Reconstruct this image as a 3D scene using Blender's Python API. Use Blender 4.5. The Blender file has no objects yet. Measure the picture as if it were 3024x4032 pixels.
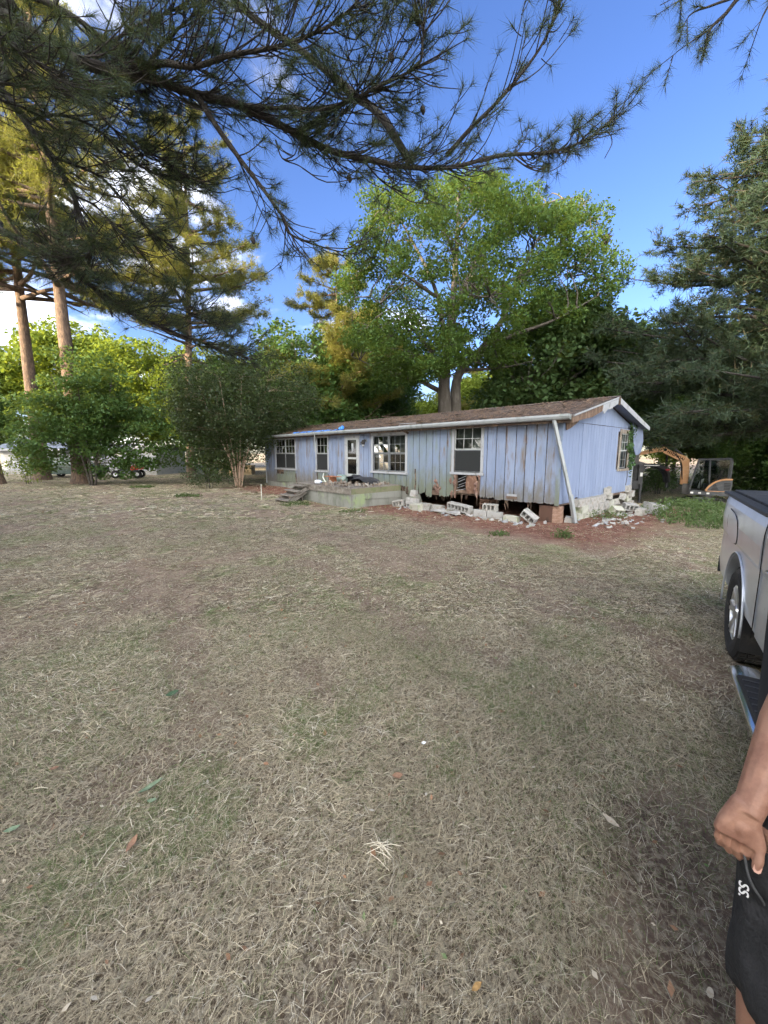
import bpy, bmesh, math, random
import numpy as np
from mathutils import Vector, Matrix, Euler
R = math.radians
scene = bpy.context.scene
# ------------------------------------------------------------------ camera
CAM_H, PITCH, FPX = 1.8, R(8.5), 1560.0          # focal length in pixels of the 3024 px wide photograph
cam_data = bpy.data.cameras.new('camera')
cam_data.sensor_fit = 'HORIZONTAL'; cam_data.sensor_width = 36.0
cam_data.lens = 36.0 * FPX / 3024.0
cam_data.clip_start = 0.05; cam_data.clip_end = 2000
cam = bpy.data.objects.new('camera', cam_data); scene.collection.objects.link(cam)
cam.location = (0, 0, CAM_H); cam.rotation_euler = (R(90) - PITCH, 0, 0)
scene.camera = cam
scene.render.resolution_x, scene.render.resolution_y = 768, 1024
# ------------------------------------------------------------------ sky, sun, exposure
SUN_AZ, SUN_EL = R(-132), R(16)                    # azimuth clockwise from +Y
CLOUD_DRIFT = (4.4, 15.0, 3.0)
SKY_STRENGTH, SUN_STRENGTH, EXPOSURE = 0.15, 3.4, 2.76
world = bpy.data.worlds.new('World'); scene.world = world; world.use_nodes = True
def build_sky():
    nt = world.node_tree; nt.nodes.clear(); N = nt.nodes.new; L = nt.links.new
    out = N('ShaderNodeOutputWorld'); bg = N('ShaderNodeBackground'); bg.inputs[1].default_value = SKY_STRENGTH
    sky = N('ShaderNodeTexSky'); sky.sky_type = 'NISHITA'; sky.sun_disc = False
    sky.sun_elevation = SUN_EL; sky.sun_rotation = SUN_AZ; sky.air_density = 1.0; sky.dust_density = 0.6; sky.ozone_density = 2.0
    hs = N('ShaderNodeHueSaturation'); hs.inputs['Saturation'].default_value = 1.12; hs.inputs['Value'].default_value = 0.285; hs.inputs['Hue'].default_value = 0.506
    L(sky.outputs[0], hs.inputs['Color'])
    tc = N('ShaderNodeTexCoord'); sep = N('ShaderNodeSeparateXYZ'); L(tc.outputs['Generated'], sep.inputs[0])
    # cumulus to the west, with more added behind the camera: noise over the cloud layer's plane
    mz = N('ShaderNodeMath'); mz.operation = 'ADD'; mz.inputs[1].default_value = 0.25; L(sep.outputs[2], mz.inputs[0])
    mx = N('ShaderNodeMath'); mx.operation = 'MAXIMUM'; mx.inputs[1].default_value = 0.05; L(mz.outputs[0], mx.inputs[0])
    dv = N('ShaderNodeVectorMath'); dv.operation = 'DIVIDE'; cb = N('ShaderNodeCombineXYZ')
    for i in range(3): L(mx.outputs[0], cb.inputs[i])
    L(tc.outputs['Generated'], dv.inputs[0]); L(cb.outputs[0], dv.inputs[1])
    dr = N('ShaderNodeVectorMath'); dr.operation = 'ADD'; dr.inputs[1].default_value = CLOUD_DRIFT; L(dv.outputs[0], dr.inputs[0])
    no = N('ShaderNodeTexNoise'); no.inputs['Scale'].default_value = 2.1; no.inputs['Detail'].default_value = 7
    no.inputs['Roughness'].default_value = 0.55
    L(dr.outputs[0], no.inputs['Vector'])
    # fewer clouds towards the east
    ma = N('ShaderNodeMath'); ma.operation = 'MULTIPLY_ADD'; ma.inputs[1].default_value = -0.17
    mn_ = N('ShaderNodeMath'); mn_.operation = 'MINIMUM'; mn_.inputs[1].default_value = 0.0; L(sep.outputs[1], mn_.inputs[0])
    mb_ = N('ShaderNodeMath'); mb_.operation = 'MULTIPLY'; mb_.inputs[1].default_value = -0.46; L(mn_.outputs[0], mb_.inputs[0]); L(mb_.outputs[0], ma.inputs[2])  # unseen cloud cover behind the camera, added to brighten the yard
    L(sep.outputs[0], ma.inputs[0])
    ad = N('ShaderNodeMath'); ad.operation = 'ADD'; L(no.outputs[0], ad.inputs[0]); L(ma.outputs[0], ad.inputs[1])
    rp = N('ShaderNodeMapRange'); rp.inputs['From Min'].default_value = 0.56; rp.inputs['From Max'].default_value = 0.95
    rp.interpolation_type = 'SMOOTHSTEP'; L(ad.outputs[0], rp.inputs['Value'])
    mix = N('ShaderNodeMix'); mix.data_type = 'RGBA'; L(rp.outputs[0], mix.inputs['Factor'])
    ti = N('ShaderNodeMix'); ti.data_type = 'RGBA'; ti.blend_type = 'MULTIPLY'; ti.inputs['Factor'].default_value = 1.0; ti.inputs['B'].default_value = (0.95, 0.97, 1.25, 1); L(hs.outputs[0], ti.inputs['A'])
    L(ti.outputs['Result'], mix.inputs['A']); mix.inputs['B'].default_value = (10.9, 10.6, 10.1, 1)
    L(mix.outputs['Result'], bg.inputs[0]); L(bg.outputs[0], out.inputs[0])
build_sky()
sun_data = bpy.data.lights.new('sun', 'SUN'); sun_data.energy = SUN_STRENGTH; sun_data.angle = R(0.5); sun_data.color = (1.0, 0.80, 0.52)
sun = bpy.data.objects.new('sun', sun_data); scene.collection.objects.link(sun)
sun_dir = Vector((math.sin(SUN_AZ) * math.cos(SUN_EL), math.cos(SUN_AZ) * math.cos(SUN_EL), math.sin(SUN_EL)))
sun.rotation_euler = sun_dir.to_track_quat('Z', 'Y').to_euler(); sun.location = sun_dir * 60
vs = scene.view_settings
vs.view_transform = 'Standard'; vs.look = 'None'; vs.exposure = EXPOSURE; vs.gamma = 1.0; vs.use_curve_mapping = False
scene.cycles.use_denoising = True
scene.cycles.max_bounces = 6; scene.cycles.diffuse_bounces = 3; scene.cycles.adaptive_threshold = 0.025; scene.cycles.transparent_max_bounces = 8
# ------------------------------------------------------------------ helpers
COL = scene.collection
rng = random.Random(7)
nrng = np.random.default_rng(11)
_c, _s = math.cos(PITCH), math.sin(PITCH)
def ray(x, y):                                      # photo pixel -> direction
    u, v = x - 1512.0, 2016.0 - y
    return Vector((u, FPX * _c + v * _s, -FPX * _s + v * _c))
def at(x, y, Y):                                    # photo pixel at a distance Y in front of the camera
    d = ray(x, y); d *= Y / d.y; return Vector((d.x, d.y, d.z + CAM_H))
def smooth01(t): t = max(0.0, min(1.0, t)); return t * t * (3 - 2 * t)
def ground_z(x, y):
    t = smooth01(((x - 8.3) * 0.72 + (y - 13.5) * 0.69) / 7.5) * smooth01((x - 4) / 6)
    return -0.85 * t + 0.02 * math.sin(x * 0.9 + 1) * math.sin(y * 0.7) + 0.012 * math.sin(x * 2.3) * math.cos(y * 1.9 + 2)
def gz(x, y, dz=0.0): return Vector((x, y, ground_z(x, y) + dz))

# ---- materials
def _mat(name):
    m = bpy.data.materials.new(name); m.use_nodes = True
    nt = m.node_tree; nt.nodes.clear()
    out = nt.nodes.new('ShaderNodeOutputMaterial'); b = nt.nodes.new('ShaderNodeBsdfPrincipled')
    nt.links.new(b.outputs[0], out.inputs[0]); return m, nt, b, out
def _noise(nt, scale, detail=6, rough=0.6, stretch=(1, 1, 1), coord='Object', off=0.0):
    tc = nt.nodes.new('ShaderNodeTexCoord'); mp = nt.nodes.new('ShaderNodeMapping')
    mp.inputs['Scale'].default_value = stretch; mp.inputs['Location'].default_value = (off, off * .7, off * 1.3)
    n = nt.nodes.new('ShaderNodeTexNoise'); n.inputs['Scale'].default_value = scale; n.inputs['Detail'].default_value = detail
    n.inputs['Roughness'].default_value = rough
    nt.links.new(tc.outputs[coord], mp.inputs[0]); nt.links.new(mp.outputs[0], n.inputs['Vector']); return n.outputs[0]
def _range(nt, v, a, b, smooth=True):
    r = nt.nodes.new('ShaderNodeMapRange'); r.inputs['From Min'].default_value = a; r.inputs['From Max'].default_value = b
    if smooth: r.interpolation_type = 'SMOOTHSTEP'
    nt.links.new(v, r.inputs['Value']); return r.outputs[0]
def _mix(nt, f, a, b):
    m = nt.nodes.new('ShaderNodeMix'); m.data_type = 'RGBA'
    for s, v in (('Factor', f), ('A', a), ('B', b)):
        if isinstance(v, (int, float)): m.inputs[s].default_value = v
        elif isinstance(v, tuple): m.inputs[s].default_value = (*v[:3], 1)
        else: nt.links.new(v, m.inputs[s])
    return m.outputs['Result']
def _math(nt, op, a, b=0.5):
    m = nt.nodes.new('ShaderNodeMath'); m.operation = op
    for i, v in enumerate((a, b)):
        if isinstance(v, (int, float)): m.inputs[i].default_value = v
        else: nt.links.new(v, m.inputs[i])
    return m.outputs[0]
def _bump(nt, b, h, strength, dist=0.02):
    bp = nt.nodes.new('ShaderNodeBump'); bp.inputs['Strength'].default_value = strength; bp.inputs['Distance'].default_value = dist
    nt.links.new(h, bp.inputs['Height']); nt.links.new(bp.outputs[0], b.inputs['Normal'])
def pmat(name, layers, rough=0.8, metal=0.0, bump=0.3, bscale=30, spec=0.3, island=0.0, bdist=0.02, coat=0.0):
    """layers: first is (r,g,b); each further is (colour, scale, lo, hi[, stretch[, off]]) laid over by noise"""
    m, nt, b, out = _mat(name)
    col = layers[0]
    if island:
        g = nt.nodes.new('ShaderNodeNewGeometry')
        f = g.outputs['Random Per Island']
        dark = tuple(c * (1 - island) for c in col); light = tuple(min(1, c * (1 + island)) for c in col)
        col = _mix(nt, f, dark, light)
    for k, ly in enumerate(layers[1:]):
        st = ly[4] if len(ly) > 4 else (1, 1, 1); off = ly[5] if len(ly) > 5 else 3.1 * (k + 1)
        col = _mix(nt, _range(nt, _noise(nt, ly[1], stretch=st, off=off), ly[2], ly[3]), col, ly[0])
    if isinstance(col, tuple): b.inputs['Base Color'].default_value = (*col, 1)
    else: nt.links.new(col, b.inputs['Base Color'])
    b.inputs['Roughness'].default_value = rough; b.inputs['Metallic'].default_value = metal
    b.inputs['Specular IOR Level'].default_value = spec
    if coat: b.inputs['Coat Weight'].default_value = coat; b.inputs['Coat Roughness'].default_value = 0.06
    if bump: _bump(nt, b, _noise(nt, bscale, off=9.0), bump, bdist)
    return m
def leaf_mat(name, ca, cb, trans=0.35, rough=0.55, cc=None):
    m, nt, b, out = _mat(name)
    g = nt.nodes.new('ShaderNodeNewGeometry'); f = g.outputs['Random Per Island']
    col = _mix(nt, f, ca, cb)
    if cc: col = _mix(nt, _range(nt, f, 0.86, 0.94), col, cc)
    col = _mix(nt, _range(nt, _noise(nt, 0.45, 3), 0.35, 0.7), col, _mix(nt, 0.5, ca, tuple(c * .75 for c in cb)))
    nt.links.new(col, b.inputs['Base Color']); b.inputs['Roughness'].default_value = rough; b.inputs['Specular IOR Level'].default_value = 0.25
    tr = nt.nodes.new('ShaderNodeBsdfTranslucent'); ms = nt.nodes.new('ShaderNodeMixShader'); ms.inputs[0].default_value = trans
    warm = _mix(nt, 0.35, col, (0.35, 0.38, 0.03)); nt.links.new(warm, tr.inputs[0])
    nt.links.new(b.outputs[0], ms.inputs[1]); nt.links.new(tr.outputs[0], ms.inputs[2]); nt.links.new(ms.outputs[0], out.inputs[0])
    return m
def glass_mat(name, tint=(0.6, 0.65, 0.65), rough=0.03):
    m, nt, b, out = _mat(name)
    nt.nodes.remove(b)
    tr = nt.nodes.new('ShaderNodeBsdfTransparent'); tr.inputs[0].default_value = (*tint, 1)
    gl = nt.nodes.new('ShaderNodeBsdfGlossy'); gl.inputs['Roughness'].default_value = rough; gl.inputs[0].default_value = (.5,.52,.54,1)
    fr = nt.nodes.new('ShaderNodeFresnel'); fr.inputs[0].default_value = 1.55
    ms = nt.nodes.new('ShaderNodeMixShader'); nt.links.new(_math(nt, 'MULTIPLY_ADD', fr.outputs[0], 1.0), ms.inputs[0])
    ms.inputs[0].links[0].from_node.inputs[2].default_value = 0.01
    nt.links.new(tr.outputs[0], ms.inputs[1]); nt.links.new(gl.outputs[0], ms.inputs[2]); nt.links.new(ms.outputs[0], out.inputs[0])
    return m

# ---- mesh building
class MB:
    def __init__(self): self.v, self.f, self.mi = [], [], []; self.cur = 0
    def add(self, vs, fs):
        o = len(self.v); self.v += [tuple(p) for p in vs]; self.f += [tuple(i + o for i in f) for f in fs]; self.mi += [self.cur] * len(fs); return self
    def box(self, a, b, M=None):
        x0, y0, z0 = a; x1, y1, z1 = b
        vs = [Vector(p) for p in ((x0,y0,z0),(x1,y0,z0),(x1,y1,z0),(x0,y1,z0),(x0,y0,z1),(x1,y0,z1),(x1,y1,z1),(x0,y1,z1))]
        if M is not None: vs = [M @ p for p in vs]
        return self.add(vs, [(3,2,1,0),(4,5,6,7),(0,1,5,4),(1,2,6,5),(2,3,7,6),(3,0,4,7)])
    def bar(self, p, q, w, h, up=(0, 0, 1)):           # box along p->q
        p, q = Vector(p), Vector(q); d = q - p; L = d.length; d.normalize(); up = Vector(up)
        if abs(d.dot(up)) > .98: up = Vector((1, 0, 0))
        s = d.cross(up).normalized(); u = s.cross(d)
        M = Matrix((( d.x, s.x, u.x, p.x), (d.y, s.y, u.y, p.y), (d.z, s.z, u.z, p.z), (0,0,0,1)))
        return self.box((0, -w/2, -h/2), (L, w/2, h/2), M)
    def tube(self, pts, rad, n=8, cap=True, wob=0.0):
        pts = [Vector(p) for p in pts]
        if not hasattr(rad, '__len__'): rad = [rad] * len(pts)
        o = len(self.v); t0 = (pts[1] - pts[0]).normalized()
        u = t0.orthogonal().normalized()
        for i, p in enumerate(pts):
            t = (pts[min(i+1, len(pts)-1)] - pts[max(i-1, 0)]).normalized()
            u = (u - t * u.dot(t))
            if u.length < 1e-6: u = t.orthogonal()
            u.normalize(); w = t.cross(u)
            for k in range(n):
                a = 2 * math.pi * k / n; r = rad[i] * (1 + (rng.uniform(-wob, wob) if wob else 0))
                self.v.append(tuple(p + (u * math.cos(a) + w * math.sin(a)) * r))
        for i in range(len(pts) - 1):
            for k in range(n):
                a, b = o + i*n + k, o + i*n + (k+1) % n
                self.f.append((a, b, b + n, a + n)); self.mi.append(self.cur)
        if cap:
            self.f.append(tuple(range(o + n - 1, o - 1, -1))); self.f.append(tuple(range(o + (len(pts)-1)*n, o + len(pts)*n))); self.mi += [self.cur]*2
        return self
    def prism(self, poly, vec):                         # planar polygon (3D pts) extruded by vec
        n = len(poly); vec = Vector(vec); P = [Vector(p) for p in poly]
        vs = P + [p + vec for p in P]
        fs = [tuple(range(n - 1, -1, -1)), tuple(range(n, 2*n))] + [(i, (i+1) % n, n + (i+1) % n, n + i) for i in range(n)]
        return self.add(vs, fs)
    def loft(self, rings, cap=True):
        n = len(rings[0]); o = len(self.v)
        for r in rings: self.v += [tuple(p) for p in r]
        for i in range(len(rings) - 1):
            for k in range(n):
                a, b = o + i*n + k, o + i*n + (k+1) % n; self.f.append((a, b, b+n, a+n)); self.mi.append(self.cur)
        if cap:
            self.f.append(tuple(range(o + n - 1, o - 1, -1))); self.f.append(tuple(range(o + (len(rings)-1)*n, o + len(rings)*n))); self.mi += [self.cur]*2
        return self
    def build(self, name, mats, parent=None, smooth=False, loc=None, rot=None, bevel=0.0):
        me = bpy.data.meshes.new(name); me.from_pydata(self.v, [], self.f); me.update()
        if not isinstance(mats, (list, tuple)): mats = [mats]
        for m in mats: me.materials.append(m)
        if len(mats) > 1: me.polygons.foreach_set('material_index', self.mi)
        bm = bmesh.new(); bm.from_mesh(me); bmesh.ops.recalc_face_normals(bm, faces=bm.faces)
        if bevel:
            es = [e for e in bm.edges if len(e.link_faces) == 2 and e.calc_face_angle(0) > 0.5]
            bmesh.ops.bevel(bm, geom=es, offset=bevel, segments=2, affect='EDGES', profile=0.6)
        bm.to_mesh(me); bm.free()
        if smooth: me.polygons.foreach_set('use_smooth', [True] * len(me.polygons))
        return link(name, me, parent, loc, rot)
def link(name, me, parent=None, loc=None, rot=None):
    o = bpy.data.objects.new(name, me); COL.objects.link(o)
    if parent is not None: o.parent = parent
    if loc is not None: o.location = loc
    if rot is not None: o.rotation_euler = rot
    return o
def np_mesh(name, V, F, mat, smooth=False):            # V (n,3), F (m,k) all faces alike
    V = np.asarray(V, np.float32); F = np.asarray(F, np.int32); k = F.shape[1]
    me = bpy.data.meshes.new(name); me.vertices.add(len(V)); me.loops.add(F.size); me.polygons.add(len(F))
    me.vertices.foreach_set('co', V.ravel()); me.loops.foreach_set('vertex_index', F.ravel())
    me.polygons.foreach_set('loop_start', np.arange(0, F.size, k, dtype=np.int32))
    me.update(calc_edges=True); me.materials.append(mat)
    if smooth: me.polygons.foreach_set('use_smooth', np.ones(len(F), bool))
    return me
def empty(name, loc=(0, 0, 0), rz=0.0, parent=None):
    o = bpy.data.objects.new(name, None); COL.objects.link(o); o.location = loc; o.rotation_euler = (0, 0, rz); o.empty_display_size = .3
    if parent: o.parent = parent
    return o
def tag(o, label=None, cat=None, group=None, kind=None):
    for k, v in (('label', label), ('category', cat), ('group', group), ('kind', kind)):
        if v: o[k] = v
    return o
def copy_tree(o, parent=None):
    c = o.copy(); COL.objects.link(c); c.parent = parent
    for ch in list(o.children): copy_tree(ch, c)
    return c
def text_mesh(name, s, size, mat, parent, M, extrude=0.002, sx=1.0, bold=0.0):
    cu = bpy.data.curves.new(name, 'FONT'); cu.body = s; cu.size = size; cu.extrude = extrude; cu.align_x = 'CENTER'; cu.align_y = 'CENTER'; cu.offset = bold
    t = bpy.data.objects.new(name, cu); COL.objects.link(t)
    me = bpy.data.meshes.new_from_object(t.evaluated_get(bpy.context.evaluated_depsgraph_get()))
    bpy.data.objects.remove(t); bpy.data.curves.remove(cu)
    me.transform(Matrix.Diagonal((sx, 1, 1, 1))); me.transform(M); me.materials.clear(); me.materials.append(mat)
    return link(name, me, parent)
def basis(o, x, y, z):
    x, y, z, o = Vector(x).normalized(), Vector(y).normalized(), Vector(z).normalized(), Vector(o)
    return Matrix(((x.x, y.x, z.x, o.x), (x.y, y.y, z.y, o.y), (x.z, y.z, z.z, o.z), (0, 0, 0, 1)))
def bezier(p, n):                                       # smooth curve through points (Catmull-Rom)
    P = [Vector(q) for q in p]; P = [P[0]*2 - P[1]] + P + [P[-1]*2 - P[-2]]; out = []
    for i in range(1, len(P) - 2):
        for k in range(n):
            t = k / n; a, b, c, d = P[i-1], P[i], P[i+1], P[i+2]
            out.append(0.5 * ((2*b) + (c - a)*t + (2*a - 5*b + 4*c - d)*t*t + (3*b - a - 3*c + d)*t**3))
    out.append(P[-2]); return out
# ---- shared materials
M = {}
M['bark_pine'] = pmat('pine bark', [(0.115,0.082,0.064), ((0.20,0.138,0.10), 9, .45, .65, (1,1,.35)), ((0.05,0.04,0.035), 14, .55, .68, (1,1,.3))], rough=.95, bump=.9, bscale=14, bdist=.05)
M['bark_dark'] = pmat('limb bark', [(0.024,0.021,0.019), ((0.062,0.06,0.055), 7, .54, .72), ((0.03,0.025,0.02), 20, .55, .7)], rough=.95, bump=.8, bscale=25, bdist=.03)
M['bark_oak'] = pmat('oak bark', [(0.075,0.066,0.056), ((0.12,0.11,0.095), 6, .45, .7, (1,1,.3)), ((0.06,0.05,0.045), 12, .55, .7, (1,1,.25))], rough=.95, bump=.9, bscale=12, bdist=.05)
M['bark_smooth'] = pmat('crape bark', [(0.30,0.21,0.15), ((0.42,0.34,0.27), 5, .45, .65, (1,1,.3))], rough=.8, bump=.2)
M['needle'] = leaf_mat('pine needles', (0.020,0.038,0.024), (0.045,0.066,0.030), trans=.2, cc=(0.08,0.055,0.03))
M['needle_shaded'] = leaf_mat('shaded pine needles', (0.014,0.031,0.021), (0.036,0.057,0.029), trans=.18, cc=(0.06,0.045,0.025))  # shade on the right-hand pine put into its needle colour
M['needle_lit'] = leaf_mat('sunlit pine needles', (0.12,0.135,0.04), (0.26,0.245,0.06), trans=.5, cc=(0.26,0.16,0.06))  # golden sunlight on the far pines put into their needle colour
M['leaf_oak'] = leaf_mat('oak leaves', (0.034,0.082,0.02), (0.088,0.15,0.032), trans=.46)
M['leaf_green'] = leaf_mat('maple leaves', (0.04,0.095,0.028), (0.085,0.155,0.042), trans=.38)
M['leaf_yellow'] = leaf_mat('spring leaves', (0.09,0.15,0.02), (0.17,0.22,0.03), trans=.45)
M['leaf_dark'] = leaf_mat('dark leaves', (0.036,0.078,0.028), (0.075,0.125,0.042), trans=.3)
M['leaf_holly'] = leaf_mat('shrub leaves', (0.02,0.038,0.016), (0.048,0.07,0.028), trans=.2, rough=.4, cc=(0.11,0.125,0.075))
M['black'] = pmat('black void', [(0.012,0.011,0.01)], rough=1, bump=0)
M['white_trim'] = pmat('aged white trim', [(0.29,0.305,0.325), ((0.165,0.165,0.155), 6, .52, .72, (1,1,.5)), ((0.25,0.28,0.2), 3, .6, .75)], rough=.6, bump=.15)
M['concrete'] = pmat('grey block', [(0.31,0.305,0.285), ((0.20,0.20,0.18), 9, .45, .65), ((0.40,0.39,0.37), 30, .55, .7), ((0.20,0.14,0.11), 4, .56, .72)], rough=.95, bump=.5, bscale=60)
M['concrete_lime'] = pmat('pale block', [(0.30,0.30,0.29), ((0.20,0.197,0.185), 8, .5, .7), ((0.22,0.16,0.125), 4, .56, .72)], rough=.95, bump=.4, bscale=60)
M['concrete_moss'] = pmat('mossy block', [(0.36,0.36,0.31), ((0.23,0.27,0.16), 3.5, .45, .65), ((0.22,0.21,0.18), 11, .58, .72)], rough=.95, bump=.5, bscale=50)
M['metal_white'] = pmat('white painted metal', [(0.25,0.27,0.28), ((0.16,0.18,0.17), 4, .5, .72, (1,1,.4)), ((0.30,0.22,0.15), 14, .66, .75)], rough=.45, bump=.05)
M['rubber'] = pmat('rubber', [(0.022,0.022,0.023), ((0.05,0.046,0.042), 8, .5, .7)], rough=.85, bump=.2, bscale=60)
M['glass'] = glass_mat('window glass')
M['dark_room'] = pmat('dim room', [(0.035,0.036,0.036)], rough=1, bump=0)  # dimness of the unlit interior put into the colour
# ================================================================== GROUND
def gfield(x, y, s, ph):                                    # smooth patch pattern over the yard, in metres
    return (np.sin(x*1.7*s+ph)*np.sin(y*1.3*s+1.3*ph) + np.sin(x*.6*s-y*.9*s+2.1*ph)*.8 + np.sin(x*3.1*s+y*2.3*s+ph*.7)*.5 + np.sin(x*5.3*s-y*4.1*s+ph*1.9)*.35)/2.65
def bare_amount(x, y):                                      # worn, reddish earth shows through
    a = np.clip((gfield(x,y,.9,.5)-.16)/.28, 0, 1); b = np.clip((gfield(x,y,2.3,3.7)-.30)/.3, 0, 1)
    side = np.clip((-x-1.2)/2.5,0,1)*np.clip((7.5-y)/4,0,1)*np.clip((gfield(x,y,1.5,5.1)+.25)/.5,0,1)
    sw = np.clip((np.sin((x*.83+y*.56)*3.3+.6*np.sin(y*.8))-.55)/.4,0,1)*np.clip((gfield(x,y,.5,8.)+.3)/.5,0,1)*.85   # mower swaths
    return np.clip(np.maximum.reduce([a*.9, b*.75, side*.8, sw]), 0, 1)
def green_amount(x, y):
    g = np.clip((gfield(x,y,.75,2.2)+.02)/.35, 0, 1); near = np.clip((x-.4)/1.0,0,1)*np.clip((2.6-y)/1.2,0,1)
    k = np.clip((gfield(x,y,2.6,6.4)-.15)/.3,0,1)
    return np.clip(np.maximum.reduce([g*.5, near*1.0, k*.95]), 0, 1)
def _gat(nt, n): q = nt.nodes.new('ShaderNodeAttribute'); q.attribute_name = n; return q.outputs['Fac']
def make_ground():
    m, nt, b, out = _mat('lawn soil and thatch')
    soil = _mix(nt, _range(nt, _noise(nt, 2.2, 8), .38, .62), (0.155,0.11,0.083), (0.265,0.20,0.152))
    thatch = _mix(nt, _range(nt, _noise(nt, 45, 6, .7, off=4), .42, .6), (0.105,0.082,0.056), (0.46,0.41,0.305))
    thatch = _mix(nt, _range(nt, _math(nt, 'ADD', _gat(nt, 'green'), _math(nt, 'MULTIPLY', _math(nt, 'SUBTRACT', _noise(nt, 4, 6, .65, off=8), .5), .9)), .3, .9), thatch, _mix(nt, _range(nt, _noise(nt, 30, 5, off=5), .4, .6), (0.14,0.145,0.075), (0.36,0.36,0.22)))
    def attr(n): q = nt.nodes.new('ShaderNodeAttribute'); q.attribute_name = n; return q.outputs['Fac']
    bare = _range(nt, _math(nt, 'ADD', attr('bare'), _math(nt, 'MULTIPLY', _math(nt, 'SUBTRACT', _noise(nt, 3.5, 7, .7, off=2), .5), 1.1)), .25, .8)
    col = _mix(nt, bare, thatch, _mix(nt, _range(nt, _noise(nt, 38, 5, off=7), .45, .62), soil, (0.33,0.28,0.21)))
    # bare red clay along the wall of the old home and by its near corner (a real patch, placed in metres)
    tc = nt.nodes.new('ShaderNodeTexCoord'); sp = nt.nodes.new('ShaderNodeSeparateXYZ'); nt.links.new(tc.outputs['Object'], sp.inputs[0])
    X, Yc = sp.outputs[0], sp.outputs[1]
    a = Vector((-math.sin(R(42)), math.cos(R(42)))); bb = Vector((math.cos(R(42)), math.sin(R(42))))
    def lin(cx, cy, c0): return _math(nt, 'ADD', _math(nt, 'ADD', _math(nt, 'MULTIPLY', X, cx), _math(nt, 'MULTIPLY', Yc, cy)), c0)
    w = lin(bb.x, bb.y, -(4.45*bb.x + 10.05*bb.y)); l = lin(a.x, a.y, -(4.45*a.x + 10.05*a.y))
    wob = _math(nt, 'MULTIPLY', _math(nt, 'SUBTRACT', _noise(nt, 1.1, 7, .65, off=12), .5), 3.2)
    near = _range(nt, _math(nt, 'ADD', w, wob), -3.3, -1.3)
    near = _math(nt, 'MULTIPLY', near, _math(nt, 'SUBTRACT', 1.0, _range(nt, w, 5.0, 8.0)))
    near = _math(nt, 'MULTIPLY', near, _range(nt, l, -3.2, -1.2)); near = _math(nt, 'MULTIPLY', near, _math(nt, 'SUBTRACT', 1.0, _range(nt, l, 15.5, 18.0)))
    clay = _mix(nt, _range(nt, _noise(nt, 7, 8, .7, off=15), .42, .62), (0.135,0.062,0.046), (0.23,0.125,0.09))
    clay = _mix(nt, _range(nt, _noise(nt, 40, 4, .7, off=16), .6, .68), clay, (0.36,0.29,0.22))
    col = _mix(nt, near, col, clay)
    nt.links.new(col, b.inputs['Base Color']); b.inputs['Roughness'].default_value = 1; b.inputs['Specular IOR Level'].default_value = .1
    _bump(nt, b, _noise(nt, 35, 8, .75, off=6), .9, .04)
    # one sheet to the horizon, finer near the camera
    xs = sorted(set([-700,-350,-180,-110,-80] + [round(-64 + 2*i, 2) for i in range(12)] + [round(-40 + .5*i, 2) for i in range(141)] + [round(-12 + .2*i, 2) for i in range(121)] + [32,36,42,50,80,110,180,350,700]))
    ys = sorted(set([-300,-120,-60,-30,-18,-12,-8] + [round(-6 + .5*i, 2) for i in range(81)] + [round(.2*i, 2) for i in range(80)] + [36,38,40,44,48,54,60,70,90,120,180,300,500,900]))
    V = [(x, y, ground_z(x, y)) for y in ys for x in xs]; nx = len(xs)
    F = [(j*nx+i, j*nx+i+1, (j+1)*nx+i+1, (j+1)*nx+i) for j in range(len(ys)-1) for i in range(nx-1)]
    me = np_mesh('ground', V, F, m, True); A = np.array(V)
    for n_, fn in (('bare', bare_amount), ('green', green_amount)):
        at_ = me.attributes.new(n_, 'FLOAT', 'POINT'); at_.data.foreach_set('value', fn(A[:,0], A[:,1]).astype(np.float32))
    o = link('ground', me); tag(o, 'dry mown lawn with bare red clay near the home', kind='structure')
make_ground()
# ================================================================== THE OLD MOBILE HOME
YAW = R(42); P0 = Vector((4.45, 10.05, 0)); HA = Vector((-math.sin(YAW), math.cos(YAW), 0)); HB = Vector((math.cos(YAW), math.sin(YAW), 0))
HL, HW, ZT, ZR = 16.5, 5.5, 2.62, 3.385
def hw(l, w, z): return P0 + HA*l + HB*w + Vector((0, 0, z))      # house coords -> world
def H(l, w, z): return Vector((-l, w, z))                          # house coords -> local of the house's empty
def zbot(l): return 0.50 - 0.22 * min(1, max(0, l / HL)) ** .8     # lower edge of the cladding
M['siding'] = pmat('faded blue siding', [(0.158,0.202,0.300), ((0.192,0.24,0.342), 3, .4, .65, (1,1,.25)), ((0.155,0.16,0.17), 2.2, .50, .68, (1.5,1.5,.35)), ((0.135,0.10,0.078), 3.3, .56, .72, (2,2,.3), 21.)], rough=.75, bump=.25, bscale=40, island=.05)
M['siding_algae'] = pmat('algae stained siding', [(0.165,0.212,0.305), ((0.148,0.188,0.205), 1.5, .40, .66, (1,1,.4)), ((0.15,0.19,0.15), 2.0, .54, .75, (1.4,1.4,.3)), ((0.15,0.11,0.085), 3.5, .56, .72, (2,2,.3), 17.)], rough=.8, bump=.25, bscale=40, island=.06)
M['siding_gable'] = pmat('blue gable siding', [(0.172,0.217,0.325), ((0.206,0.255,0.37), 4, .4, .65, (1,1,.15)), ((0.17,0.20,0.27), 2.4, .66, .78, (2,2,.3))], rough=.7, bump=.2, bscale=40, island=.03)
M['soffit'] = pmat('grey blue soffit sheet', [(0.125,0.155,0.225), ((0.17,0.20,0.27), 3, .45, .65)], rough=.7, bump=.2)
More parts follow.
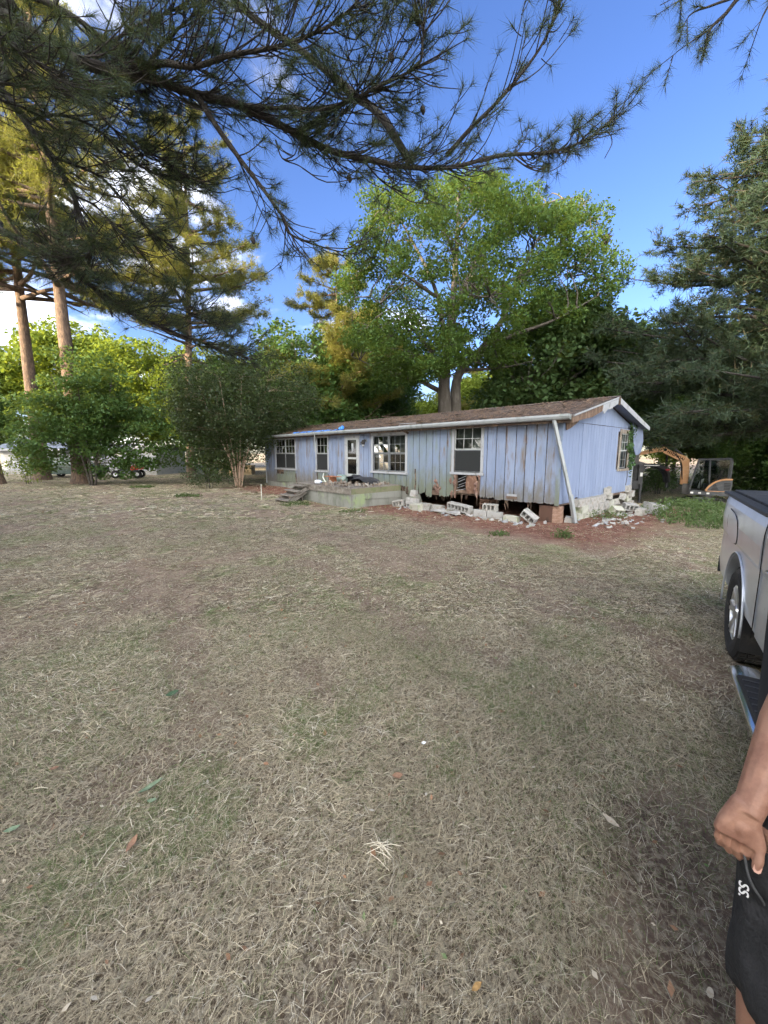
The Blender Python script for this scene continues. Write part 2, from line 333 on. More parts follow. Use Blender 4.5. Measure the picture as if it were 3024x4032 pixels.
M['sheathing'] = pmat('rotten sheathing', [(0.055,0.04,0.032), ((0.14,0.10,0.07), 6, .45, .65), ((0.02,0.017,0.014), 10, .5, .65)], rough=1, bump=.6)
M['rotten_wood'] = pmat('rotten wood', [(0.11,0.075,0.056), ((0.19,0.135,0.10), 9, .45, .65, (1,1,.3)), ((0.06,0.04,0.03), 13, .55, .7)], rough=1, bump=.7)
M['shingle'] = pmat('roof shingles under pine straw', [(0.074,0.063,0.06), ((0.11,0.085,0.072), 3, .42, .62), ((0.07,0.06,0.06), 9, .5, .66), ((0.26,0.19,0.14), 26, .6, .7)], rough=1, bump=.6, bscale=30)
M['skirt'] = pmat('grey skirting panel', [(0.21,0.215,0.195), ((0.135,0.142,0.118), 2.2, .42, .65, (1,1,.5)), ((0.23,0.29,0.15), 1.6, .55, .72), ((0.13,0.125,0.11), 5, .6, .75, (1,1,.35))], rough=.9, bump=.4, bscale=20)
M['sash'] = pmat('white sash', [(0.33,0.35,0.35), ((0.22,0.235,0.22), 9, .5, .7)], rough=.55, bump=.1)
M['sash_dark'] = pmat('grey aluminium sash', [(0.15,0.165,0.175), ((0.24,0.25,0.25), 9, .5, .7)], rough=.5, metal=.3, bump=.1)
M['blind'] = pmat('dusty blind', [(0.17,0.178,0.165), ((0.10,0.106,0.098), 2.5, .45, .7)], rough=.9, bump=0)
M['screen'] = pmat('insect screen', [(0.016,0.018,0.019)], rough=.8, bump=.05)
M['frame_wood'] = pmat('weathered window casing', [(0.19,0.16,0.13), ((0.29,0.275,0.245), 8, .45, .65, (1,1,.3)), ((0.10,0.08,0.065), 12, .58, .7)], rough=.95, bump=.5)

def add_grime(mat, z0, z1, col, scale=5.0, amt=1.0):
    nt = mat.node_tree; b = next(n for n in nt.nodes if n.type == 'BSDF_PRINCIPLED'); src = b.inputs['Base Color'].links[0].from_socket
    tc = nt.nodes.new('ShaderNodeTexCoord'); sp = nt.nodes.new('ShaderNodeSeparateXYZ'); nt.links.new(tc.outputs['Object'], sp.inputs[0])
    lo = _range(nt, _math(nt, 'ADD', sp.outputs[2], _math(nt, 'MULTIPLY', _math(nt, 'SUBTRACT', _noise(nt, scale, 7, .7, (1.6,1.6,.5), off=31), .5), 1.8)), z1, z0)
    run = _range(nt, _noise(nt, 6.5, 5, .65, (3.2,3.2,.16), off=37), .55, .74)
    c = _mix(nt, _math(nt, 'MULTIPLY', lo, amt), src, col); c = _mix(nt, _math(nt, 'MULTIPLY', run, .75), c, tuple(v*1.15 for v in col)); nt.links.new(c, b.inputs['Base Color'])
add_grime(M['siding'], .35, 1.25, (0.12,0.115,0.105)); add_grime(M['siding_algae'], .45, 1.7, (0.125,0.142,0.11)); add_grime(M['siding_gable'], .35, .75, (0.12,0.14,0.17), amt=.5)
house = tag(empty('mobile_home', P0, YAW - R(90)), 'long faded blue abandoned single-storey mobile home with rotten siding', 'mobile home')
OPEN = [(13.22,15.24,1.02,2.50), (10.36,11.26,1.02,2.50), (8.13,9.02,0.70,2.44), (5.50,7.27,1.12,2.44), (2.36,3.35,1.22,2.56)]  # l0,l1,z0,z1
def jag_edge(l0, l1, z, amp, n): return [(l0 + (l1-l0)*i/n, z + rng.uniform(-amp, amp)) for i in range(n+1)]
def board(l0, l1, z0, z1, mat, w=0.0, t=0.016, jag=0.0, bottom=None, name='siding_board'):
    bt = bottom or jag_edge(l0, l1, z0, jag, 6 if jag > .01 else 1)
    poly = [H(l, w, z) for l, z in bt] + [H(l1, w, z1), H(l0, w, z1)]
    return MB().prism(poly, (0, -t, 0)).build(name, mat, house)
def front_wall():
    # dark sheathing behind the boards, around the openings
    mb = MB(); cuts = sorted(set([0.02, HL-.02] + [o[0] for o in OPEN] + [o[1] for o in OPEN] + [4.9, 4.2, 3.6]))
    for a, b in zip(cuts, cuts[1:]):
        mid = (a+b)/2; op = [o for o in OPEN if o[0] < mid < o[1]]
        zb = zbot(mid) + .05
        if mid < 4.9: zb = .62
        if op:
            o = op[0]; lo = o[2] if mid > 3.4 else None
            if lo: mb.box((-b, .001, zb), (-a, .06, lo))
            mb.box((-b, .001, o[3]), (-a, .06, ZT))
        else: mb.box((-b, .001, zb), (-a, .06, ZT))
    mb.build('sheathing', M['sheathing'], house)
    # boards
    l = 0.09; k = 0
    while l < HL - .06:
        wdt = rng.choice([.29,.30,.31]); l1 = min(l + wdt, HL - .05); gap = .026
        a, b = l, l1 - gap; mid = (a+b)/2
        algae = 3.35 < mid < 5.5 or (5.5 <= mid < 7.3) or (13.2 < mid < 15.2)
        zb = zbot(mid)
        spans = [(zb, ZT - .01)]
        pieces = [(a, b)]
        for o in OPEN:
            if a < o[1] and b > o[0]: pieces = [(a, min(b, o[0]-.005))] * (a < o[0]-.03) + [(max(a, o[1]+.005), b)] * (b > o[1]+.03) + [('op', max(a, o[0]), min(b, o[1]), o)]
        for p in pieces:
            if p[0] == 'op':
                _, pa, pb, o = p
                if pb - pa < .03: continue
                if o[3] + .09 < ZT - .02: board(pa, pb, o[3]+.02, ZT-.01, M['siding'])
                if o[0] == 2.36 or o[0] == 8.13: continue               # rotted away below this window; door
                z1 = o[2] - .06
                if o[0] == 13.22:
                    if pa > 14.3: board(pa, pb, zb, z1 - .26, M['siding_algae'], jag=.035)   # the torn panel under the first window
                    else: board(pa, pb, zb + .02, z1, M['siding_algae'], jag=.03)
                elif o[0] == 10.36: board(pa, pb, zb + .03, z1, M['siding_algae'], jag=.02)
                else: board(pa, pb, zb + .22, z1, M['siding_algae'], jag=.03)
                continue
            pa, pb = p[:2]
            if pb - pa < .02: continue
            mt = M['siding_algae'] if algae else M['siding']
            bot = None; jg = .012
            if 3.3 < mid < 5.4:
                zz = zb - .02 + rng.uniform(-.05, .07); n = 9
                bot = [(pa + (pb-pa)*i/n, zz + rng.uniform(-.05, .05) + (.30*max(0, 1-abs(mid-4.05)/.22) if 3.9 < mid < 4.25 else 0) + (.28 if (i == 0 and 4.5 < mid < 5.3) else 0)) for i in range(n+1)]
            elif 1.9 < mid <= 2.36: bot = [(pa + (pb-pa)*i/8, zb + .02 + rng.uniform(-.03, .06)) for i in range(9)]
            elif mid < 2: jg = .018
            board(pa, pb, zb, ZT - .01, mt, jag=jg, bottom=bot)
        l = l1; k += 1
    # corner trim boards
    MB().box((-.085, -.032, .46), (.02, .0, ZT-.02)).build('corner_trim', M['siding_algae'], house)
    MB().box((-HL-.02, -.03, .12), (-HL+.07, .0, ZT-.02)).build('corner_trim', M['white_trim'], house)
front_wall()
def back_and_floor():
    mb = MB()
    mb.box((-HL+.02, HW-.06, .3), (-.02, HW, ZT)); mb.box((-HL, .05, .3), (-HL+.06, HW-.05, ZT))
    mb.build('rear_wall', M['siding_gable'], house)
    MB().box((-HL+.05, .07, .50), (-.03, HW-.07, .64)).build('floor', M['sheathing'], house)
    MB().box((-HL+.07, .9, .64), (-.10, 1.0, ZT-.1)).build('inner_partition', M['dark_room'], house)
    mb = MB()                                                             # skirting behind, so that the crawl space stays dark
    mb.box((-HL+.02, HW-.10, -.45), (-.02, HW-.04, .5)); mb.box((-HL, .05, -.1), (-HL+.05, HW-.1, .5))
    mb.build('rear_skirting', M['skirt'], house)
back_and_floor()
def skirting():
    l = 4.75
    while l < HL:
        l1 = min(l + 1.22, HL)
        top = lambda q: zbot(q) + .03
        if l < 5: poly = [(l, -.08), (l1, -.08), (l1, top(l1)), (5.3, top(5.3)), (5.05, .42), (4.85, .38), (l, .16)]
        else: poly = [(l, -.08), (l1-.006, -.08), (l1-.006, top(l1)), (l, top(l))]
        MB().prism([H(a, .03, z) for a, z in poly], (0, .02, 0)).build('skirting_panel', M['skirt'], house)
        l = l1
skirting()
def gable():
    # plank sheets of the gable wall: lower sheets to a seam at 2.58 m, upper ones cut to the rafters
    def roofz(w): return ZR - .14 - abs(w - HW/2) * (ZR - ZT - .06) / (HW/2)
    xs = [0.02, .98, 1.55, 2.72, 3.90, 4.75, HW]
    for i, (a, b) in enumerate(zip(xs, xs[1:])):
        win = (4.02, 4.98)
        n = max(2, int((b-a)/.17)); sw = (b-a)/n
        for k in range(n):
            p, q = a + k*sw, a + (k+1)*sw - (.012 if k == n-1 else .007)
            zb = .49 + .035*p/HW + (.10*(1-(p-.98)/.5) if .98 <= p < 1.2 else 0)
            seams = [(zb, 2.575)]
            if p < win[1] and q > win[0]:
                seams = [(zb, 1.27), (2.46, 2.575)]
            for z0, z1 in seams:
                MB().prism([(0, p, z0), (0, q, z0 + .003), (0, q, z1), (0, p, z1)], (.014 + (.012 if 1.0 < p < 1.2 else 0), 0, 0)).build('gable_board', M['siding_gable'], house)
    for a, b in zip([.12, 1.75, 2.72], [1.742, 2.71, HW-.1]):
        pts = [(0, a, 2.59), (0, b, 2.59), (0, b, roofz(b))] + ([(0, HW/2, roofz(HW/2))] if a < HW/2 < b else []) + [(0, a, roofz(a))]
        MB().prism(pts, (.014, 0, 0)).build('gable_panel', M['siding_gable'], house)
    mb = MB()
    mb.box((-.06, .02, .62), (-.002, 4.0, 2.6)); mb.box((-.06, 5.0, .62), (-.002, HW-.02, 2.6)); mb.box((-.06, 4.0, .62), (-.002, 5.0, 1.26)); mb.box((-.06, 4.0, 2.47), (-.002, 5.0, 2.6))
    mb.prism([(-.06, .1, 2.6), (-.06, HW-.1, 2.6), (-.06, HW/2, roofz(HW/2))], (.056, 0, 0))
    mb.build('gable_sheathing', M['sheathing'], house)
    MB().box((-.12, 0.02, .44), (-.02, HW, .56)).build('rim_joist', M['rotten_wood'], house)
    MB().box((-.01, HW-.03, .52), (.035, HW+.02, 2.3)).build('corner_trim', M['white_trim'], house)
gable()
def roof():
    ov = .34
    ez = ZT + .07; we = -.26
    for side in (0, 1):
        w0, w1 = (we, HW/2) if side == 0 else (HW - we, HW/2)
        n, m = 66, 10; V = []; F = []
        for i in range(n+1):
            l = -ov + (HL + ov + .25) * i / n
            for j in range(m+1):
                t = j/m; sag = -.035*math.sin(math.pi*t)*(1 + math.sin(l*.9)) + .012*math.sin(l*3.1 + t*5) + (rng.uniform(-.012, .012) if 0 < j < m else 0)
                V.append((-l, w0 + (w1-w0)*t, ez + (ZR-ez)*t + sag))
        for i in range(n):
            for j in range(m): a = i*(m+1)+j; F.append((a, a+1, a+m+2, a+m+1))
        mb = MB(); mb.add(V, F); mb.add([(x, y, z-.05) for x, y, z in V], F)
        mb.add([V[j] for j in range(m+1)] + [(V[j][0], V[j][1], V[j][2]-.05) for j in range(m+1)], [(j, j+1, m+2+j, m+1+j) for j in range(m)])
        mb.add([V[i*(m+1)] for i in range(n+1)] + [(V[i*(m+1)][0], V[i*(m+1)][1], V[i*(m+1)][2]-.05) for i in range(n+1)], [(i, i+1, n+2+i, n+1+i) for i in range(n)])
        ro = mb.build('roof_slope', M['shingle'], house, smooth=False)
        if side == 0: front = ro
    # lifted shingle strips along the eave and ridge
    for k in range(34):
        l = rng.uniform(.2, HL-.5); t = rng.choice([rng.uniform(0.01,.12), rng.uniform(.2,.98)]); wd = rng.uniform(.25,.8)
        w = we + (HW/2-we)*t; z = ez + (ZR-ez)*t + .02; s = (ZR-ez)/(HW/2-we)
        MB().prism([H(l, w-.08, z - .08*s + rng.uniform(0,.05)), H(l+wd, w-.08, z-.08*s + rng.uniform(0,.03)), H(l+wd, w+.09, z+.09*s), H(l, w+.09, z+.09*s)], (0,0,.008)).build('shingle', M['shingle'], front)
    MB().prism([H(-ov, HW/2-.12, ZR-.02), H(-ov, HW/2, ZR+.03), H(-ov, HW/2+.12, ZR-.02)], (-(HL+ov+.2), 0, 0)).build('ridge_cap', M['shingle'], house)
    # gutter with its lip, in pieces
    for a, b, dz in ((-.3, 5.5, 0), (5.5, 11.2, -.012), (11.2, HL+.18, -.02)):
        prof = [(we-.11, ez+.03), (we-.12, ez-.02), (we-.10, ez-.075), (we-.07, ez-.10), (we, ez-.10), (we, ez+.02), (we-.012, ez+.02), (we-.012, ez-.085), (we-.065, ez-.085), (we-.088, ez-.068), (we-.105, ez-.018), (we-.098, ez+.03)]
        MB().prism([(-a, y, z+dz) for y, z in prof], (a-b+.004, 0, 0)).build('gutter', M['metal_white'], house)
    MB().box((-HL-.2, we, ez-.17), (.30, we+.022, ez-.002)).build('eave_board', M['sheathing'], house)
    MB().box((-HL, we+.03, ZT+.005), (0, .04, ZT+.02)).build('soffit', M['sheathing'], house)
    # gable rake: bare rotten board on the near side, white fascia flap near the top, white fascia on the far side
    s = (ZR-ez)/(HW/2-we)
    def rk(w, dz=0): return (ov, w, ez + (min(w, HW-w)-we)*s - .05 + dz)
    MB().prism([rk(we), rk(1.7), rk(1.75,-.14), rk(.9,-.20), rk(.2,-.15), rk(we,-.13)], (-.03,0,0)).build('rake_board', M['rotten_wood'], house)
    MB().prism([rk(we,.05), rk(HW/2-.1,.05), rk(HW/2-.1,.01), rk(we,.01)], (.014,0,0)).build('rake_trim', M['white_trim'], house)
    MB().prism([rk(1.55,.0), rk(2.62,.0), rk(2.60,-.13), rk(2.25,-.16), rk(2.1,-.2), rk(1.85,-.16), rk(1.62,-.24), rk(1.52,-.15)], (.018,0,0)).build('torn_fascia', M['white_trim'], house)
    MB().prism([rk(HW/2+.05,.02), rk(HW-.5,.02), rk(HW-we,.02), rk(HW-we,-.10), rk(HW-.5,-.13), rk(HW/2+.05,-.14)], (.02,0,0)).build('rake_fascia', M['white_trim'], house)
    MB().prism([rk(HW/2-.09,.03), rk(HW/2+.06,.03), rk(HW/2+.06,-.17), rk(HW/2-.09,-.17)], (.012,0,0)).build('ridge_board', M['sheathing'], house)
    MB().prism([(0, HW/2, ZR-.10), (0, HW-we, ez-.10), (ov-.04, HW-we, ez-.10), (ov-.04, HW/2, ZR-.10)], (0,0,.012)).build('soffit', M['soffit'], house)
    # soffit sheet hanging down at the far corner
    sheet = [(.10, HW-.72, 2.94), (.10, HW-.1, 2.80), (.16, HW+.16, 2.72), (.2, HW+.22, 2.2), (.18, HW+.15, 1.82), (.17, HW-.05, 1.74), (.16, HW-.30, 1.72), (.13, HW-.45, 1.95), (.11, HW-.52, 2.3), (.10, HW-.6, 2.6)]
    MB().prism(sheet, (.012, 0, 0)).build('hanging_soffit', M['soffit'], house)
    # torn sheathing at the near corner of the gable
    MB().prism([(.03,.05,2.60), (.05,.5,2.64), (.05,.8,2.78), (.04,.75,2.60), (.05,.55,2.52), (.05,.3,2.42), (.04,.1,2.36)], (.02,0,0)).build('torn_sheathing', M['rotten_wood'], house)
    # pine straw and leaves lying on the roof
    n = 9000; ll = nrng.uniform(-.3, HL+.1, n); t = nrng.beta(1.1, 1.2, n)*.98+.01
    w = we + (HW/2-we)*t; z = ez + (ZR-ez)*t + .02 + nrng.uniform(0, .03, n); th = nrng.uniform(0, 6.28, n); ln = nrng.uniform(.06,.16,n); wd = nrng.uniform(.004,.02,n)
    d = np.stack([np.cos(th)*ln, np.sin(th)*ln, np.sin(th)*ln*s + nrng.uniform(-.01,.03,n)], 1); p = np.stack([-np.sin(th)*wd, np.cos(th)*wd, np.cos(th)*wd*s], 1); c = np.stack([-ll, w, z], 1)
    V = np.stack([c-d/2-p, c-d/2+p, c+d/2+p, c+d/2-p], 1).reshape(-1,3); F = np.arange(4*n).reshape(-1,4)
    straw = leaf_mat('pine straw', (0.10,0.06,0.04), (0.20,0.13,0.085), trans=.1, cc=(0.27,0.20,0.14))
    st = link('pine_straw', np_mesh('pine_straw', V, F, straw), house); st['kind'] = 'stuff'
    # blue tarpaulin scraps at the eave
    M['tarp_blue'] = pmat('blue tarpaulin', [(0.05,0.20,0.62), ((0.16,0.36,0.75), 8, .5, .7)], rough=.45, bump=.5, bscale=15)
    for (l, wd, hh) in ((9.0, .22, .14), (9.18, .2, .10)):
        mb = MB(); mb.tube([H(l, -.20, ez+.04), H(l+wd*.3, -.12, ez+hh), H(l+wd*.7, -.1, ez+hh*.8), H(l+wd, -.16, ez+.03)], [.05,.09,.075,.03], 7, wob=.35)
        tag(mb.build('tarpaulin', M['tarp_blue'], house), 'crumpled blue tarpaulin knot on the eave')
    mb = MB()
    for i in range(26):
        l = 9.4 + i*.14; y = we + .02 + .05*math.sin(i*1.3) ; q = H(l, y, ez+.035+.01*math.sin(i*2.1))
        mb.prism([q, q + Vector((-.15, 0, rng.uniform(-.01,.01))), q + Vector((-.15, .09+.05*math.sin(i*.7), .05)), q + Vector((0, .09+.05*math.sin(i*.7), .05))], (0,0,.004))
    mb.build('tarpaulin', M['tarp_blue'], house)
    MB().box((-10.83, we-.135, 1.85), (-10.79, we-.125, ez)).build('hanging_strip', M['metal_white'], house)
    MB().bar(H(5.5, we-.05, ez+.09), H(4.9, we+.12, ez+.10), .05, .015).build('bent_flashing', M['white_trim'], house)
roof()
def window(o, cols, rows, mat_frame, mat_sash, back, double=False, casing=.085, sill=True, tilt=0.0, axis='l'):
    """double-hung window: casing, sashes, muntins, panes, what is behind the glass"""
    l0, l1, z0, z1 = o
    def W(l, d, z): return H(l, d, z) if axis == 'l' else Vector((-d, l, z))
    def bx(mb, la, lb, da, db, za, zb):
        p, q = W(la, da, za), W(lb, db, zb)
        mb.box([min(p[i], q[i]) for i in range(3)], [max(p[i], q[i]) for i in range(3)])
    par = empty('window', parent=house)
    for (a, b, c, d) in ((l0-casing, l0+.004, z0-.01, z1+casing), (l1-.004, l1+casing, z0-.01, z1+casing), (l0+.005, l1-.005, z1-.004, z1+casing-.004)):
        mb = MB(); bx(mb, a, b, -.036, -.0165, c, d); mb.build('casing', mat_frame, par)
    if sill:
        mb = MB(); bx(mb, l0-casing-.03, l1+casing+.03, -.07, -.018, z0-.085, z0-.012); mb.build('sill', mat_frame, par)
    units = [(l0, (l0+l1)/2-.02), ((l0+l1)/2+.02, l1)] if double else [(l0, l1)]
    if double:
        mb = MB(); bx(mb, (l0+l1)/2-.021, (l0+l1)/2+.021, -.02, .03, z0, z1); mb.build('mullion', mat_sash, par)
    zm = (z0+z1)/2
    for ui, (a, b) in enumerate(units):
        for si, (c, d) in enumerate(((z0, zm), (zm, z1))):
            dep = .030 if si == 0 else .012
            ms = mat_sash if not (isinstance(mat_sash, tuple)) else mat_sash[si]
            fw = .035; mb = MB()
            bx(mb, a, a+fw, dep-.012, dep+.012, c, d); bx(mb, b-fw, b, dep-.012, dep+.012, c, d)
            bx(mb, a+fw, b-fw, dep-.012, dep+.012, c, c+fw); bx(mb, a+fw, b-fw, dep-.012, dep+.012, d-fw, d)
            sash = mb.build('sash', ms, par)
            mb = MB()
            for i in range(1, cols): x = a+fw + (b-a-2*fw)*i/cols; bx(mb, x-.009, x+.009, dep-.008, dep-.001, c+fw, d-fw)
            for j in range(1, rows): z = c+fw + (d-c-2*fw)*j/rows; bx(mb, a+fw, b-fw, dep-.007, dep-.002, z-.009, z+.009)
            mb.build('muntin', ms, sash)
            for i in range(cols):
                for j in range(rows):
                    xa, xb = a+fw + (b-a-2*fw)*i/cols, a+fw + (b-a-2*fw)*(i+1)/cols; za, zb2 = c+fw + (d-c-2*fw)*j/rows, c+fw + (d-c-2*fw)*(j+1)/rows
                    mb = MB(); jit = rng.uniform(-.002,.002)
                    mb.add([W(xa, dep+.003+jit, za), W(xb, dep+.003-jit, za), W(xb, dep+.003+jit, zb2), W(xa, dep+.003-jit, zb2)], [(0,1,2,3)])
                    mb.build('pane', M['glass'], sash)
            bk = back[si] if not double else back[ui*2+si]
            if bk == 'blind':
                mb = MB(); z = c + .02
                while z < d - .02:
                    p = [W(a+.04, .065, z), W(b-.04, .065, z), W(b-.04, .085, z+.03), W(a+.04, .085, z+.03)]; mb.add(p, [(0,1,2,3)]); z += .034
                mb.build('blind', M['blind'], par)
            elif bk == 'screen':
                mb = MB(); bx(mb, a+.036, b-.036, -.004, .000, c+.03, d-.03); mb.build('insect_screen', M['screen'], par)
    mb = MB()                                                             # dark sheet standing for the unlit room behind
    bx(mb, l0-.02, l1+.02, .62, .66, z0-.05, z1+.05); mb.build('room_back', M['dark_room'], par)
    return par
window(OPEN[0], 3, 2, M['white_trim'], (M['sash_dark'], M['sash']), ['screen','dark','screen','dark'], double=True)
window(OPEN[1], 3, 2, M['white_trim'], (M['sash_dark'], M['sash']), ['screen','dark'])
window(OPEN[3], 3, 2, M['white_trim'], M['sash_dark'], ['dark','blind','blind','blind'], double=True, casing=.10)
window(OPEN[4], 3, 2, M['white_trim'], (M['sash_dark'], M['sash']), ['screen','blind'], casing=.09, sill=True)
window((4.14, 4.86, 1.30, 2.42), 3, 2, M['frame_wood'], (M['sash_dark'], M['sash']), ['dark','blind'], casing=.12, sill=True, axis='w')
MB().box((-4.10, .03, 1.3), (-4.02, .05, 2.45)).build('board_scrap', M['frame_wood'], house) if False else None
def door():
    d = empty('door', parent=house); l0, l1, z0, z1 = 8.13, 9.02, .70, 2.44
    for a, b, c, e in ((l0-.04, l0+.05, z0, z1+.05), (l1-.05, l1+.04, z0, z1+.05), (l0+.05, l1-.05, z1-.04, z1+.05)):
        MB().box((-b, -.05, c), (-a, .02, e)).build('door_frame', M['white_trim'], d)
    mb = MB()
    for a, b, c, e in ((l0+.052, l0+.15, z0+.02, z1-.045), (l1-.15, l1-.052, z0+.02, z1-.045), (l0+.15, l1-.15, z1-.12, z1-.045), (l0+.15, l1-.15, 1.54, 1.62), (l0+.15, l1-.15, z0+.02, z0+.24)): mb.box((-b, -.04, c), (-a, -.012, e))
    st = mb.build('storm_door', M['sash'], d)
    for c, e in ((.94, 1.54), (1.62, 2.32)): MB().box((-(l1-.15), -.03, c), (-(l0+.15), -.026, e)).build('pane', M['glass'], st)
    MB().box((-(l1-.05), .0, z0), (-(l0+.05), .03, z1-.05)).build('inner_door', M['dark_room'], d)
    MB().tube([(-8.52, -.036, 1.84), (-8.51, -.037, 2.0), (-8.53, -.036, 2.18)], [.03,.055,.045], 7).build('torn_sticker', M['white_trim'], d)
    MB().tube([(-8.22, -.05, 1.36), (-8.22, -.085, 1.36), (-8.22, -.085, 1.26)], .013, 6).build('door_handle', M['sash_dark'], d)
    MB().bar(H(6.9+.55, -.06, 2.60), H(5.42, -.10, 2.56), .10, .03).build('loose_header', M['white_trim'], house)
    MB().prism([H(5.30,-.05,2.50), H(5.62,-.05,2.63), H(5.55,-.05,2.52), H(5.35,-.05,2.44)], (0,-.02,0)).build('torn_flap', M['sheathing'], house)
    # rubble of torn panel over the door
    for l, w_ in ((8.0,.30), (8.42,.34), (8.86,.20)): MB().prism([H(l,-.018,2.50), H(l+w_,-.018,2.49), H(l+w_-.02,-.018,2.60), H(l+.03,-.018,2.61)], (0,-.012,0)).build('torn_board', M['siding_algae'], house)
door()
def wall_bits():
    lamp = empty('wall_lamp', parent=house)
    MB().tube([(-7.66,-.016,2.27), (-7.66,-.05,2.27)], .06, 10).build('backplate', M['sash_dark'], lamp)
    MB().tube([(-7.66,-.05,2.27), (-7.66,-.12,2.30), (-7.68,-.16,2.24)], [.025,.03,.02], 6).build('arm', M['rubber'], lamp)
    MB().tube([(-7.68,-.16,2.30), (-7.68,-.16,2.22), (-7.69,-.16,2.12)], [.04,.085,.06], 9).build('lamp_shade', M['rubber'], lamp)
    MB().tube([(-7.69,-.16,2.12), (-7.69,-.16,2.05)], [.055,.04], 9).build('bulb_glass', M['white_trim'], lamp)
    num = pmat('black numeral', [(0.02,0.02,0.025)], rough=.5, bump=0)
    for ch, l, z in (('7', 8.02, 2.16), ('4', 7.93, 2.12), ('2', 7.84, 2.08)):
        text_mesh('house_numeral', ch, .17, num, house, basis(H(l, -.022, z), (1,0,-.25), (.25,0,1), (0,-1,0)), .004, bold=.006)
    # scar under the first window: torn cladding shows brown boards
    MB().prism([H(13.35,-.006,.80), H(14.95,-.006,.82), H(14.98,-.006,.93), H(13.3,-.006,.94)], (0,-.006,0)).build('torn_scar', M['rotten_wood'], house)
    for l, z0, z1, w_ in ((13.16,.33,.78,.10), (10.30,.38,.86,.06), (11.20,.35,.90,.09), (4.98,.5,1.25,.055), (5.34,.34,.62,.11)):
        pts = [H(l+rng.uniform(-.02,.02), -.0175, z0 + (z1-z0)*i/6) for i in range(7)]; rts = [p + Vector((-w_*rng.uniform(.5,1.2), 0, 0)) for p in reversed(pts)]
        MB().prism(pts + rts, (0,-.004,0)).build('rotten_gap', M['sheathing'], house)
    # rotten opening under the fourth window: studs, hanging insulation, broken panel
    ins = pmat('old insulation', [(0.17,0.105,0.085), ((0.28,0.21,0.17), 7, .5, .7), ((0.07,0.05,0.04), 12, .55, .7)], rough=1, bump=.9, bscale=20)
    for l, w_ in ((2.40,.07), (2.85,.06), (3.27,.08)): MB().box((-l-w_, .02, .55), (-l, .09, 1.2)).build('stud', M['rotten_wood'], house)
    MB().box((-3.36, .01, .56), (-2.34, .09, .66)).build('sill_plate', M['rotten_wood'], house)
    MB().prism([H(2.46,.0,.60), H(2.80,.0,.55), H(2.86,-.04,.85), H(2.78,-.03,1.13), H(2.5,-.02,1.12), H(2.44,-.03,.9)], (0,-.015,0)).build('broken_panel', pmat('split particle board', [(0.135,0.075,0.052), ((0.21,0.135,0.095), 9, .45, .65)], rough=1, bump=.5), house)
    for k in range(5):
        MB().bar(H(2.85+rng.uniform(0,.15), .0, 1.1-.1*k), H(3.15+rng.uniform(0,.1), .02, .98-.09*k), .03, .012).build('lath', M['white_trim'], house)
    for k in range(9):
        l = rng.choice([rng.uniform(2.3,2.6), rng.uniform(3.25,3.7)]); z = rng.uniform(.5,1.15)
        MB().tube([H(l,-.01,z+.1), H(l+.02,-.05,z), H(l,-.02,z-.12)], [.02,.05,.015], 6, wob=.4).build('insulation', ins, house)
    for k in range(12):
        l = 3.98 + rng.uniform(-.14,.16); z = rng.uniform(.5,.92)
        MB().tube([H(l,-.002,z+.06), H(l,-.03,z), H(l+.02,-.01,z-.07)], [.015,.045,.02], 6, wob=.4).build('insulation', ins, house)
    MB().box((-4.45, -.012, .42), (-3.7, .03, .57)).build('rim_joist', M['rotten_wood'], house)
    # roots, straps and torn foil hanging into the crawl space
    for k in range(26):
        l = rng.uniform(.5, 4.6); z = .50; n = rng.uniform(.1,.32)
        MB().tube([H(l,.05,z), H(l+rng.uniform(-.04,.04),.04,z-n*.5), H(l+rng.uniform(-.05,.05),.05,z-n)], [.012,.008,.004], 5).build('hanging_shred', M['rotten_wood'], house)
    # a mended hole low on the wall
    MB().box((-1.45,-.028,.60), (-1.15,-.017,.66)).build('batten', M['white_trim'], house)
    MB().box((-1.47,-.024,.52), (-1.13,-.017,.60)).build('rotten_gap', M['rotten_wood'], house)
wall_bits()
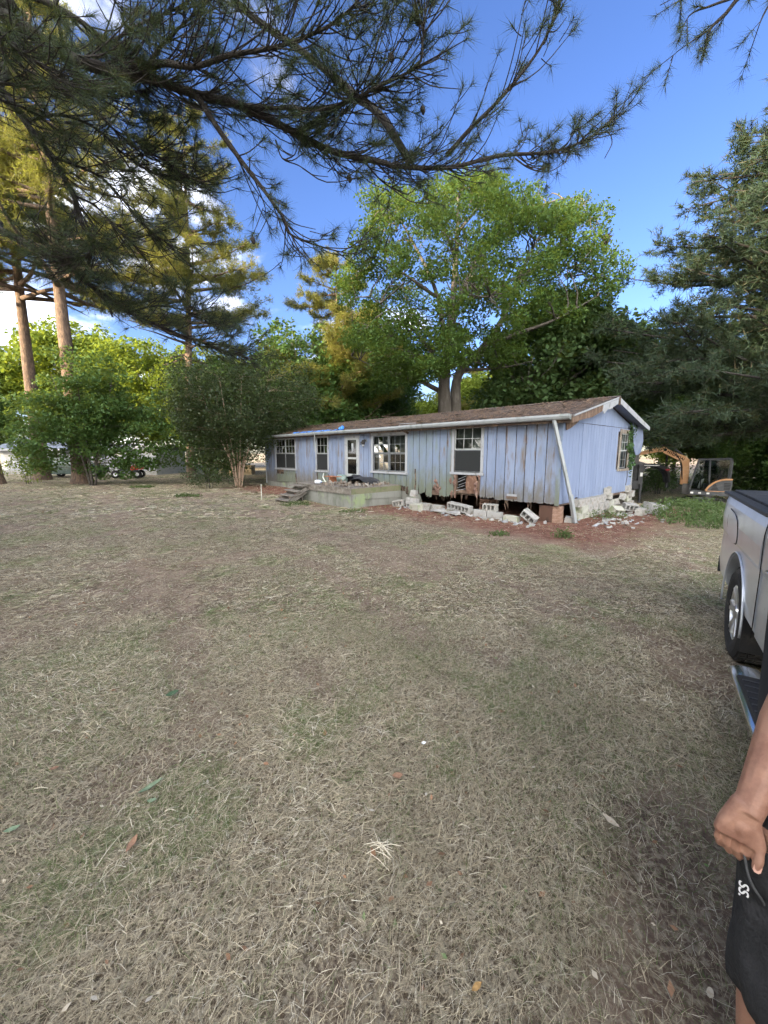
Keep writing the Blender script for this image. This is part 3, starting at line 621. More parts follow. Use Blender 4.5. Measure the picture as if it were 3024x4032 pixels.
# ================================================================== PORCH, STEPS, WHAT LIES ON THEM
M['plank'] = pmat('grey weathered plank', [(0.14,0.125,0.108), ((0.22,0.205,0.18), 7, .42, .65, (1,.3,1)), ((0.085,0.07,0.06), 9, .55, .7)], rough=1, bump=.6, bscale=25, island=.2)
M['plank_green'] = pmat('green stained plank', [(0.165,0.16,0.105), ((0.13,0.15,0.075), 3, .42, .62), ((0.10,0.095,0.07), 8, .55, .72)], rough=1, bump=.5, bscale=25)
def porch():
    loc = hw(7.45, -1.1, 0); rz = YAW - R(90)
    p = tag(empty('porch', loc, rz), 'low rotting plank porch with stained concrete sides before the door', 'porch')
    l0, l1, w0, zt = 5.72, 9.2, -2.3, .67
    def Q(l, w, z): return Vector((7.45-l, w+1.1, z))
    # deck planks run out from the wall
    n = 24; sw = (l1-l0)/n
    for k in range(n):
        a = l0 + k*sw; j = rng.uniform(-.05,.05) if k > 12 else rng.uniform(-.02,.02); dz = rng.uniform(-.012,.006)
        wa = -.06
        P = [Q(a+.006, wa, zt+dz), Q(a+sw-.006, wa, zt+dz+rng.uniform(-.006,.006)), Q(a+sw-.006, w0-.03+j, zt+dz), Q(a+.006, w0-.03+j, zt+dz)]
        MB().prism(P, (0,0,-.032)).build('plank', M['plank'], p)
    MB().prism([Q(l0-.02, w0-.01, .45), Q(l1, w0-.01, .44), Q(l1, w0-.01, .632), Q(l0-.02, w0-.01, .632)], (0,.035,0)).build('rim_board', M['plank'], p)
    MB().prism([Q(l0-.004, -.03, .44), Q(l0-.004, w0+.03, .45), Q(l0-.004, w0+.03, .632), Q(l0-.004, -.03, .632)], (-.035,0,0)).build('rim_board', M['plank_green'], p)
    MB().prism([Q(l1, -.03, .44), Q(l1, w0+.03, .45), Q(l1, w0+.03, .632), Q(l1, -.03, .632)], (-.035,0,0)).build('rim_board', M['plank'], p)
    s = M['skirt']
    for a, b in ((l0+.01, 6.9), (6.904, 8.1), (8.104, l1-.01)): MB().prism([Q(a, w0+.03, -.06), Q(b, w0+.03, -.06), Q(b, w0+.03, .46), Q(a, w0+.03, .46)], (0,.02,0)).build('side_panel', s, p)
    MB().prism([Q(l0+.01, -.03, -.06), Q(l0+.01, w0+.055, -.06), Q(l0+.01, w0+.055, .455), Q(l0+.01, -.03, .455)], (.02,0,0)).build('side_panel', s, p)
    MB().prism([Q(l0-.014, -.03, .22), Q(l0-.014, w0+.6, .27), Q(l0-.014, w0+.6, .43), Q(l0-.014, -.03, .43)], (.02,0,0)).build('side_panel', s, p)
    MB().prism([Q(l1-.01, -.03, -.06), Q(l1-.01, w0+.055, -.06), Q(l1-.01, w0+.055, .455), Q(l1-.01, -.03, .455)], (-.02,0,0)).build('side_panel', s, p)
    # steps, going out from the porch
    st = tag(empty('porch_steps', hw(8.75, -2.35, 0), rz), 'broken wooden plank steps going up to the porch', 'steps')
    def S(l, w, z): return Vector((8.75-l, w+2.35, z))
    for k in range(4):
        z = .60 - .16*k; w = -2.36 - .21*k; tl = rng.uniform(-.02,.02)
        MB().prism([S(8.3-.04*k, w, z+tl), S(9.16, w, z), S(9.16, w-.25, z-.01), S(8.3-.04*k, w-.25, z+tl-.01)], (0,0,-.035)).build('tread', M['plank'], st)
    for l in (8.36, 9.1):
        MB().prism([S(l, -2.34, .56), S(l, -2.34, .30), S(l, -2.95, -.03), S(l, -3.2, -.03), S(l, -3.2, .06)], (-.04,0,0)).build('stringer', M['plank'], st)
    MB().bar(S(8.2, -2.3, .50), S(8.42, -3.15, .03), .09, .03).build('brace', M['plank'], st)
    for k in range(3): MB().box(S(9.0, -2.45-.2*k, 0), S(8.5, -2.42-.2*k, .42-.15*k)).build('riser', M['plank'], st)
    # ---- things left on the porch
    def thing(mb, name, mat, label, cat, smooth=False): return tag(mb.build(name, mat, None, smooth), label, cat)
    zt = .685
    tub = pmat('dull green plastic', [(0.20,0.28,0.26), ((0.30,0.37,0.34), 5, .45, .7)], rough=.5, bump=.1)
    t = empty('plastic_tub', hw(8.28, -.95, zt+.13)); tag(t, 'dull green plastic tub lying on the porch by the door', 'tub')
    c = -HA
    mb = MB(); mb.tube([Vector(), c*.05, c*.36, c*.38], [.10,.14,.155,.155], 18, cap=False); mb.tube([c*.375, c*.05+c*.0], [.145,.13], 18, cap=True); mb.build('wall', tub, t, True)
    MB().tube([c*.36, c*.40], [.168,.168], 18, cap=False).build('rim', tub, t, True)
    mb = MB()
    q = hw(7.85, -1.55, zt)
    br = pmat('rusty brown board', [(0.26,0.105,0.055), ((0.36,0.17,0.10), 5, .45, .7), ((0.12,0.06,0.04), 9, .55, .7)], rough=.9, bump=.3)
    e = tag(empty('broken_cabinet', q, YAW-R(90)), 'broken brown wooden cabinet lying on the porch beside the tub', 'cabinet')
    MB().box((-.36,-.10,.225), (.32,.22,.25)).build('top', br, e); MB().box((-.02,-.10,0), (.02,.2,.224)).build('side', br, e); MB().box((-.35,.18,.02), (-.025,.2,.224)).build('back', br, e)
    blk = pmat('black sheeting', [(0.022,0.023,0.026), ((0.05,0.05,0.055), 5, .5, .7)], rough=.55, bump=.5, bscale=12)
    def sheet(pts_fn, nx, ny, name, mat, label, cat):
        V = [pts_fn(i/nx, j/ny) for i in range(nx+1) for j in range(ny+1)]; F = [(i*(ny+1)+j, i*(ny+1)+j+1, (i+1)*(ny+1)+j+1, (i+1)*(ny+1)+j) for i in range(nx) for j in range(ny)]
        mb = MB(); mb.add(V, F); mb.add([Vector(v) - Vector((0,0,.012)) for v in V], F); return thing(mb, name, mat, label, cat, True)
    sheet(lambda u, v: hw(6.25 + 1.1*u, -.55 - .75*v + .1*math.sin(u*7), zt + .02 + .24*math.sin(math.pi*min(1,u*1.05))**.7*(1-.5*abs(v-.45)) + .015*math.sin(u*19+v*7)), 14, 6, 'folded_tarp', blk, 'folded black tarp heaped on the right half of the porch', 'tarp')
    sheet(lambda u, v: hw(7.25 + .75*u, -.35 - .5*v, zt + .03 + .27*math.sin(math.pi*u)**.6*(1-.5*abs(v-.5)) + .02*math.sin(u*15+v*9)), 10, 5, 'folded_tarp', blk, 'smaller black tarp heap right before the house door', 'tarp')
    pv = pmat('white plastic pipe', [(0.62,0.64,0.58), ((0.45,0.47,0.42), 6, .5, .7)], rough=.5, bump=.05)
    thing(MB().tube([hw(9.0,-1.15,zt+.30), hw(8.75,-1.35,zt+.16), hw(8.45,-1.5,zt+.10), hw(8.05,-1.7,zt+.04)], .022, 8), 'plastic_pipe', pv, 'thin white plastic pipe propped across the porch planks', 'pipe', True)
    thing(MB().tube([hw(9.0,-1.5,zt+.03), hw(8.8,-1.7,zt+.05), hw(8.5,-1.72,zt+.03), hw(8.3,-1.5,zt+.03), hw(8.1,-1.65,zt+.03)], .014, 6), 'garden_hose', pmat('pale green hose', [(0.42,0.48,0.36)], rough=.5, bump=.1), 'pale green hose lying on the porch below the pipe', 'hose', True)
    bl = pmat('blue plastic', [(0.10,0.22,0.55), ((0.60,0.65,0.72), 7, .5, .56)], rough=.35, bump=0); lab = pmat('white label', [(0.68,0.70,0.74), ((0.15,0.28,0.55), 12, .56, .62)], rough=.5, bump=0)
    for (l, w, m_, n1) in ((8.18,-2.02,bl,'blue plastic bottle lying at the porch edge'), (8.02,-2.16,lab,'white bottle with blue print lying at the porch edge')):
        e = tag(empty('bottle', hw(l, w, zt+.062)), n1, 'bottle'); d = (-HA*.96+HB*.2)
        MB().tube([Vector(), d*.02, d*.20, d*.25, d*.27], [.04,.062,.062,.035,.02], 12).build('body', m_, e, True)
        MB().tube([d*.27, d*.30], [.024,.022], 10).build('cap', bl if m_ is lab else lab, e, True)
    scr = [pmat('torn paper', [(0.25,0.235,0.21), ((0.15,0.13,0.105), 8, .5, .65)], rough=1, bump=.4), pmat('plaster crumb', [(0.24,0.20,0.16), ((0.13,0.10,0.08), 8, .5, .65)], rough=1, bump=.5), M['rotten_wood']]
    # shredded ceiling board and insulation litter on the right half of the porch: too mixed to count
    mb = MB()
    for k in range(190):
        l = rng.betavariate(1.3,1.8)*2.3 + 5.78; w = rng.uniform(-2.2,-.4); c = hw(l, w, zt + rng.uniform(.0,.05)); r = rng.uniform(.015,.075)
        mb.cur = rng.choice([0,0,1,1,1,2]); R_ = Euler((rng.uniform(0,6),rng.uniform(0,6),rng.uniform(0,6))).to_matrix().to_4x4()
        mb.box((-r,-r*rng.uniform(.3,.9),-r*.15), (r,r*rng.uniform(.3,.9),r*.15), Matrix.Translation(c) @ R_)
    tag(mb.build('debris', scr), 'torn insulation and board crumbs littering the porch', 'debris', kind='stuff')
    for (l, w, ln, a, lb) in ((7.1,-2.0,.5,.3,'pale torn board strip lying near the porch corner'), (6.6,-1.7,.42,-.5,'pale board strip on the litter in front of the black tarp'), (6.15,-2.2,.62,.1,'thin dark lath hanging over the green porch edge')):
        c = hw(l, w, zt+.05); d = (-HA*math.cos(a) + HB*math.sin(a))*ln
        thing(MB().bar(c-d/2, c+d/2+Vector((0,0,.06)), .09, .018), 'board_strip', scr[0] if 'pale' in lb else M['plank'], lb, 'board')
    thing(MB().tube([hw(9.9,-3.4,0), hw(9.9,-3.4,.62)], .012, 6), 'marker_stake', pv, 'thin white stake standing in the clay left of the steps', 'stake')
porch()
# ================================================================== PIERS, BLOCKS, DOWNSPOUT
def block_mesh(name, mat, holes=3, L=.40, Hh=.20, W=.20, chip=0.0, half=False):
    """hollow concrete block lying on its side: cores run along local y"""
    mb = MB(); t = .032
    xs = [-L/2]; cw = (L - t*(holes+1))/holes
    mb.box((-L/2,-W/2,0), (L/2,W/2,t)); mb.box((-L/2,-W/2,Hh-t), (L/2,W/2,Hh))
    for i in range(holes+1):
        x = -L/2 + i*(cw+t); mb.box((x, -W/2+.001, t-.001), (x+t, W/2-.001, Hh-t+.001))
    me = bpy.data.meshes.new(name); me.from_pydata(mb.v, [], mb.f); me.materials.append(mat)
    bm = bmesh.new(); bm.from_mesh(me); bmesh.ops.recalc_face_normals(bm, faces=bm.faces)
    if chip:
        bmesh.ops.subdivide_edges(bm, edges=[e for e in bm.edges if e.calc_length() > .12], cuts=2)
        for v in bm.verts: v.co += Vector((rng.gauss(0,1), rng.gauss(0,1), rng.gauss(0,1)))*chip
    bm.to_mesh(me); bm.free(); return me
BLK = [block_mesh('hollow_block', M['concrete_lime'], 3, chip=.003), block_mesh('hollow_block', M['concrete'], 3, chip=.004), block_mesh('hollow_block', M['concrete_lime'], 6, L=.80, chip=.003), block_mesh('hollow_block', M['concrete_moss'], 2, chip=.004)]
def solid_mesh(mat, L=.40, Hh=.20, W=.19, chip=.005):
    mb = MB().box((-L/2,-W/2,0), (L/2,W/2,Hh)); me = bpy.data.meshes.new('block'); me.from_pydata(mb.v, [], mb.f); me.materials.append(mat)
    bm = bmesh.new(); bm.from_mesh(me); bmesh.ops.recalc_face_normals(bm, faces=bm.faces); bmesh.ops.subdivide_edges(bm, edges=bm.edges[:], cuts=1, use_grid_fill=True)
    for v in bm.verts: v.co += Vector((rng.gauss(0,1), rng.gauss(0,1), rng.gauss(0,1)))*chip
    bm.to_mesh(me); bm.free(); return me
SOL = [solid_mesh(M['concrete_moss']), solid_mesh(M['concrete']), solid_mesh(M['concrete_lime']), solid_mesh(M['concrete_lime'], L=.19)]
def piers():
    # block wall under the gable
    p = tag(empty('block_pier', hw(-.06, 1.9, 0), YAW-R(90)), 'mossy stacked concrete block wall under the gable end', 'block wall')
    for row in range(3):
        w = .92 + (.2 if row % 2 else 0); w1 = [3.75, 3.4, 2.6][row]
        while w < w1:
            o = link('block', rng.choice(SOL[:2]), p); o.location = (rng.uniform(-.02,.02), w+.2-1.9, row*.20 - .05 + rng.uniform(-.004,.004)); o.rotation_euler = (0, rng.uniform(-.03,.03), R(90)+rng.uniform(-.04,.04)); w += .405
    for w_, z_, a_ in ((3.15,.36,.15), (3.0,.55,-.08)):
        o = link('block', SOL[1], p); o.location = (rng.uniform(-.06,.06), w_+.2-1.9, z_); o.rotation_euler = (0, a_, R(90)+.3)
    q = tag(empty('block_pier', hw(-.02, 5.2, ground_z(8.4,13.5)), YAW-R(90)), 'leaning concrete block pier at the far corner of the gable', 'block pier')
    for row in range(4):
        o = link('block', rng.choice(SOL[:2]), q); o.location = (rng.uniform(-.02,.02), rng.uniform(-.04,.04), row*.17); o.rotation_euler = (0, rng.uniform(-.03,.03), R(90)*(row % 2)+rng.uniform(-.1,.1))
    for lb, w_, z_, k, rx in (('whitish broken block wedged beside the far corner pier', 4.75, .30, 2, .2), ('grey block tilted in the gap under the gable wall', 4.35, .16, 1, -.3)):
        o = tag(link('loose_block', SOL[k]), lb, 'concrete block', 'fallen concrete blocks'); o.location = hw(.0, w_, z_ - .05); o.rotation_euler = (rx, .1, YAW + .3)
    # brick corner pier and wooden post under the near corner
    brk = pmat('pale orange brick', [(0.23,0.14,0.10), ((0.31,0.215,0.165), 6, .45, .65), ((0.30,0.17,0.12), 10, .55, .7)], rough=.95, bump=.4, bscale=50)
    b = tag(empty('brick_pier', hw(.06, .16, 0), YAW-R(90)), 'orange brick pier under the near corner of the home', 'brick pier')
    bme = solid_mesh(brk, L=.20, Hh=.062, W=.095, chip=.0015)
    for row in range(7):
        for k in range(2):
            o = link('brick', bme, b); o.location = ((0 if row % 2 else (k-.5)*.1), ((k-.5)*.1 if row % 2 else 0), row*.066 - .03); o.rotation_euler = (0,0,0 if row % 2 else R(90))
    MB().box((-.46,-.10,-.05), (-.10,.10,.43)).build('wood_panel', pmat('red stained panel', [(0.085,0.048,0.035), ((0.05,0.032,0.026), 5, .5, .7)], rough=1, bump=.4), b)
    b2 = tag(empty('brick_pier', hw(2.55, .75, 0), YAW-R(90)), 'orange box-like pier in the dark crawl space under the window', 'brick pier')
    for row in range(6):
        for k in range(2):
            o = link('brick', bme, b2); o.location = ((0 if row % 2 else (k-.5)*.2), ((k-.5)*.2 if row % 2 else 0), row*.066 - .03); o.rotation_euler = (0,0,0 if row % 2 else R(90)); o.scale = (2, 2, 1)
piers()
def blocks():
    G = 'fallen concrete blocks'
    S = [ # label, mesh, l, w, z, (rx,ry,rz)
     ('grey hollow block tilted on the clay nearest the porch, its core holes facing outward', BLK[1], 5.05,-.75,.02, (.1,-.18,.25)),
     ('long pale hollow block lying flat between the porch end and the crawl space', BLK[0], 4.55,-.62,.0, (0,0,.05)),
     ('pale block standing half on the long hollow block near the skirting', BLK[0], 4.58,-.50,.19, (R(78),0,.1)),
     ('small grey block at the top of the heap by the torn skirting', SOL[3], 4.72,-.38,.36, (0,.1,.3)),
     ('flat grey slab block in the row before the crawl space', SOL[1], 4.05,-.55,-.02, (0,.04,.1)),
     ('mossy grey block in front of the row with a white chipped foot', SOL[0], 3.95,-1.05,.0, (.15,0,-.12)),
     ('narrow grey block behind the mossy one', SOL[1], 3.55,-.5,-.03, (0,.03,.05)),
     ('long six-hole pale block leaning before the brick pier', BLK[2], 2.68,-.55,.10, (.12,.10,.0)),
     ('grey broken block under the end of the long six-hole block', SOL[1], 2.35,-.45,-.04, (.1,0,.4)),
     ('dull grey block half buried under the six-hole block', SOL[0], 2.95,-.5,-.08, (0,0,.1)),
     ('grey hollow block standing on two white blocks', BLK[1], 1.72,-.42,.19, (0,0,.06)),
     ('bright white block at the left of the pair on the clay', SOL[2], 1.95,-.50,.0, (0,0,.03)),
     ('bright white block at the right of the pair on the clay', SOL[2], 1.52,-.48,.0, (0,0,-.02)),
     ('dull mossy slab right of the white pair', SOL[0], 1.05,-.40,-.05, (0,.05,.0)),
     ('pale hollow block leaning up against the corner sill', BLK[0], .62,-.35,.10, (.25,.62,.1)),
     ('grey hollow block lying on the clay in front of the gable heap', BLK[1], -1.05,3.05,.0, (.05,0,R(88))),
     ('white squared block at the middle of the gable heap', BLK[0], -.62,3.45,.08, (.25,.1,R(50))),
     ('pale block tipped on its end against the block wall', BLK[3], -.42,2.85,.02, (.6,.1,R(70))),
     ('big pale lump of mortared blocks with a white face by the weeds', SOL[2], -1.15,3.75,.0, (.15,.15,R(60))),
     ('grey rounded broken block lying right of the big lump', SOL[1], -1.25,4.25,.0, (.1,.2,R(100))),
     ('small white block piece at the foot of the leaning downspout', SOL[3], -.12,.42,-.05, (.1,.1,.3)),
    ]
    for lb, me, l, w, z, r in S:
        o = tag(link('concrete_block', me), lb, 'concrete block', G); p = hw(l, w, 0); o.location = (p.x, p.y, ground_z(p.x, p.y) + z)
        o.rotation_euler = Euler((r[0], r[1], r[2] + YAW - R(90)))
        if 'big pale lump' in lb: o.scale = (1.35, 1.7, 1.5)
    # crumbs and shards of block along the wall: uncounted
    mb = MB(); mats = [M['concrete_lime'], M['concrete'], M['white_trim'], M['rotten_wood']]
    for k in range(330):
        if rng.random() < .5: l, w = rng.uniform(.2, 5.2), rng.gauss(-.62,.25)
        else: l, w = rng.gauss(-.8,.42), rng.uniform(.3,5.6)
        p = hw(l, w, 0); r = rng.uniform(.012,.07)*(1.3 if rng.random() < .1 else 1); mb.cur = rng.choice([0,0,1,2,3])
        R_ = Euler((rng.uniform(-.6,.6),rng.uniform(-.6,.6),rng.uniform(0,6))).to_matrix().to_4x4()
        mb.box((-r,-r*rng.uniform(.3,.9),-r*.3), (r,r*rng.uniform(.3,.9),r*.3), Matrix.Translation((p.x, p.y, ground_z(p.x,p.y)+r*.2)) @ R_)
    tag(mb.build('rubble', mats), 'pale block shards and wood scraps along the foot of the home', 'rubble', kind='stuff')
    for lb, l, w, ln, a, m_ in (('flat white slab piece lying before the dark crawl space', 3.2,-.95,.5,.15,'concrete_lime'), ('pale broken slab lying under the long six-hole block', 2.6,-1.0,.55,-.1,'concrete_lime'), ('flat white slab piece leaning on the gable heap', -.75,3.75,.45,1.2,'white_trim'), ('thin pale strip lying in the weeds beside the gable', -1.0,6.3,.7,1.9,'white_trim')):
        c = hw(l, w, 0); c.z = ground_z(c.x, c.y) + .05; d = (-HA*math.cos(a)+HB*math.sin(a))*ln
        tag(MB().prism([c-d/2, c-d*.45+HB*.14, c+d*.2+HB*.2+Vector((0,0,.05)), c+d/2+HB*.06, c+d*.35-HB*.1], (0,0,.035)).build('broken_slab', M[m_]), lb, 'slab piece')
blocks()
def downspout():
    a, b, c = hw(.10,-.30,2.60), hw(-.24,.14,.70), hw(-.32,.33,.02)
    e = tag(empty('leaning_downspout', c), 'pale square downspout leaning against the near corner of the home', 'downspout')
    MB().bar(a-c, b-c, .085, .07).build('upper_pipe', M['metal_white'], e, bevel=.008); MB().bar(b-c+Vector((0,0,.05)), Vector((0,0,0)), .098, .08).build('lower_pipe', M['metal_white'], e, bevel=.008)
    m_ = a.lerp(b, .30); MB().bar(m_-c+(a-b).normalized()*.03, m_-c-(a-b).normalized()*.03, .096, .078).build('joint_sleeve', M['metal_white'], e)
downspout()
# ================================================================== TREES
def leaf_quads(C, size, mat_name, up_bias=.35, aspect=.62, jitter=.35, droop=0.0):
    """C (n,3) leaf positions -> rhombic leaves of their own random attitude"""
    n = len(C); N = nrng.normal(size=(n,3)); N[:,2] = np.abs(N[:,2]) + up_bias; N /= np.linalg.norm(N, axis=1, keepdims=True)
    T = nrng.normal(size=(n,3)); T[:,2] -= droop; T -= N*np.sum(T*N, 1, keepdims=True); T /= np.linalg.norm(T, axis=1, keepdims=True); B = np.cross(N, T)
    s = size*nrng.uniform(1-jitter, 1+jitter, (n,1)); w = s*aspect
    fold = N*s*nrng.uniform(-.15,.15,(n,1))
    V = np.stack([C - T*s*.5, C + B*w*.5 + fold, C + T*s*.5, C - B*w*.5 + fold], 1).reshape(-1,3)
    return V
def clump_points(centers, radii, per, flat=.6):
    out = []
    for c, r in zip(centers, radii):
        n = max(4, int(per*(r**2))); d = nrng.normal(size=(n,3)); d /= np.linalg.norm(d, axis=1, keepdims=True)
        rad = r*nrng.uniform(.25,1.0,(n,1))**.5; p = d*rad; p[:,2] *= flat; p += nrng.normal(size=(n,3))*r*.12
        out.append(np.asarray(c) + p)
    return np.concatenate(out)
def limb_path(p, q, n=7, sag=.12, wander=.05):
    p, q = Vector(p), Vector(q); L = (q-p).length; out = []
    side = Vector((nrng.normal(), nrng.normal(), 0))*L*wander
    for i in range(n+1):
        t = i/n; out.append(p.lerp(q, t) + Vector((0,0,1))*L*sag*math.sin(math.pi*t)*(1-t*.5) + side*math.sin(math.pi*t*1.3) + Vector((nrng.normal(), nrng.normal(), nrng.normal()))*L*wander*.18*(0 < i < n))
    return out
def broadleaf(name, loc, h, crown, nclump, clump_r, per, leaf, lm, tr, bark='bark_oak', fork=.35, seed=1, lobes=None, flat=.6, limbs=7, stems=1, trunk_lean=(0,0), twigs=True, shell=.35, lump=.22):
    """crown = (centre z, rx, ry, rz): clumps of leaves spread through an ellipsoid, branches reach to the clumps"""
    global nrng, rng
    nrng = np.random.default_rng(seed); rng = random.Random(seed)
    root = empty(name, loc); cz, rx, ry, rz = crown
    cs = []; tries = 0
    while len(cs) < nclump and tries < 20000:
        tries += 1
        d = nrng.normal(size=3); d /= np.linalg.norm(d); rad = nrng.uniform(shell, 1)**.6
        c = np.array([d[0]*rx, d[1]*ry, d[2]*rz])*rad
        c *= 1 + lump*math.sin(3.1*d[0]+seed) * math.cos(2.7*d[1]+2*d[2]+seed*1.7)
        c[2] += cz
        if c[2] < .25: continue
        if any(np.linalg.norm(c-o) < clump_r*.55 for o in cs): continue
        cs.append(c)
    cs = np.array(cs); rad = clump_r*nrng.uniform(.65,1.25,len(cs))
    P = clump_points(cs, rad, per, flat)
    V = leaf_quads(P, leaf, lm); F = np.arange(len(V)).reshape(-1,4)
    # trunk(s)
    fh = h*fork
    if stems == 1:
        top = Vector((trunk_lean[0], trunk_lean[1], h*.8)); pts = [Vector((0,0,-.15)), Vector((0,0,.25)), Vector((trunk_lean[0]*.25, trunk_lean[1]*.25, fh*.55)), Vector((trunk_lean[0]*.5, trunk_lean[1]*.5, fh)), top*.8 + Vector((rng.uniform(-.2,.2), 0, 0)), top]
        pth = bezier(pts, 3); rr = [max(.03, tr*(1.35 if i < 2 else 1)*(1 - .9*i/(len(pth)-1))**.8) for i in range(len(pth))]
        MB().tube(pth, rr, 10, wob=.07).build('trunk', M[bark], root, True)
        trunks = [pth]
    else:
        trunks = []
        for s in range(stems):
            a = 6.28*s/stems + rng.uniform(-.3,.3); sp = rng.uniform(.35,.6)
            pts = [Vector((math.cos(a)*.12, math.sin(a)*.12, -.1)), Vector((math.cos(a)*rx*.12, math.sin(a)*ry*.12, h*.22)), Vector((math.cos(a)*rx*.32*sp*2, math.sin(a)*ry*.32*sp*2, h*.5)), Vector((math.cos(a)*rx*sp, math.sin(a)*ry*sp, h*.82))]
            pth = bezier(pts, 4); MB().tube(pth, [tr*(1-.85*i/(len(pth)-1)) for i in range(len(pth))], 7, wob=.08).build('trunk', M[bark], root, True); trunks.append(pth)
    # limbs: group clumps by direction
    if stems == 1 and limbs:
        order = nrng.permutation(len(cs))[:limbs]; used = []
        for k in order:
            tgt = Vector(cs[k])*1.0; z0 = max(fh*.7, min(h*.7, tgt.z*.55 + fh*.25)); base = min(trunks[0], key=lambda p: abs(p.z - z0))
            pth = limb_path(base, tgt, 7, .10, .06); r0 = tr*.42
            MB().tube(pth, [max(.012, r0*(1-.93*i/7)) for i in range(8)], 6, wob=.06).build('limb', M[bark], root, True); used.append(pth)
    else: used = trunks
    if twigs:
        mb = MB(); allp = [p for pth in used + trunks for p in pth[2:]]; A = np.array([tuple(p) for p in allp])
        for c in cs:
            dd = np.linalg.norm(A - c, axis=1) + np.maximum(0, A[:,2]-c[2])*1.2; b = Vector(A[int(np.argmin(dd))])
            if (b - Vector(c)).length < .2: continue
            mb.tube(limb_path(b, Vector(c), 4, .08, .08), [max(.008, tr*.13), max(.007, tr*.1), max(.006, tr*.07), max(.005, tr*.045), .004], 5, cap=False)
        mb.build('branch', M[bark], root, True)
    link('crown', np_mesh('crown', V, F, M[lm]), root)
    return root
def tufts(P, D, n_per, length, width, cone=.9, seed=3):
    """pine needle tufts: P positions, D twig directions; every needle a thin bent sliver"""
    r = np.random.default_rng(seed); n = len(P); k = n*n_per
    C = np.repeat(P, n_per, 0); d = np.repeat(D, n_per, 0)
    q = r.normal(size=(k,3)); q /= np.linalg.norm(q, axis=1, keepdims=True)
    v = d*r.uniform(.15,1.0,(k,1)) + q*cone; v /= np.linalg.norm(v, axis=1, keepdims=True)
    L = length*r.uniform(.65,1.15,(k,1)); s = np.cross(v, r.normal(size=(k,3))); s /= np.linalg.norm(s, axis=1, keepdims=True)
    C = C - d*r.uniform(0,.6,(k,1))*length*.6
    V = np.stack([C - s*width*.5, C + s*width*.5, C + v*L + np.array([0,0,-1])*L*.08], 1).reshape(-1,3)
    return V
def pine(name, base, h, tr, lean, crown_from, limb_n, reach, seed, mat='needle', tuft=(14,.26,.013), density=1.0, top=None, aim=None, zmax=None, bark='bark_pine', bare=0, droop=0.0, scat=.20):
    """tall pine: straight trunk, whorled limbs that fork, needle tufts towards their ends"""
    global nrng, rng
    nrng = np.random.default_rng(seed); rng = random.Random(seed)
    root = empty(name, base)
    pts = [Vector((0,0,-.2)), Vector((lean[0]*.02, lean[1]*.02, .4)), Vector((lean[0]*.3, lean[1]*.3, h*.3)), Vector((lean[0]*.62+.1, lean[1]*.62, h*.62)), Vector((lean[0], lean[1], h))]
    pth = bezier(pts, 6); n = len(pth)
    rr = [max(.012, tr*.92*(1 + .35*math.exp(-p.z/.5))*(1 - .95*(p.z/h))) for p in pth]
    MB().tube(pth, rr, 12, wob=.06).build('trunk', M[bark], root, True)
    def tr_at(z):
        for a, b in zip(pth, pth[1:]):
            if a.z <= z <= b.z: return a.lerp(b, (z-a.z)/(b.z-a.z+1e-9))
        return pth[-1].copy()
    TP, TD = [], []
    tw = MB()
    for k in range(limb_n):
        t = (k + rng.uniform(-.3,.3))/limb_n; z = h*(crown_from + (0.97-crown_from)*max(0, min(1, t)))
        ang = rng.uniform(0, 6.283) if aim is None or rng.random() > aim[1] else aim[0] + rng.gauss(0, .55)
        L = reach*(1 - .72*max(0,t)**1.3)*rng.uniform(.7,1.15); d = Vector((math.cos(ang), math.sin(ang), 0)); b = tr_at(z)
        rise = rng.uniform(-.05,.28)*L - droop*L*(1-t)
        q = [b, b + d*L*.3 + Vector((0,0,rise*.15)), b + d*L*.65 + Vector((0,0,rise*.35+rng.uniform(-.1,.1))) + Vector((-d.y,d.x,0))*L*rng.uniform(-.12,.12), b + d*L + Vector((0,0,rise))+ Vector((-d.y,d.x,0))*L*rng.uniform(-.15,.15)]
        lp = bezier(q, 3); r0 = min(tr*.36, .022*L+.012)
        MB().tube(lp, [max(.008, r0*(1-.9*i/(len(lp)-1))) for i in range(len(lp))], 6, wob=.06).build('limb', M[bark], root, True)
        if k < bare: continue
        ns = int(8 + L*2.6)
        for s in range(ns):
            u = rng.uniform(.3,1.0); i = min(len(lp)-2, int(u*(len(lp)-1))); p = lp[i].lerp(lp[i+1], u*(len(lp)-1)-i); tdir = (lp[i+1]-lp[i]).normalized()
            sd = (Vector((-tdir.y, tdir.x, 0))*rng.choice([-1,1])*rng.uniform(.5,1.1) + tdir*rng.uniform(.3,1.0) + Vector((0,0,rng.uniform(-.25,.5)))).normalized()
            sl = rng.uniform(.35,1.0)*(.35+.22*L)*(1.15-u*.5); e = p + sd*sl; m_ = p + sd*sl*.5 + Vector((0,0,-.04*sl))
            tw.tube([p, m_, e], [.014,.010,.005], 4, cap=False)
            for g in range(max(2, int(sl*7*density))):
                f = rng.uniform(.3,1.0); c = p.lerp(e, f) + Vector((rng.gauss(0,scat), rng.gauss(0,scat), rng.gauss(0,scat*.9)))*sl
                TP.append(tuple(c)); dd = (sd + Vector((rng.gauss(0,.4), rng.gauss(0,.4), rng.uniform(.0,.6)))).normalized(); TD.append(tuple(dd))
    tw.build('branch', M[bark], root, True)
    V = tufts(np.array(TP), np.array(TD), tuft[0], tuft[1], tuft[2], seed=seed+1)
    link('crown', np_mesh('crown', V, np.arange(len(V)).reshape(-1,3), M[mat]), root)
    return root
def put(o, x, y, s=1.0, rz=0.0, sz=None, dz=0.0):
    o.location = (x, y, ground_z(x, y) + dz); o.scale = (s, s, sz or s); o.rotation_euler = (0, 0, rz); return o

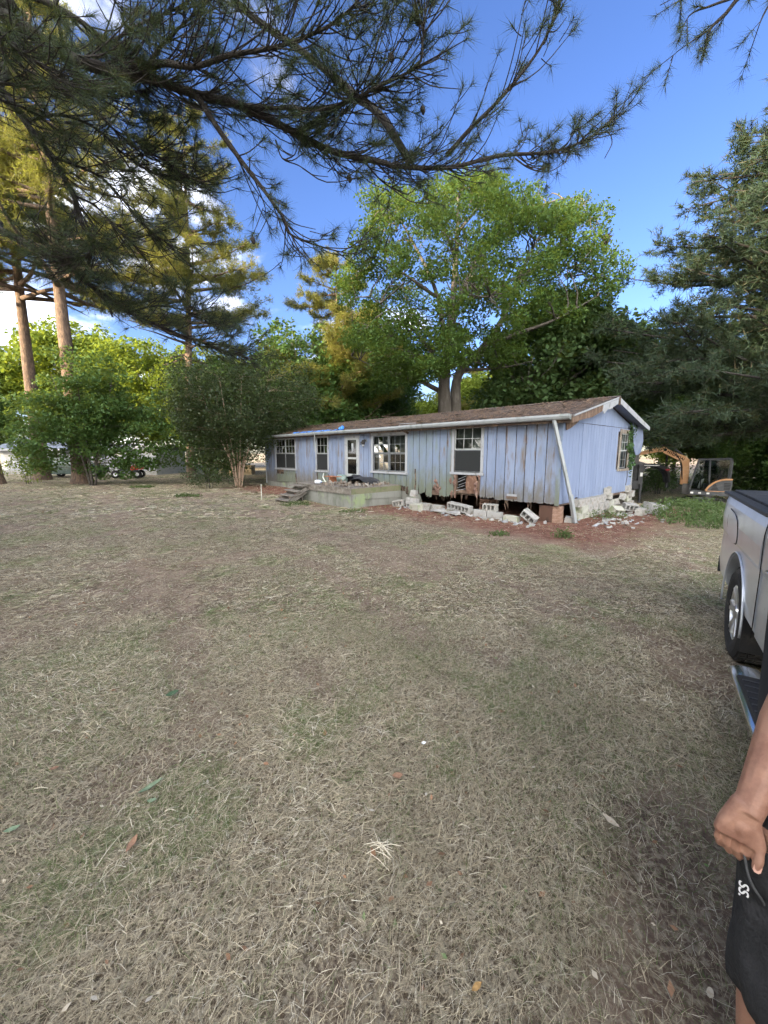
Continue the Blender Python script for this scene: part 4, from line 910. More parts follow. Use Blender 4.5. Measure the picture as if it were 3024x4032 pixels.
# ---- the big oak behind the home
def big_oak():
    global nrng, rng
    nrng = np.random.default_rng(21); rng = random.Random(21)
    base = Vector((3.9, 22.2, ground_z(3.9,22.2))); root = tag(empty('oak_tree', base), 'big spreading oak with twin trunk rising behind the roof', 'oak tree')
    Y0 = 22.2
    def pt(x, y, dy=0.0): return at(x*1.8228, y*1.8228, Y0+dy) - base       # x, y measured on the 1659 px wide view
    trunkA = bezier([Vector((-.15,0,-.2)), pt(962,900), pt(960,820), pt(972,720,.3), pt(985,560,.2), pt(990,430,0)], 4)
    MB().tube(trunkA, [max(.05, .46*(1-.88*i/(len(trunkA)-1))) for i in range(len(trunkA))], 12, wob=.06).build('trunk', M['bark_oak'], root, True)
    trunkB = bezier([Vector((.35,.1,-.2)), pt(985,890), pt(990,810), pt(1040,755,-.3), pt(1085,690,-.6), pt(1125,590,-1), pt(1160,520,-1.2)], 4)
    MB().tube(trunkB, [max(.04, .34*(1-.88*i/(len(trunkB)-1))) for i in range(len(trunkB))], 10, wob=.06).build('trunk', M['bark_oak'], root, True)
    L = [[(960,830,0),(930,760,-.6),(880,700,-1.2),(800,640,-1.8)], [(965,790,0),(945,640,.5),(890,520,.6),(835,430,.4)], [(970,730,.3),(1010,600,.8),(1080,500,1.2),(1180,440,1.4),(1250,425,1.4)],
         [(1050,745,-.3),(1120,720,-1.5),(1200,690,-2.5),(1290,640,-3)], [(985,560,.2),(950,470,-.5),(930,420,-.7)], [(990,500,.2),(1040,440,.2),(1080,390,.2)], [(1000,800,0),(1080,795,-1),(1150,780,-1.6)],
         [(960,850,0),(900,820,1),(830,800,2),(760,770,2.5)], [(1120,600,-1),(1200,570,-1.3),(1290,600,-1.5)], [(950,690,0),(1000,650,-2),(1060,640,-3.2)], [(965,760,0),(900,690,2),(860,600,3)], [(940,640,.4),(870,590,-.6),(790,540,-1)]]
    used = []
    for q in L:
        p = bezier([pt(*a) for a in q], 4); r0 = .15 if len(q) > 3 else .10
        MB().tube(p, [max(.012, r0*(1-.9*i/(len(p)-1))) for i in range(len(p))], 7, wob=.05).build('limb', M['bark_oak'], root, True); used.append(p)
    # clumps: outline read in the view, depth spread round the trunk
    prof = [(395,900,1110),(430,800,1255),(480,770,1325),(540,775,1330),(590,755,1330),(640,735,1325),(690,745,1270),(740,760,1150),(790,780,1110),(820,830,1000)]
    cs = []; tries = 0
    while len(cs) < 250 and tries < 40000:
        tries += 1; yy = rng.uniform(385, 815)
        for (ya,a0,a1),(yb,b0,b1) in zip(prof, prof[1:]):
            if ya <= yy <= yb: t = (yy-ya)/(yb-ya); x0, x1 = a0+(b0-a0)*t, a1+(b1-a1)*t; break
        else:
            if yy < 395: x0, x1 = 920, 1100
            else: continue
        xx = rng.uniform(x0, x1); mid = (x0+x1)/2; hwid = (x1-x0)/2; e = math.sqrt(max(0, 1-((xx-mid)/hwid)**2)); dy = rng.uniform(-1,1)*e*hwid/829*Y0*.8
        c = np.array(pt(xx, yy, dy))
        # holes where the sky shows
        if math.sin(c[0]*1.15+.4)*math.sin(c[2]*1.05+.9)*math.cos(c[1]*.6) > .36: continue
        if any(np.linalg.norm(c-o) < .55 for o in cs): continue
        cs.append(c)
    cs = np.array(cs); rad = nrng.uniform(.38,1.05,len(cs))
    P = clump_points(cs, rad, 600, .6); V = leaf_quads(P, .165, 'leaf_oak', aspect=.5, up_bias=.25)
    mb = MB(); A = np.array([tuple(p) for pth in used+[trunkA, trunkB] for p in pth[3:]])
    for c in cs:
        dd = np.linalg.norm(A - c, axis=1) + np.maximum(0, A[:,2]-c[2])*.8; b = Vector(A[int(np.argmin(dd))]); v = Vector(c)
        mb.tube(limb_path(b, v, 5, .06, .10), [.045,.036,.028,.02,.013,.006], 5, cap=False)
        for k in range(2):
            mb.tube(limb_path(b.lerp(v,.6), v + Vector((rng.gauss(0,.5),rng.gauss(0,.5),rng.gauss(0,.4))), 3, .05, .1), [.02,.014,.009,.005], 4, cap=False)
    mb.build('branch', M['bark_oak'], root, True)
    link('crown', np_mesh('crown', V, np.arange(len(V)).reshape(-1,4), M['leaf_oak']), root)
    nest = MB()
    c = pt(1308,518,-1.2)
    for k in range(60):
        d = Vector((rng.gauss(0,1),rng.gauss(0,1),rng.gauss(0,1))).normalized(); nest.tube([c+d*.05, c+d*.22+Vector((0,0,.03)), c+d*.28+Vector((rng.gauss(0,.08),rng.gauss(0,.08),rng.gauss(0,.08)))], [.02,.03,.01], 4, cap=False)
    tag(nest.build('squirrel_nest', M['bark_dark']), 'dark ball of twigs in the oak\'s outer right branches', 'nest').location = base
big_oak()

# ---- pines on the left: traced trunks
def left_pines():
    specs = [ # label, base pixel (x), Y, h, radius, lean (top offset), crown_from, limbs, reach, seed, mat
     ('pine at the left picture edge, a sunlit band round its trunk', -22.6, 23.0, 24, .44, (-1.6,.6), .46, 50, 6.2, 31, 'needle_lit'),
     ('tall pine second from the left, trunk tilting left above the shrubs', -22.9, 26.6, 27, .46, (-.3,.4), .42, 64, 6.6, 32, 'needle_lit'),
     ('stout pine with its foot hidden in leafy undergrowth', -17.8, 23.4, 26, .50, (-.3,0), .40, 72, 7.0, 33, 'needle_lit'),
     ('slender sunlit pine behind the dark evergreen shrub', -14.0, 28.9, 24.5, .36, (.9,.5), .34, 66, 6.0, 34, 'needle_lit'),
     ('pine behind the roof left of the oak', -3.6, 29.8, 16.0, .24, (.2,.5), .24, 74, 5.4, 35, 'needle_lit'),
     ('far pine seen through the gap right of the oak trunk', 8.0, 46.0, 17, .3, (.3,.5), .2, 30, 4.0, 36, 'needle_lit')]
    for lb, x, y, h, tr, lean, cf, ln, rc, sd, mt in specs:
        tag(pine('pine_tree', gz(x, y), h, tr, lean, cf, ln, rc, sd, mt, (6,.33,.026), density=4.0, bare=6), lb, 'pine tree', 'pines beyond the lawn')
left_pines()
# ---- the near pine whose limbs hang over the lawn (its trunk stands left of the picture)
def near_pine():
    global nrng, rng
    nrng = np.random.default_rng(51); rng = random.Random(51)
    base = gz(-9.5, 4.6); root = tag(empty('pine_tree', base), 'near pine whose dark limbs hang across the upper left sky', 'pine tree')
    tp = bezier([Vector((0,0,-.2)), Vector((0,0,.5)), Vector((.1,.1,5)), Vector((.25,.1,10)), Vector((.3,0,17))], 5)
    MB().tube(tp, [max(.04, .34*(1-.8*i/(len(tp)-1))) for i in range(len(tp))], 12, wob=.06).build('trunk', M['bark_pine'], root, True)
    def z7(x, y, Y): return at(x*.9042, y*.9042, Y) - base
    def z8(x, y, Y): return at(1300+x*1.0392, y*1.0392, Y) - base
    T = lambda z: Vector((.15, .1, z))
    limbs = [
     ([T(7.0), z7(-160,-60,5.0), z7(0,55,5.0), z7(150,150,5.1), z7(330,260,5.3), z7(500,310,5.5), z7(680,350,5.6), z7(850,410,5.7), z7(1050,460,5.8), z7(1250,560,5.9), z7(1450,660,6.0), z7(1659,705,6.1), z8(250,630,6.2), z8(450,635,6.3), z8(640,590,6.4), z8(800,580,6.5), z8(900,560,6.5), z8(1000,510,6.6), z8(1062,455,6.6)], .085, .010),
     ([z7(570,300,5.5), z7(700,275,5.4), z7(850,290,5.3), z7(1000,240,5.2), z7(1200,205,5.1), z7(1420,120,5.0), z7(1560,10,5.0)], .042, .012),
     ([z7(860,420,5.7), z7(950,560,5.7), z7(1050,700,5.75), z7(1150,830,5.8), z7(1235,950,5.9), z7(1265,1020,5.95), z7(1400,1075,6.1), z7(1520,1105,6.2)], .040, .007),
     ([T(6.3), z7(-120,250,6.2), z7(0,380,6.2), z7(110,530,6.2), z7(220,680,6.25), z7(320,850,6.3), z7(350,960,6.3), z7(402,1050,6.35), z7(400,1090,6.4), z7(350,1130,6.4), z7(260,1130,6.45)], .050, .022),
     ([T(5.2), z7(-150,930,6.9), z7(0,1000,7.0), z7(150,1085,7.0), z7(290,1160,7.1), z7(420,1260,7.2), z7(560,1360,7.3), z7(740,1440,7.4), z7(900,1500,7.5), z7(1080,1560,7.6)], .072, .010),
     ([z7(420,1260,7.2), z7(455,1310,7.15), z7(480,1350,7.15), z7(490,1380,7.15)], .03, .014),
     ([z7(-100,-60,5.6), z7(150,-10,5.5), z7(330,80,5.5), z7(450,170,5.6), z7(560,250,5.6), z7(640,300,5.6)], .035, .022),
     ([z8(440,590,6.3), z8(520,500,6.2), z8(620,400,6.1), z8(700,310,6.0), z8(790,190,5.9), z8(850,70,5.8), z8(880,-30,5.7)], .032, .010),
     ([z7(1300,580,5.9), z7(1450,480,5.7), z7(1560,400,5.5), z8(60,390,5.5), z8(180,330,5.4), z8(330,250,5.3), z8(350,160,5.2), z8(360,60,5.1)], .030, .009),
     ([z7(1050,460,5.8), z7(1200,470,5.7), z7(1400,470,5.6), z7(1600,420,5.6), z8(60,380,5.5), z8(200,330,5.5)], .026, .010),
     ([z8(300,610,6.2), z8(200,450,6.4), z8(120,380,6.6), z8(-100,200,6.8), z8(-300,60,7.0), z8(-420,-60,7.0)], .055, .04),
     ([z8(120,600,6.15), z8(200,690,6.1), z8(280,730,6.1)], .014, .005), ([z8(700,600,6.4), z8(760,640,6.4), z8(830,650,6.4), z8(900,610,6.4)], .012, .004),
     ([z8(1000,510,6.6), z8(1050,500,6.6), z8(1068,540,6.6), z8(1040,600,6.6)], .010, .005),
     ([z7(1200,610,5.85), z7(1230,690,5.8), z7(1300,720,5.8), z7(1360,760,5.8), z7(1430,770,5.8)], .010, .004),
     ([z7(240,0,5.7), z7(260,120,5.7), z7(300,300,5.9), z7(420,480,6.1), z7(560,620,6.3), z7(720,700,6.4), z7(820,780,6.5)], .026, .008),
     ([z7(220,680,6.25), z7(330,720,6.3), z7(450,780,6.4), z7(560,900,6.5), z7(660,1010,6.6), z7(760,1080,6.7)], .024, .007),
     ([z7(110,530,6.2), z7(260,500,6.3), z7(420,560,6.4), z7(560,690,6.5), z7(700,760,6.6), z7(860,800,6.6)], .024, .007),
     ([z7(320,850,6.3), z7(420,900,6.4), z7(520,1010,6.5), z7(620,1100,6.6)], .018, .006),
     ([z7(560,1360,7.3), z7(700,1330,7.3), z7(850,1370,7.3), z7(1000,1430,7.3)], .018, .006),
     ([z7(0,180,5.8), z7(60,300,5.8), z7(160,360,5.9), z7(330,380,6.0), z7(480,430,6.1)], .02, .006),
     ([z7(640,300,5.6), z7(720,180,5.5), z7(850,60,5.4), z7(960,-40,5.3)], .022, .008), ([z7(480,190,5.6), z7(600,110,5.6), z7(760,40,5.5), z7(900,-40,5.4)], .02, .008),
    ]
    for k in range(5):                                                     # higher limbs, out over the lawn
        z0 = rng.uniform(6.0, 12.5); aa = R(rng.uniform(-18, 62)); Lh = rng.uniform(3.8, 6.6); d = Vector((math.cos(aa), math.sin(aa), 0)); b0 = Vector((.2,.1,z0))
        limbs.append(([b0, b0+d*Lh*.35+Vector((0,0,.25)), b0+d*Lh*.7+Vector((0,0,rng.uniform(-.1,.3))), b0+d*Lh+Vector((0,0,rng.uniform(-.9,.2)))], .045, .010))
    twig = MB(); TP, TD = [], []
    dens = [1.5,1.6,.9,1.3,1.5,.3,1.2,1.5,1.5,1.3,.8,.7,.6,.2,.3,1.5,1.6,1.6,1.4,1.4,1.2,1.3,1.3] + [1.5]*20
    for (q, r0, r1), dn in zip(limbs, dens):
        p = bezier(q, 4); n = len(p); MB().tube(p, [r0 + (r1-r0)*(i/(n-1))**.8 for i in range(n)], 9, wob=.09).build('limb', M['bark_dark'], root, True)
        L = sum((b-a).length for a, b in zip(p, p[1:])); ns = int(L*11*dn)
        for s in range(ns):
            u = rng.uniform(.12,1)**.8; i = min(n-2, int(u*(n-1))); a = p[i].lerp(p[i+1], u*(n-1)-i); td = (p[i+1]-p[i]).normalized()
            if (a+base).x < -6.2: continue
            if (a+base).x > 1.0 and rng.random() < .40: continue
            side = td.cross(Vector((0,0,1))).normalized()*rng.choice([-1,1])
            d = (td*rng.uniform(.5,1.2) + side*rng.uniform(.1,.9) + Vector((0,0,rng.uniform(-.35,.75)))).normalized(); sl = rng.uniform(.3,1.15)*(1.1-.35*u)*(.42 if (a+base).x > 2.0 else 1.0)
            b1 = a + d*sl*.5 + Vector((0,0,-.05*sl)); e = a + d*sl + Vector((rng.gauss(0,.05),rng.gauss(0,.05),rng.uniform(.0,.28)*sl))
            twig.tube(bezier([a, b1, e], 3), [.009,.008,.0075,.007,.006,.005,.004], 5, cap=False)
            if rng.random() < .12: continue                                # some twigs are dead and bare
            sub = [(b1, e)]
            for k in range(rng.randint(1,3)):
                f = rng.uniform(.35,.9); c0 = a.lerp(e, f); dd = (d + Vector((rng.gauss(0,.7),rng.gauss(0,.7),rng.uniform(-.3,.6)))).normalized(); e2 = c0 + dd*rng.uniform(.15,.42)
                twig.tube([c0, c0.lerp(e2,.5)+Vector((0,0,-.012)), e2], [.006,.005,.0035], 4, cap=False); sub.append((c0, e2))
            for c0, e2 in sub:
                dd = (e2-c0).normalized(); m_ = max(1, int((e2-c0).length*5.0))
                for g in range(m_): TP.append(tuple(c0.lerp(e2, 1-.22*g/(m_))) ); TD.append(tuple(dd))
    twig.build('branch', M['bark_dark'], root, True)
    V = tufts(np.array(TP), np.array(TD), 34, .20, .0046, cone=.75, seed=9)
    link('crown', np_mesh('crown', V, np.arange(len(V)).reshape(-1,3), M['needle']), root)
    for c in (z7(1470,70,5.2), z8(350,400,5.6), z8(330,60,5.3), z7(1520,760,6.0), z8(230,200,5.3), z7(1100,1030,5.9)):
        MB().tube([c, c+Vector((0,0,-.03)), c+Vector((.01,0,-.07)), c+Vector((.01,0,-.10))], [.012,.035,.03,.008], 8, wob=.2).build('pine_cone', M['bark_dark'], root, True)
near_pine()
# ---- pine on the right, most of it outside the picture
def right_pines():
    global nrng, rng
    o = pine('pine_tree', gz(19.3, 17.5), 18.5, .42, (-.6,.3), .20, 120, 9.2, 61, 'needle_shaded', (7,.32,.030), density=1.9, scat=.09, aim=(R(188), .62), bark='bark_dark', droop=.10)
    tag(o, 'large dark pine filling the right picture edge above the pickup', 'pine tree')
    # a nearer pine on the right: only its lowest limb tips hang into the top right corner
    nrng = np.random.default_rng(66); rng = random.Random(66)
    base = gz(12.5, 4.2); root = tag(empty('pine_tree', base), 'pine whose drooping limb tips hang into the top right corner', 'pine tree')
    tp = bezier([Vector((0,0,-.2)), Vector((0,0,4)), Vector((-.1,0,9)), Vector((-.2,0,16))], 5)
    MB().tube(tp, [max(.05,.33*(1-.8*i/(len(tp)-1))) for i in range(len(tp))], 10, wob=.06).build('trunk', M['bark_pine'], root, True)
    def z8(x, y, Y): return at(1300+x*1.0392, y*1.0392, Y) - base
    twig = MB(); TP, TD = [], []
    for q, r0 in (([Vector((-.1,0,11)), z8(1900,-260,6.0), z8(1700,-120,6.2), z8(1560,-20,6.3), z8(1500,50,6.35), z8(1440,110,6.4), z8(1420,180,6.4), z8(1400,240,6.4)], .05), ([z8(1560,-20,6.3), z8(1450,20,6.3), z8(1360,60,6.3), z8(1320,160,6.3)], .02), ([z8(1700,-120,6.2), z8(1680,-20,6.2), z8(1640,60,6.1), z8(1620,110,6.1)], .025), ([z8(1560,-60,6.3), z8(1430,-50,6.3), z8(1330,-20,6.3), z8(1250,20,6.3)], .02), ([z8(1440,110,6.4), z8(1380,150,6.4), z8(1310,200,6.4), z8(1290,230,6.4)], .012)):
        p = bezier(q, 4); n = len(p); MB().tube(p, [max(.005, r0*(1-.9*i/(n-1))) for i in range(n)], 7, wob=.08).build('limb', M['bark_dark'], root, True)
        for s in range(int(sum((b-a).length for a, b in zip(p[n//3:], p[n//3+1:]))*7)):
            u = rng.uniform(.35,1); i = min(n-2, int(u*(n-1))); a = p[i].lerp(p[i+1], u*(n-1)-i); td = (p[i+1]-p[i]).normalized()
            d = (td + Vector((rng.gauss(0,.6),rng.gauss(0,.6),rng.gauss(0,.35)))).normalized(); e = a + d*rng.uniform(.2,.55)
            twig.tube([a, a.lerp(e,.5), e], [.006,.005,.003], 4, cap=False)
            for g in range(3): TP.append(tuple(a.lerp(e, 1-.25*g))); TD.append(tuple(d))
    twig.build('branch', M['bark_dark'], root, True)
    V = tufts(np.array(TP), np.array(TD), 30, .18, .0046, cone=.75, seed=19); link('crown', np_mesh('crown', V, np.arange(len(V)).reshape(-1,3), M['needle']), root)
right_pines()
# ---- evergreen shrub with many stems before the far end of the home
def shrubs():
    s = broadleaf('evergreen_shrub', gz(-7.7, 21.0), 6.6, (4.0,3.6,2.5,2.65), 190, .75, 420, .11, 'leaf_holly', .055, bark='bark_smooth', seed=71, stems=7, flat=.85, shell=.25, lump=.35)
    tag(s, 'dark many-stemmed evergreen shrub before the far end of the home', 'shrub')
    s = broadleaf('leafy_sapling', gz(-16.3, 22.2), 7.2, (3.5,3.8,1.9,3.4), 190, .66, 330, .17, 'leaf_green', .06, bark='bark_oak', seed=72, stems=5, flat=.45, shell=.1, lump=.5)
    tag(s, 'dense leafy sapling growing round the foot of the stout pine', 'sapling')
    s = broadleaf('leafy_sapling', gz(-10.9, 24.6), 7.0, (3.6,2.8,1.7,3.0), 120, .65, 330, .17, 'leaf_green', .07, bark='bark_oak', seed=73, stems=3, flat=.45, shell=.1, lump=.5)
    tag(s, 'leafy sapling with layered boughs left of the evergreen shrub', 'sapling')
    s = broadleaf('leafy_sapling', gz(-20.8, 23.2), 1.9, (1.1,1.0,.8,.9), 26, .4, 330, .12, 'leaf_yellow', .02, bark='bark_oak', seed=74, stems=3, flat=.6, shell=.1)
    tag(s, 'small light green sapling between the two leftmost pine trunks', 'sapling')
    s = broadleaf('low_bush', gz(-8.9, 20.2), 1.3, (.55,1.5,.8,.5), 30, .38, 420, .08, 'leaf_holly', .02, bark='bark_oak', seed=75, stems=4, flat=.7, shell=.1)
    tag(s, 'low dark bush at the foot of the evergreen shrub', 'bush')
shrubs()
# ---- woods behind: prototypes then copies
def woods():
    A = broadleaf('deciduous_tree', (0,0,0), 12, (7.0,4.6,4.4,5.0), 170, 1.1, 170, .29, 'leaf_yellow', .22, seed=81, limbs=9)
    B = broadleaf('deciduous_tree', (0,0,0), 12.2, (7.4,4.8,4.4,4.7), 180, 1.1, 190, .28, 'leaf_green', .24, seed=82, limbs=9)
    C = broadleaf('deciduous_tree', (0,0,0), 11.4, (6.9,4.4,4.2,4.6), 180, 1.05, 200, .26, 'leaf_dark', .22, seed=83, limbs=8)
    D = broadleaf('deciduous_tree', (0,0,0), 9, (4.4,3.8,3.6,4.2), 140, .95, 230, .23, 'leaf_green', .16, seed=84, limbs=7)
    S = [ # proto, x, y, scale, rot, label
     (A,-46,44,1.2,.3,'sunlit tree rising behind the white house at the left edge'), (A,-37,50,1.45,1.4,'sunlit yellow-green tree between the two tall left pines'), (A,-27,47,1.2,2.6,'bright yellow-green tree behind the stout pine'),
     (A,-19,44,1.05,4.1,'bright yellow-green tree left of the slender pine'), (A,-12.5,48,1.15,5.0,'bright yellow-green tree right of the slender pine'), (B,-40,39,.72,.6,'green tree at the left edge behind the pine trunks'), (B,-30,40,.66,2.1,'green tree behind the roof of the white house'),
     (B,-13.2,33,.78,3.3,'green tree behind the leafy sapling'), (D,-5.4,29.0,1.15,.8,'green tree over the left part of the roof'), (B,-1.4,34,1.0,1.9,'tall green tree left of the oak behind the roof'), (A,-4.8,39,.85,3.9,'sunlit tree low behind the roof line'),
     (A,5.2,46,.72,.2,'pale sunlit tree seen beside the oak trunk'), (D,.2,36,.75,2.0,'small tree under the left boughs of the oak'),
     (C,10.5,24.5,1.02,.5,'dark green tree behind the gable peak'), (C,14.5,28.5,1.0,1.7,'dark tree above the far gable corner'), (B,17.5,33,.95,2.8,'tree with a sunlit top behind the dark ones'), (C,27.5,34,.95,3.9,'dark tree far behind the excavator cab'),
     (B,25.5,31,.85,5.1,'green tree behind the excavator cab'), (D,22.5,21.0,.95,.9,'green tree right of the excavator'), (D,25.5,24.5,1.05,2.2,'leafy tree in the corner behind the pickup'), (C,30,30,1.05,.1,'dark tree at the right picture edge'), (A,20,42,1.0,4.4,'sunlit tree glimpsed behind the excavator'), (A,32,44,1.0,1.1,'sunlit tree glimpsed at the far right'), (A,12,47,1.0,2.3,'yellow-green tree glimpsed past the far gable corner'), (A,27,60,1.2,.7,'far sunlit tree glimpsed low behind the excavator cab'), (A,40,58,1.2,2.9,'far sunlit tree glimpsed low at the right edge'), (A,17,64,1.3,5.2,'far sunlit tree glimpsed low behind the excavator arm')]
    first = set()
    for pr, x, y, s, r, lb in S:
        o = pr if id(pr) not in first else copy_tree(pr); first.add(id(pr)); put(o, x, y, s, r); tag(o, lb, 'tree', 'trees behind the yard')
    # bare straight trunks in the gloom under the trees at the right
    rr = random.Random(5)
    for i, (x, y, lb) in enumerate(((15.4,25.8,'straight bare trunk behind the excavator arm'), (13.2,26.8,'thin leaning trunk right of the far gable corner'), (19.6,27.6,'bare trunk right of the excavator boom'), (23.4,27.0,'thin trunk behind the cab roof'), (12.0,25.4,'thin dark trunk just past the gable corner'))):
        p = gz(x, y); h = 7.5; dx = rr.uniform(-.5,.5); r0 = .18 if 'straight' in lb else .10
        t = tag(empty('bare_trunk', p), lb, 'tree trunk', 'trunks under the trees')
        MB().tube(bezier([(0,0,-.2),(dx*.2,0,2),(dx*.6,0,5),(dx,0,h)],4), [r0*(1-.05*i) for i in range(13)], 8, wob=.06).build('trunk', M['bark_oak'], t, True)
        mb = MB()
        for k in range(7):
            z = rr.uniform(1.4,6.5); a = rr.uniform(0,6.28); L = rr.uniform(.8,2.0); mb.tube([(dx*z/h,0,z),(dx*z/h+math.cos(a)*L*.5,math.sin(a)*L*.5,z+.1),(dx*z/h+math.cos(a)*L,math.sin(a)*L,z-.05)], [.03,.02,.008], 5, cap=False)
        mb.build('branch', M['bark_oak'], t, True)
    # undergrowth at the edge of the wood on the right
    E = broadleaf('undergrowth_bush', (0,0,0), 2.4, (1.05,1.8,1.3,1.0), 44, .55, 260, .13, 'leaf_dark', .03, seed=91, stems=4, flat=.7, shell=.1)
    first = True
    for x, y, s, r, lb in ((14.2,24.6,.9,0,'dark bush behind the trailer neck'), (17.6,25.4,1.0,1,'dark bush behind the excavator boom foot'), (21.0,24.2,1.1,2,'dark bush behind the excavator cab'), (24.0,22.2,1.15,3,'dark bush right of the excavator'), (11.6,24.0,.9,4,'dark bush past the gable corner'), (26.8,21.0,1.3,5,'dark bush at the right edge behind the pickup'), (-24.5,37,1.2,1,'bush left of the white house porch'), (-14,36,1.3,2,'bush behind the layered sapling')):
        o = E if first else copy_tree(E); first = False; put(o, x, y, s, r); tag(o, lb, 'bush', 'bushes at the wood edge')
    # the belt of tall trees west of the lawn, outside the picture, that keeps the yard in evening shade
    for k, (x, y, s, r) in enumerate(((-41,9.5,1.0,.2), (-36.5,4,.95,1.4), (-46,15,.95,1.1), (-49,19,.95,2.7), (-32,-1,1.45,2.2), (-28.5,-5,1.9,3.3), (-25,-9,1.9,4.1), (-21,-13,1.5,5.0), (-17.5,-16.5,1.55,.8), (-13.5,-20.5,1.6,2.8), (-30,-10,1.5,3.8), (-25.5,-14.5,1.5,.5), (-21,-19.5,1.55,1.5), (-35,-5,1.4,2.5), (-10,-25,1.6,1.9))):
        o = copy_tree([B,C][k % 2]); put(o, x, y, s, r); tag(o, 'tall tree of the shading belt west of the lawn, outside the photograph', 'tree', 'shade belt west of the lawn')
woods()
# ================================================================== PICKUP
def bool_cut(o, cutters):
    for c in cutters:
        md = o.modifiers.new('cut', 'BOOLEAN'); md.operation = 'DIFFERENCE'; md.object = c; md.solver = 'EXACT'
    bpy.context.view_layer.update(); dg = bpy.context.evaluated_depsgraph_get()
    me = bpy.data.meshes.new_from_object(o.evaluated_get(dg)); old = o.data; o.modifiers.clear(); o.data = me
    for c in cutters: bpy.data.objects.remove(c)
def lathe(mb, prof, n, axis='y', c=(0,0,0), seam=True):
    rings = []
    for r, t in prof:
        ring = []
        for k in range(n):
            a = 2*math.pi*k/n; p = (c[0]+r*math.cos(a), c[1]+t, c[2]+r*math.sin(a)) if axis == 'y' else (c[0]+r*math.cos(a), c[1]+r*math.sin(a), c[2]+t)
            ring.append(p)
        rings.append(ring)
    mb.loft(rings, cap=False); return mb
def pickup():
    global rng
    rng = random.Random(3)
    M['silver'] = pmat('silver car paint', [(0.56,0.60,0.67), ((0.50,0.53,0.59), 2, .45, .6), ((0.34,0.33,0.31), 2.6, .62, .9), ((0.30,0.27,0.24), 22, .66, .74)], rough=.28, metal=.5, bump=0, spec=.5, coat=.5)
    M['bed_black'] = pmat('black vinyl', [(0.028,0.03,0.033), ((0.05,0.05,0.052), 4, .5, .7)], rough=.5, bump=.15, bscale=120)
    M['chrome'] = pmat('brushed chrome', [(0.62,0.62,0.61)], rough=.18, metal=1, bump=0)
    M['alloy'] = pmat('silver alloy', [(0.60,0.61,0.62)], rough=.28, metal=.9, bump=0)
    M['car_glass'] = pmat('dark car glass', [(0.02,0.024,0.026)], rough=.04, bump=0, spec=.7)
    f = Vector((-.56,-.83,0)).normalized(); ang = math.atan2(f.y, f.x)
    c = Vector((3.95, 2.84, 0)); t = tag(empty('pickup_truck', (c.x, c.y, ground_z(3.3,3.2)-.005), ang), 'silver pickup truck cut off by the right picture edge', 'pickup truck')
    def sec(x, prof, sy=1.0): return [(x, -y*sy, z) for y, z in prof] + [(x, y*sy, z) for y, z in reversed(prof)]
    bed = [(.955,1.385), (.985,1.365), (1.0,1.30), (1.012,1.16), (1.008,1.02), (.992,.98), (.998,.84), (1.0,.66), (.985,.54), (.93,.45)]
    def bz(k, s=1.0, dz=0): return [(y*s, z+dz) for y, z in bed]
    mb = MB(); mb.loft([sec(-1.16, [(y*.955, max(z,.58) if z < .6 else z-.03) for y, z in bed]), sec(-1.10, bz(0,.985)), sec(-.9, bz(0,.998)), sec(-.5, bz(0)), sec(0, bz(0)), sec(.5, bz(0)), sec(.84, bz(0))])
    body = mb.build('bed', M['silver'], t)
    cut = [MB().tube([(0,-1.4,.43), (0,-.62,.43)], .50, 40).build('cutter', M['silver'], t), MB().tube([(0,.62,.43), (0,1.4,.43)], .50, 40).build('cutter', M['silver'], t)]
    bool_cut(body, cut)
    for p in body.data.polygons: p.use_smooth = False
    # rolled lip of the wheel arch
    for s in (-1, 1):
        pts = [(math.cos(a)*.515, s*1.004, .43+math.sin(a)*.515) for a in [R(-8+i*196/24) for i in range(25)]]
        MB().tube(pts, .009, 6).build('arch_lip', M['silver'], t, True)
        MB().bar((-1.13, s*.968, 1.392), (.84, s*.968, 1.392), .085, .03).build('rail_cap', M['bed_black'], t, bevel=.008)
        MB().tube([(0,s*.63,.43),(0,s*.60,.43)], .52, 30).build('wheel_well', M['black'], t)
        MB().box((.42, s*.98 if s < 0 else .70, .22), (.435, s*.70 if s < 0 else .98, .50)).build('mud_guard', M['rubber'], t)
    tc = MB(); 
    for a, b in ((-1.11,-.48), (-.475,.18), (.185,.83)): tc.box((a,-.925,1.40), (b,.925,1.425))
    tc.build('tonneau_cover', M['bed_black'], t, bevel=.006)
    # fuel flap and body seams on the bed side
    s = -1
    def seam(pts, r=.0032): MB().tube([(x, -(y+.001), z) for x, y, z in pts], r, 5).build('panel_seam', M['black'], t, True)
    flap = [(-.60,1.006,1.27), (-.30,1.008,1.25), (-.12,1.012,1.19), (-.05,1.013,1.08), (-.10,1.007,1.01), (-.25,1.0,.985), (-.45,1.0,.985), (-.60,1.007,1.05), (-.66,1.011,1.16), (-.60,1.006,1.27)]
    MB().prism([(x, -1.0065, z) for x, y, z in flap[:-1]], (0,-.008,0)).build('fuel_flap', M['silver'], t, bevel=.004)
    seam(bezier(flap, 3))
    # cab
    cab = [(.75,1.93), (.80,1.90), (.94,1.42), (.985,1.36), (1.0,1.25), (1.0,1.02), (.985,.97), (.995,.75), (.985,.52), (.93,.42)]
    rf = lambda k: [(y*(1-.02*k), z) for y, z in cab]
    mb = MB(); mb.loft([sec(.87, [(y, min(z,1.40) if z > 1.4 else z) for y, z in cab]), sec(.95, cab), sec(2.4, cab), sec(3.05, [(y, 1.34+(z-1.34)*.12 if z > 1.34 else z) for y, z in cab])]); cb_ = mb.build('cab', M['silver'], t)
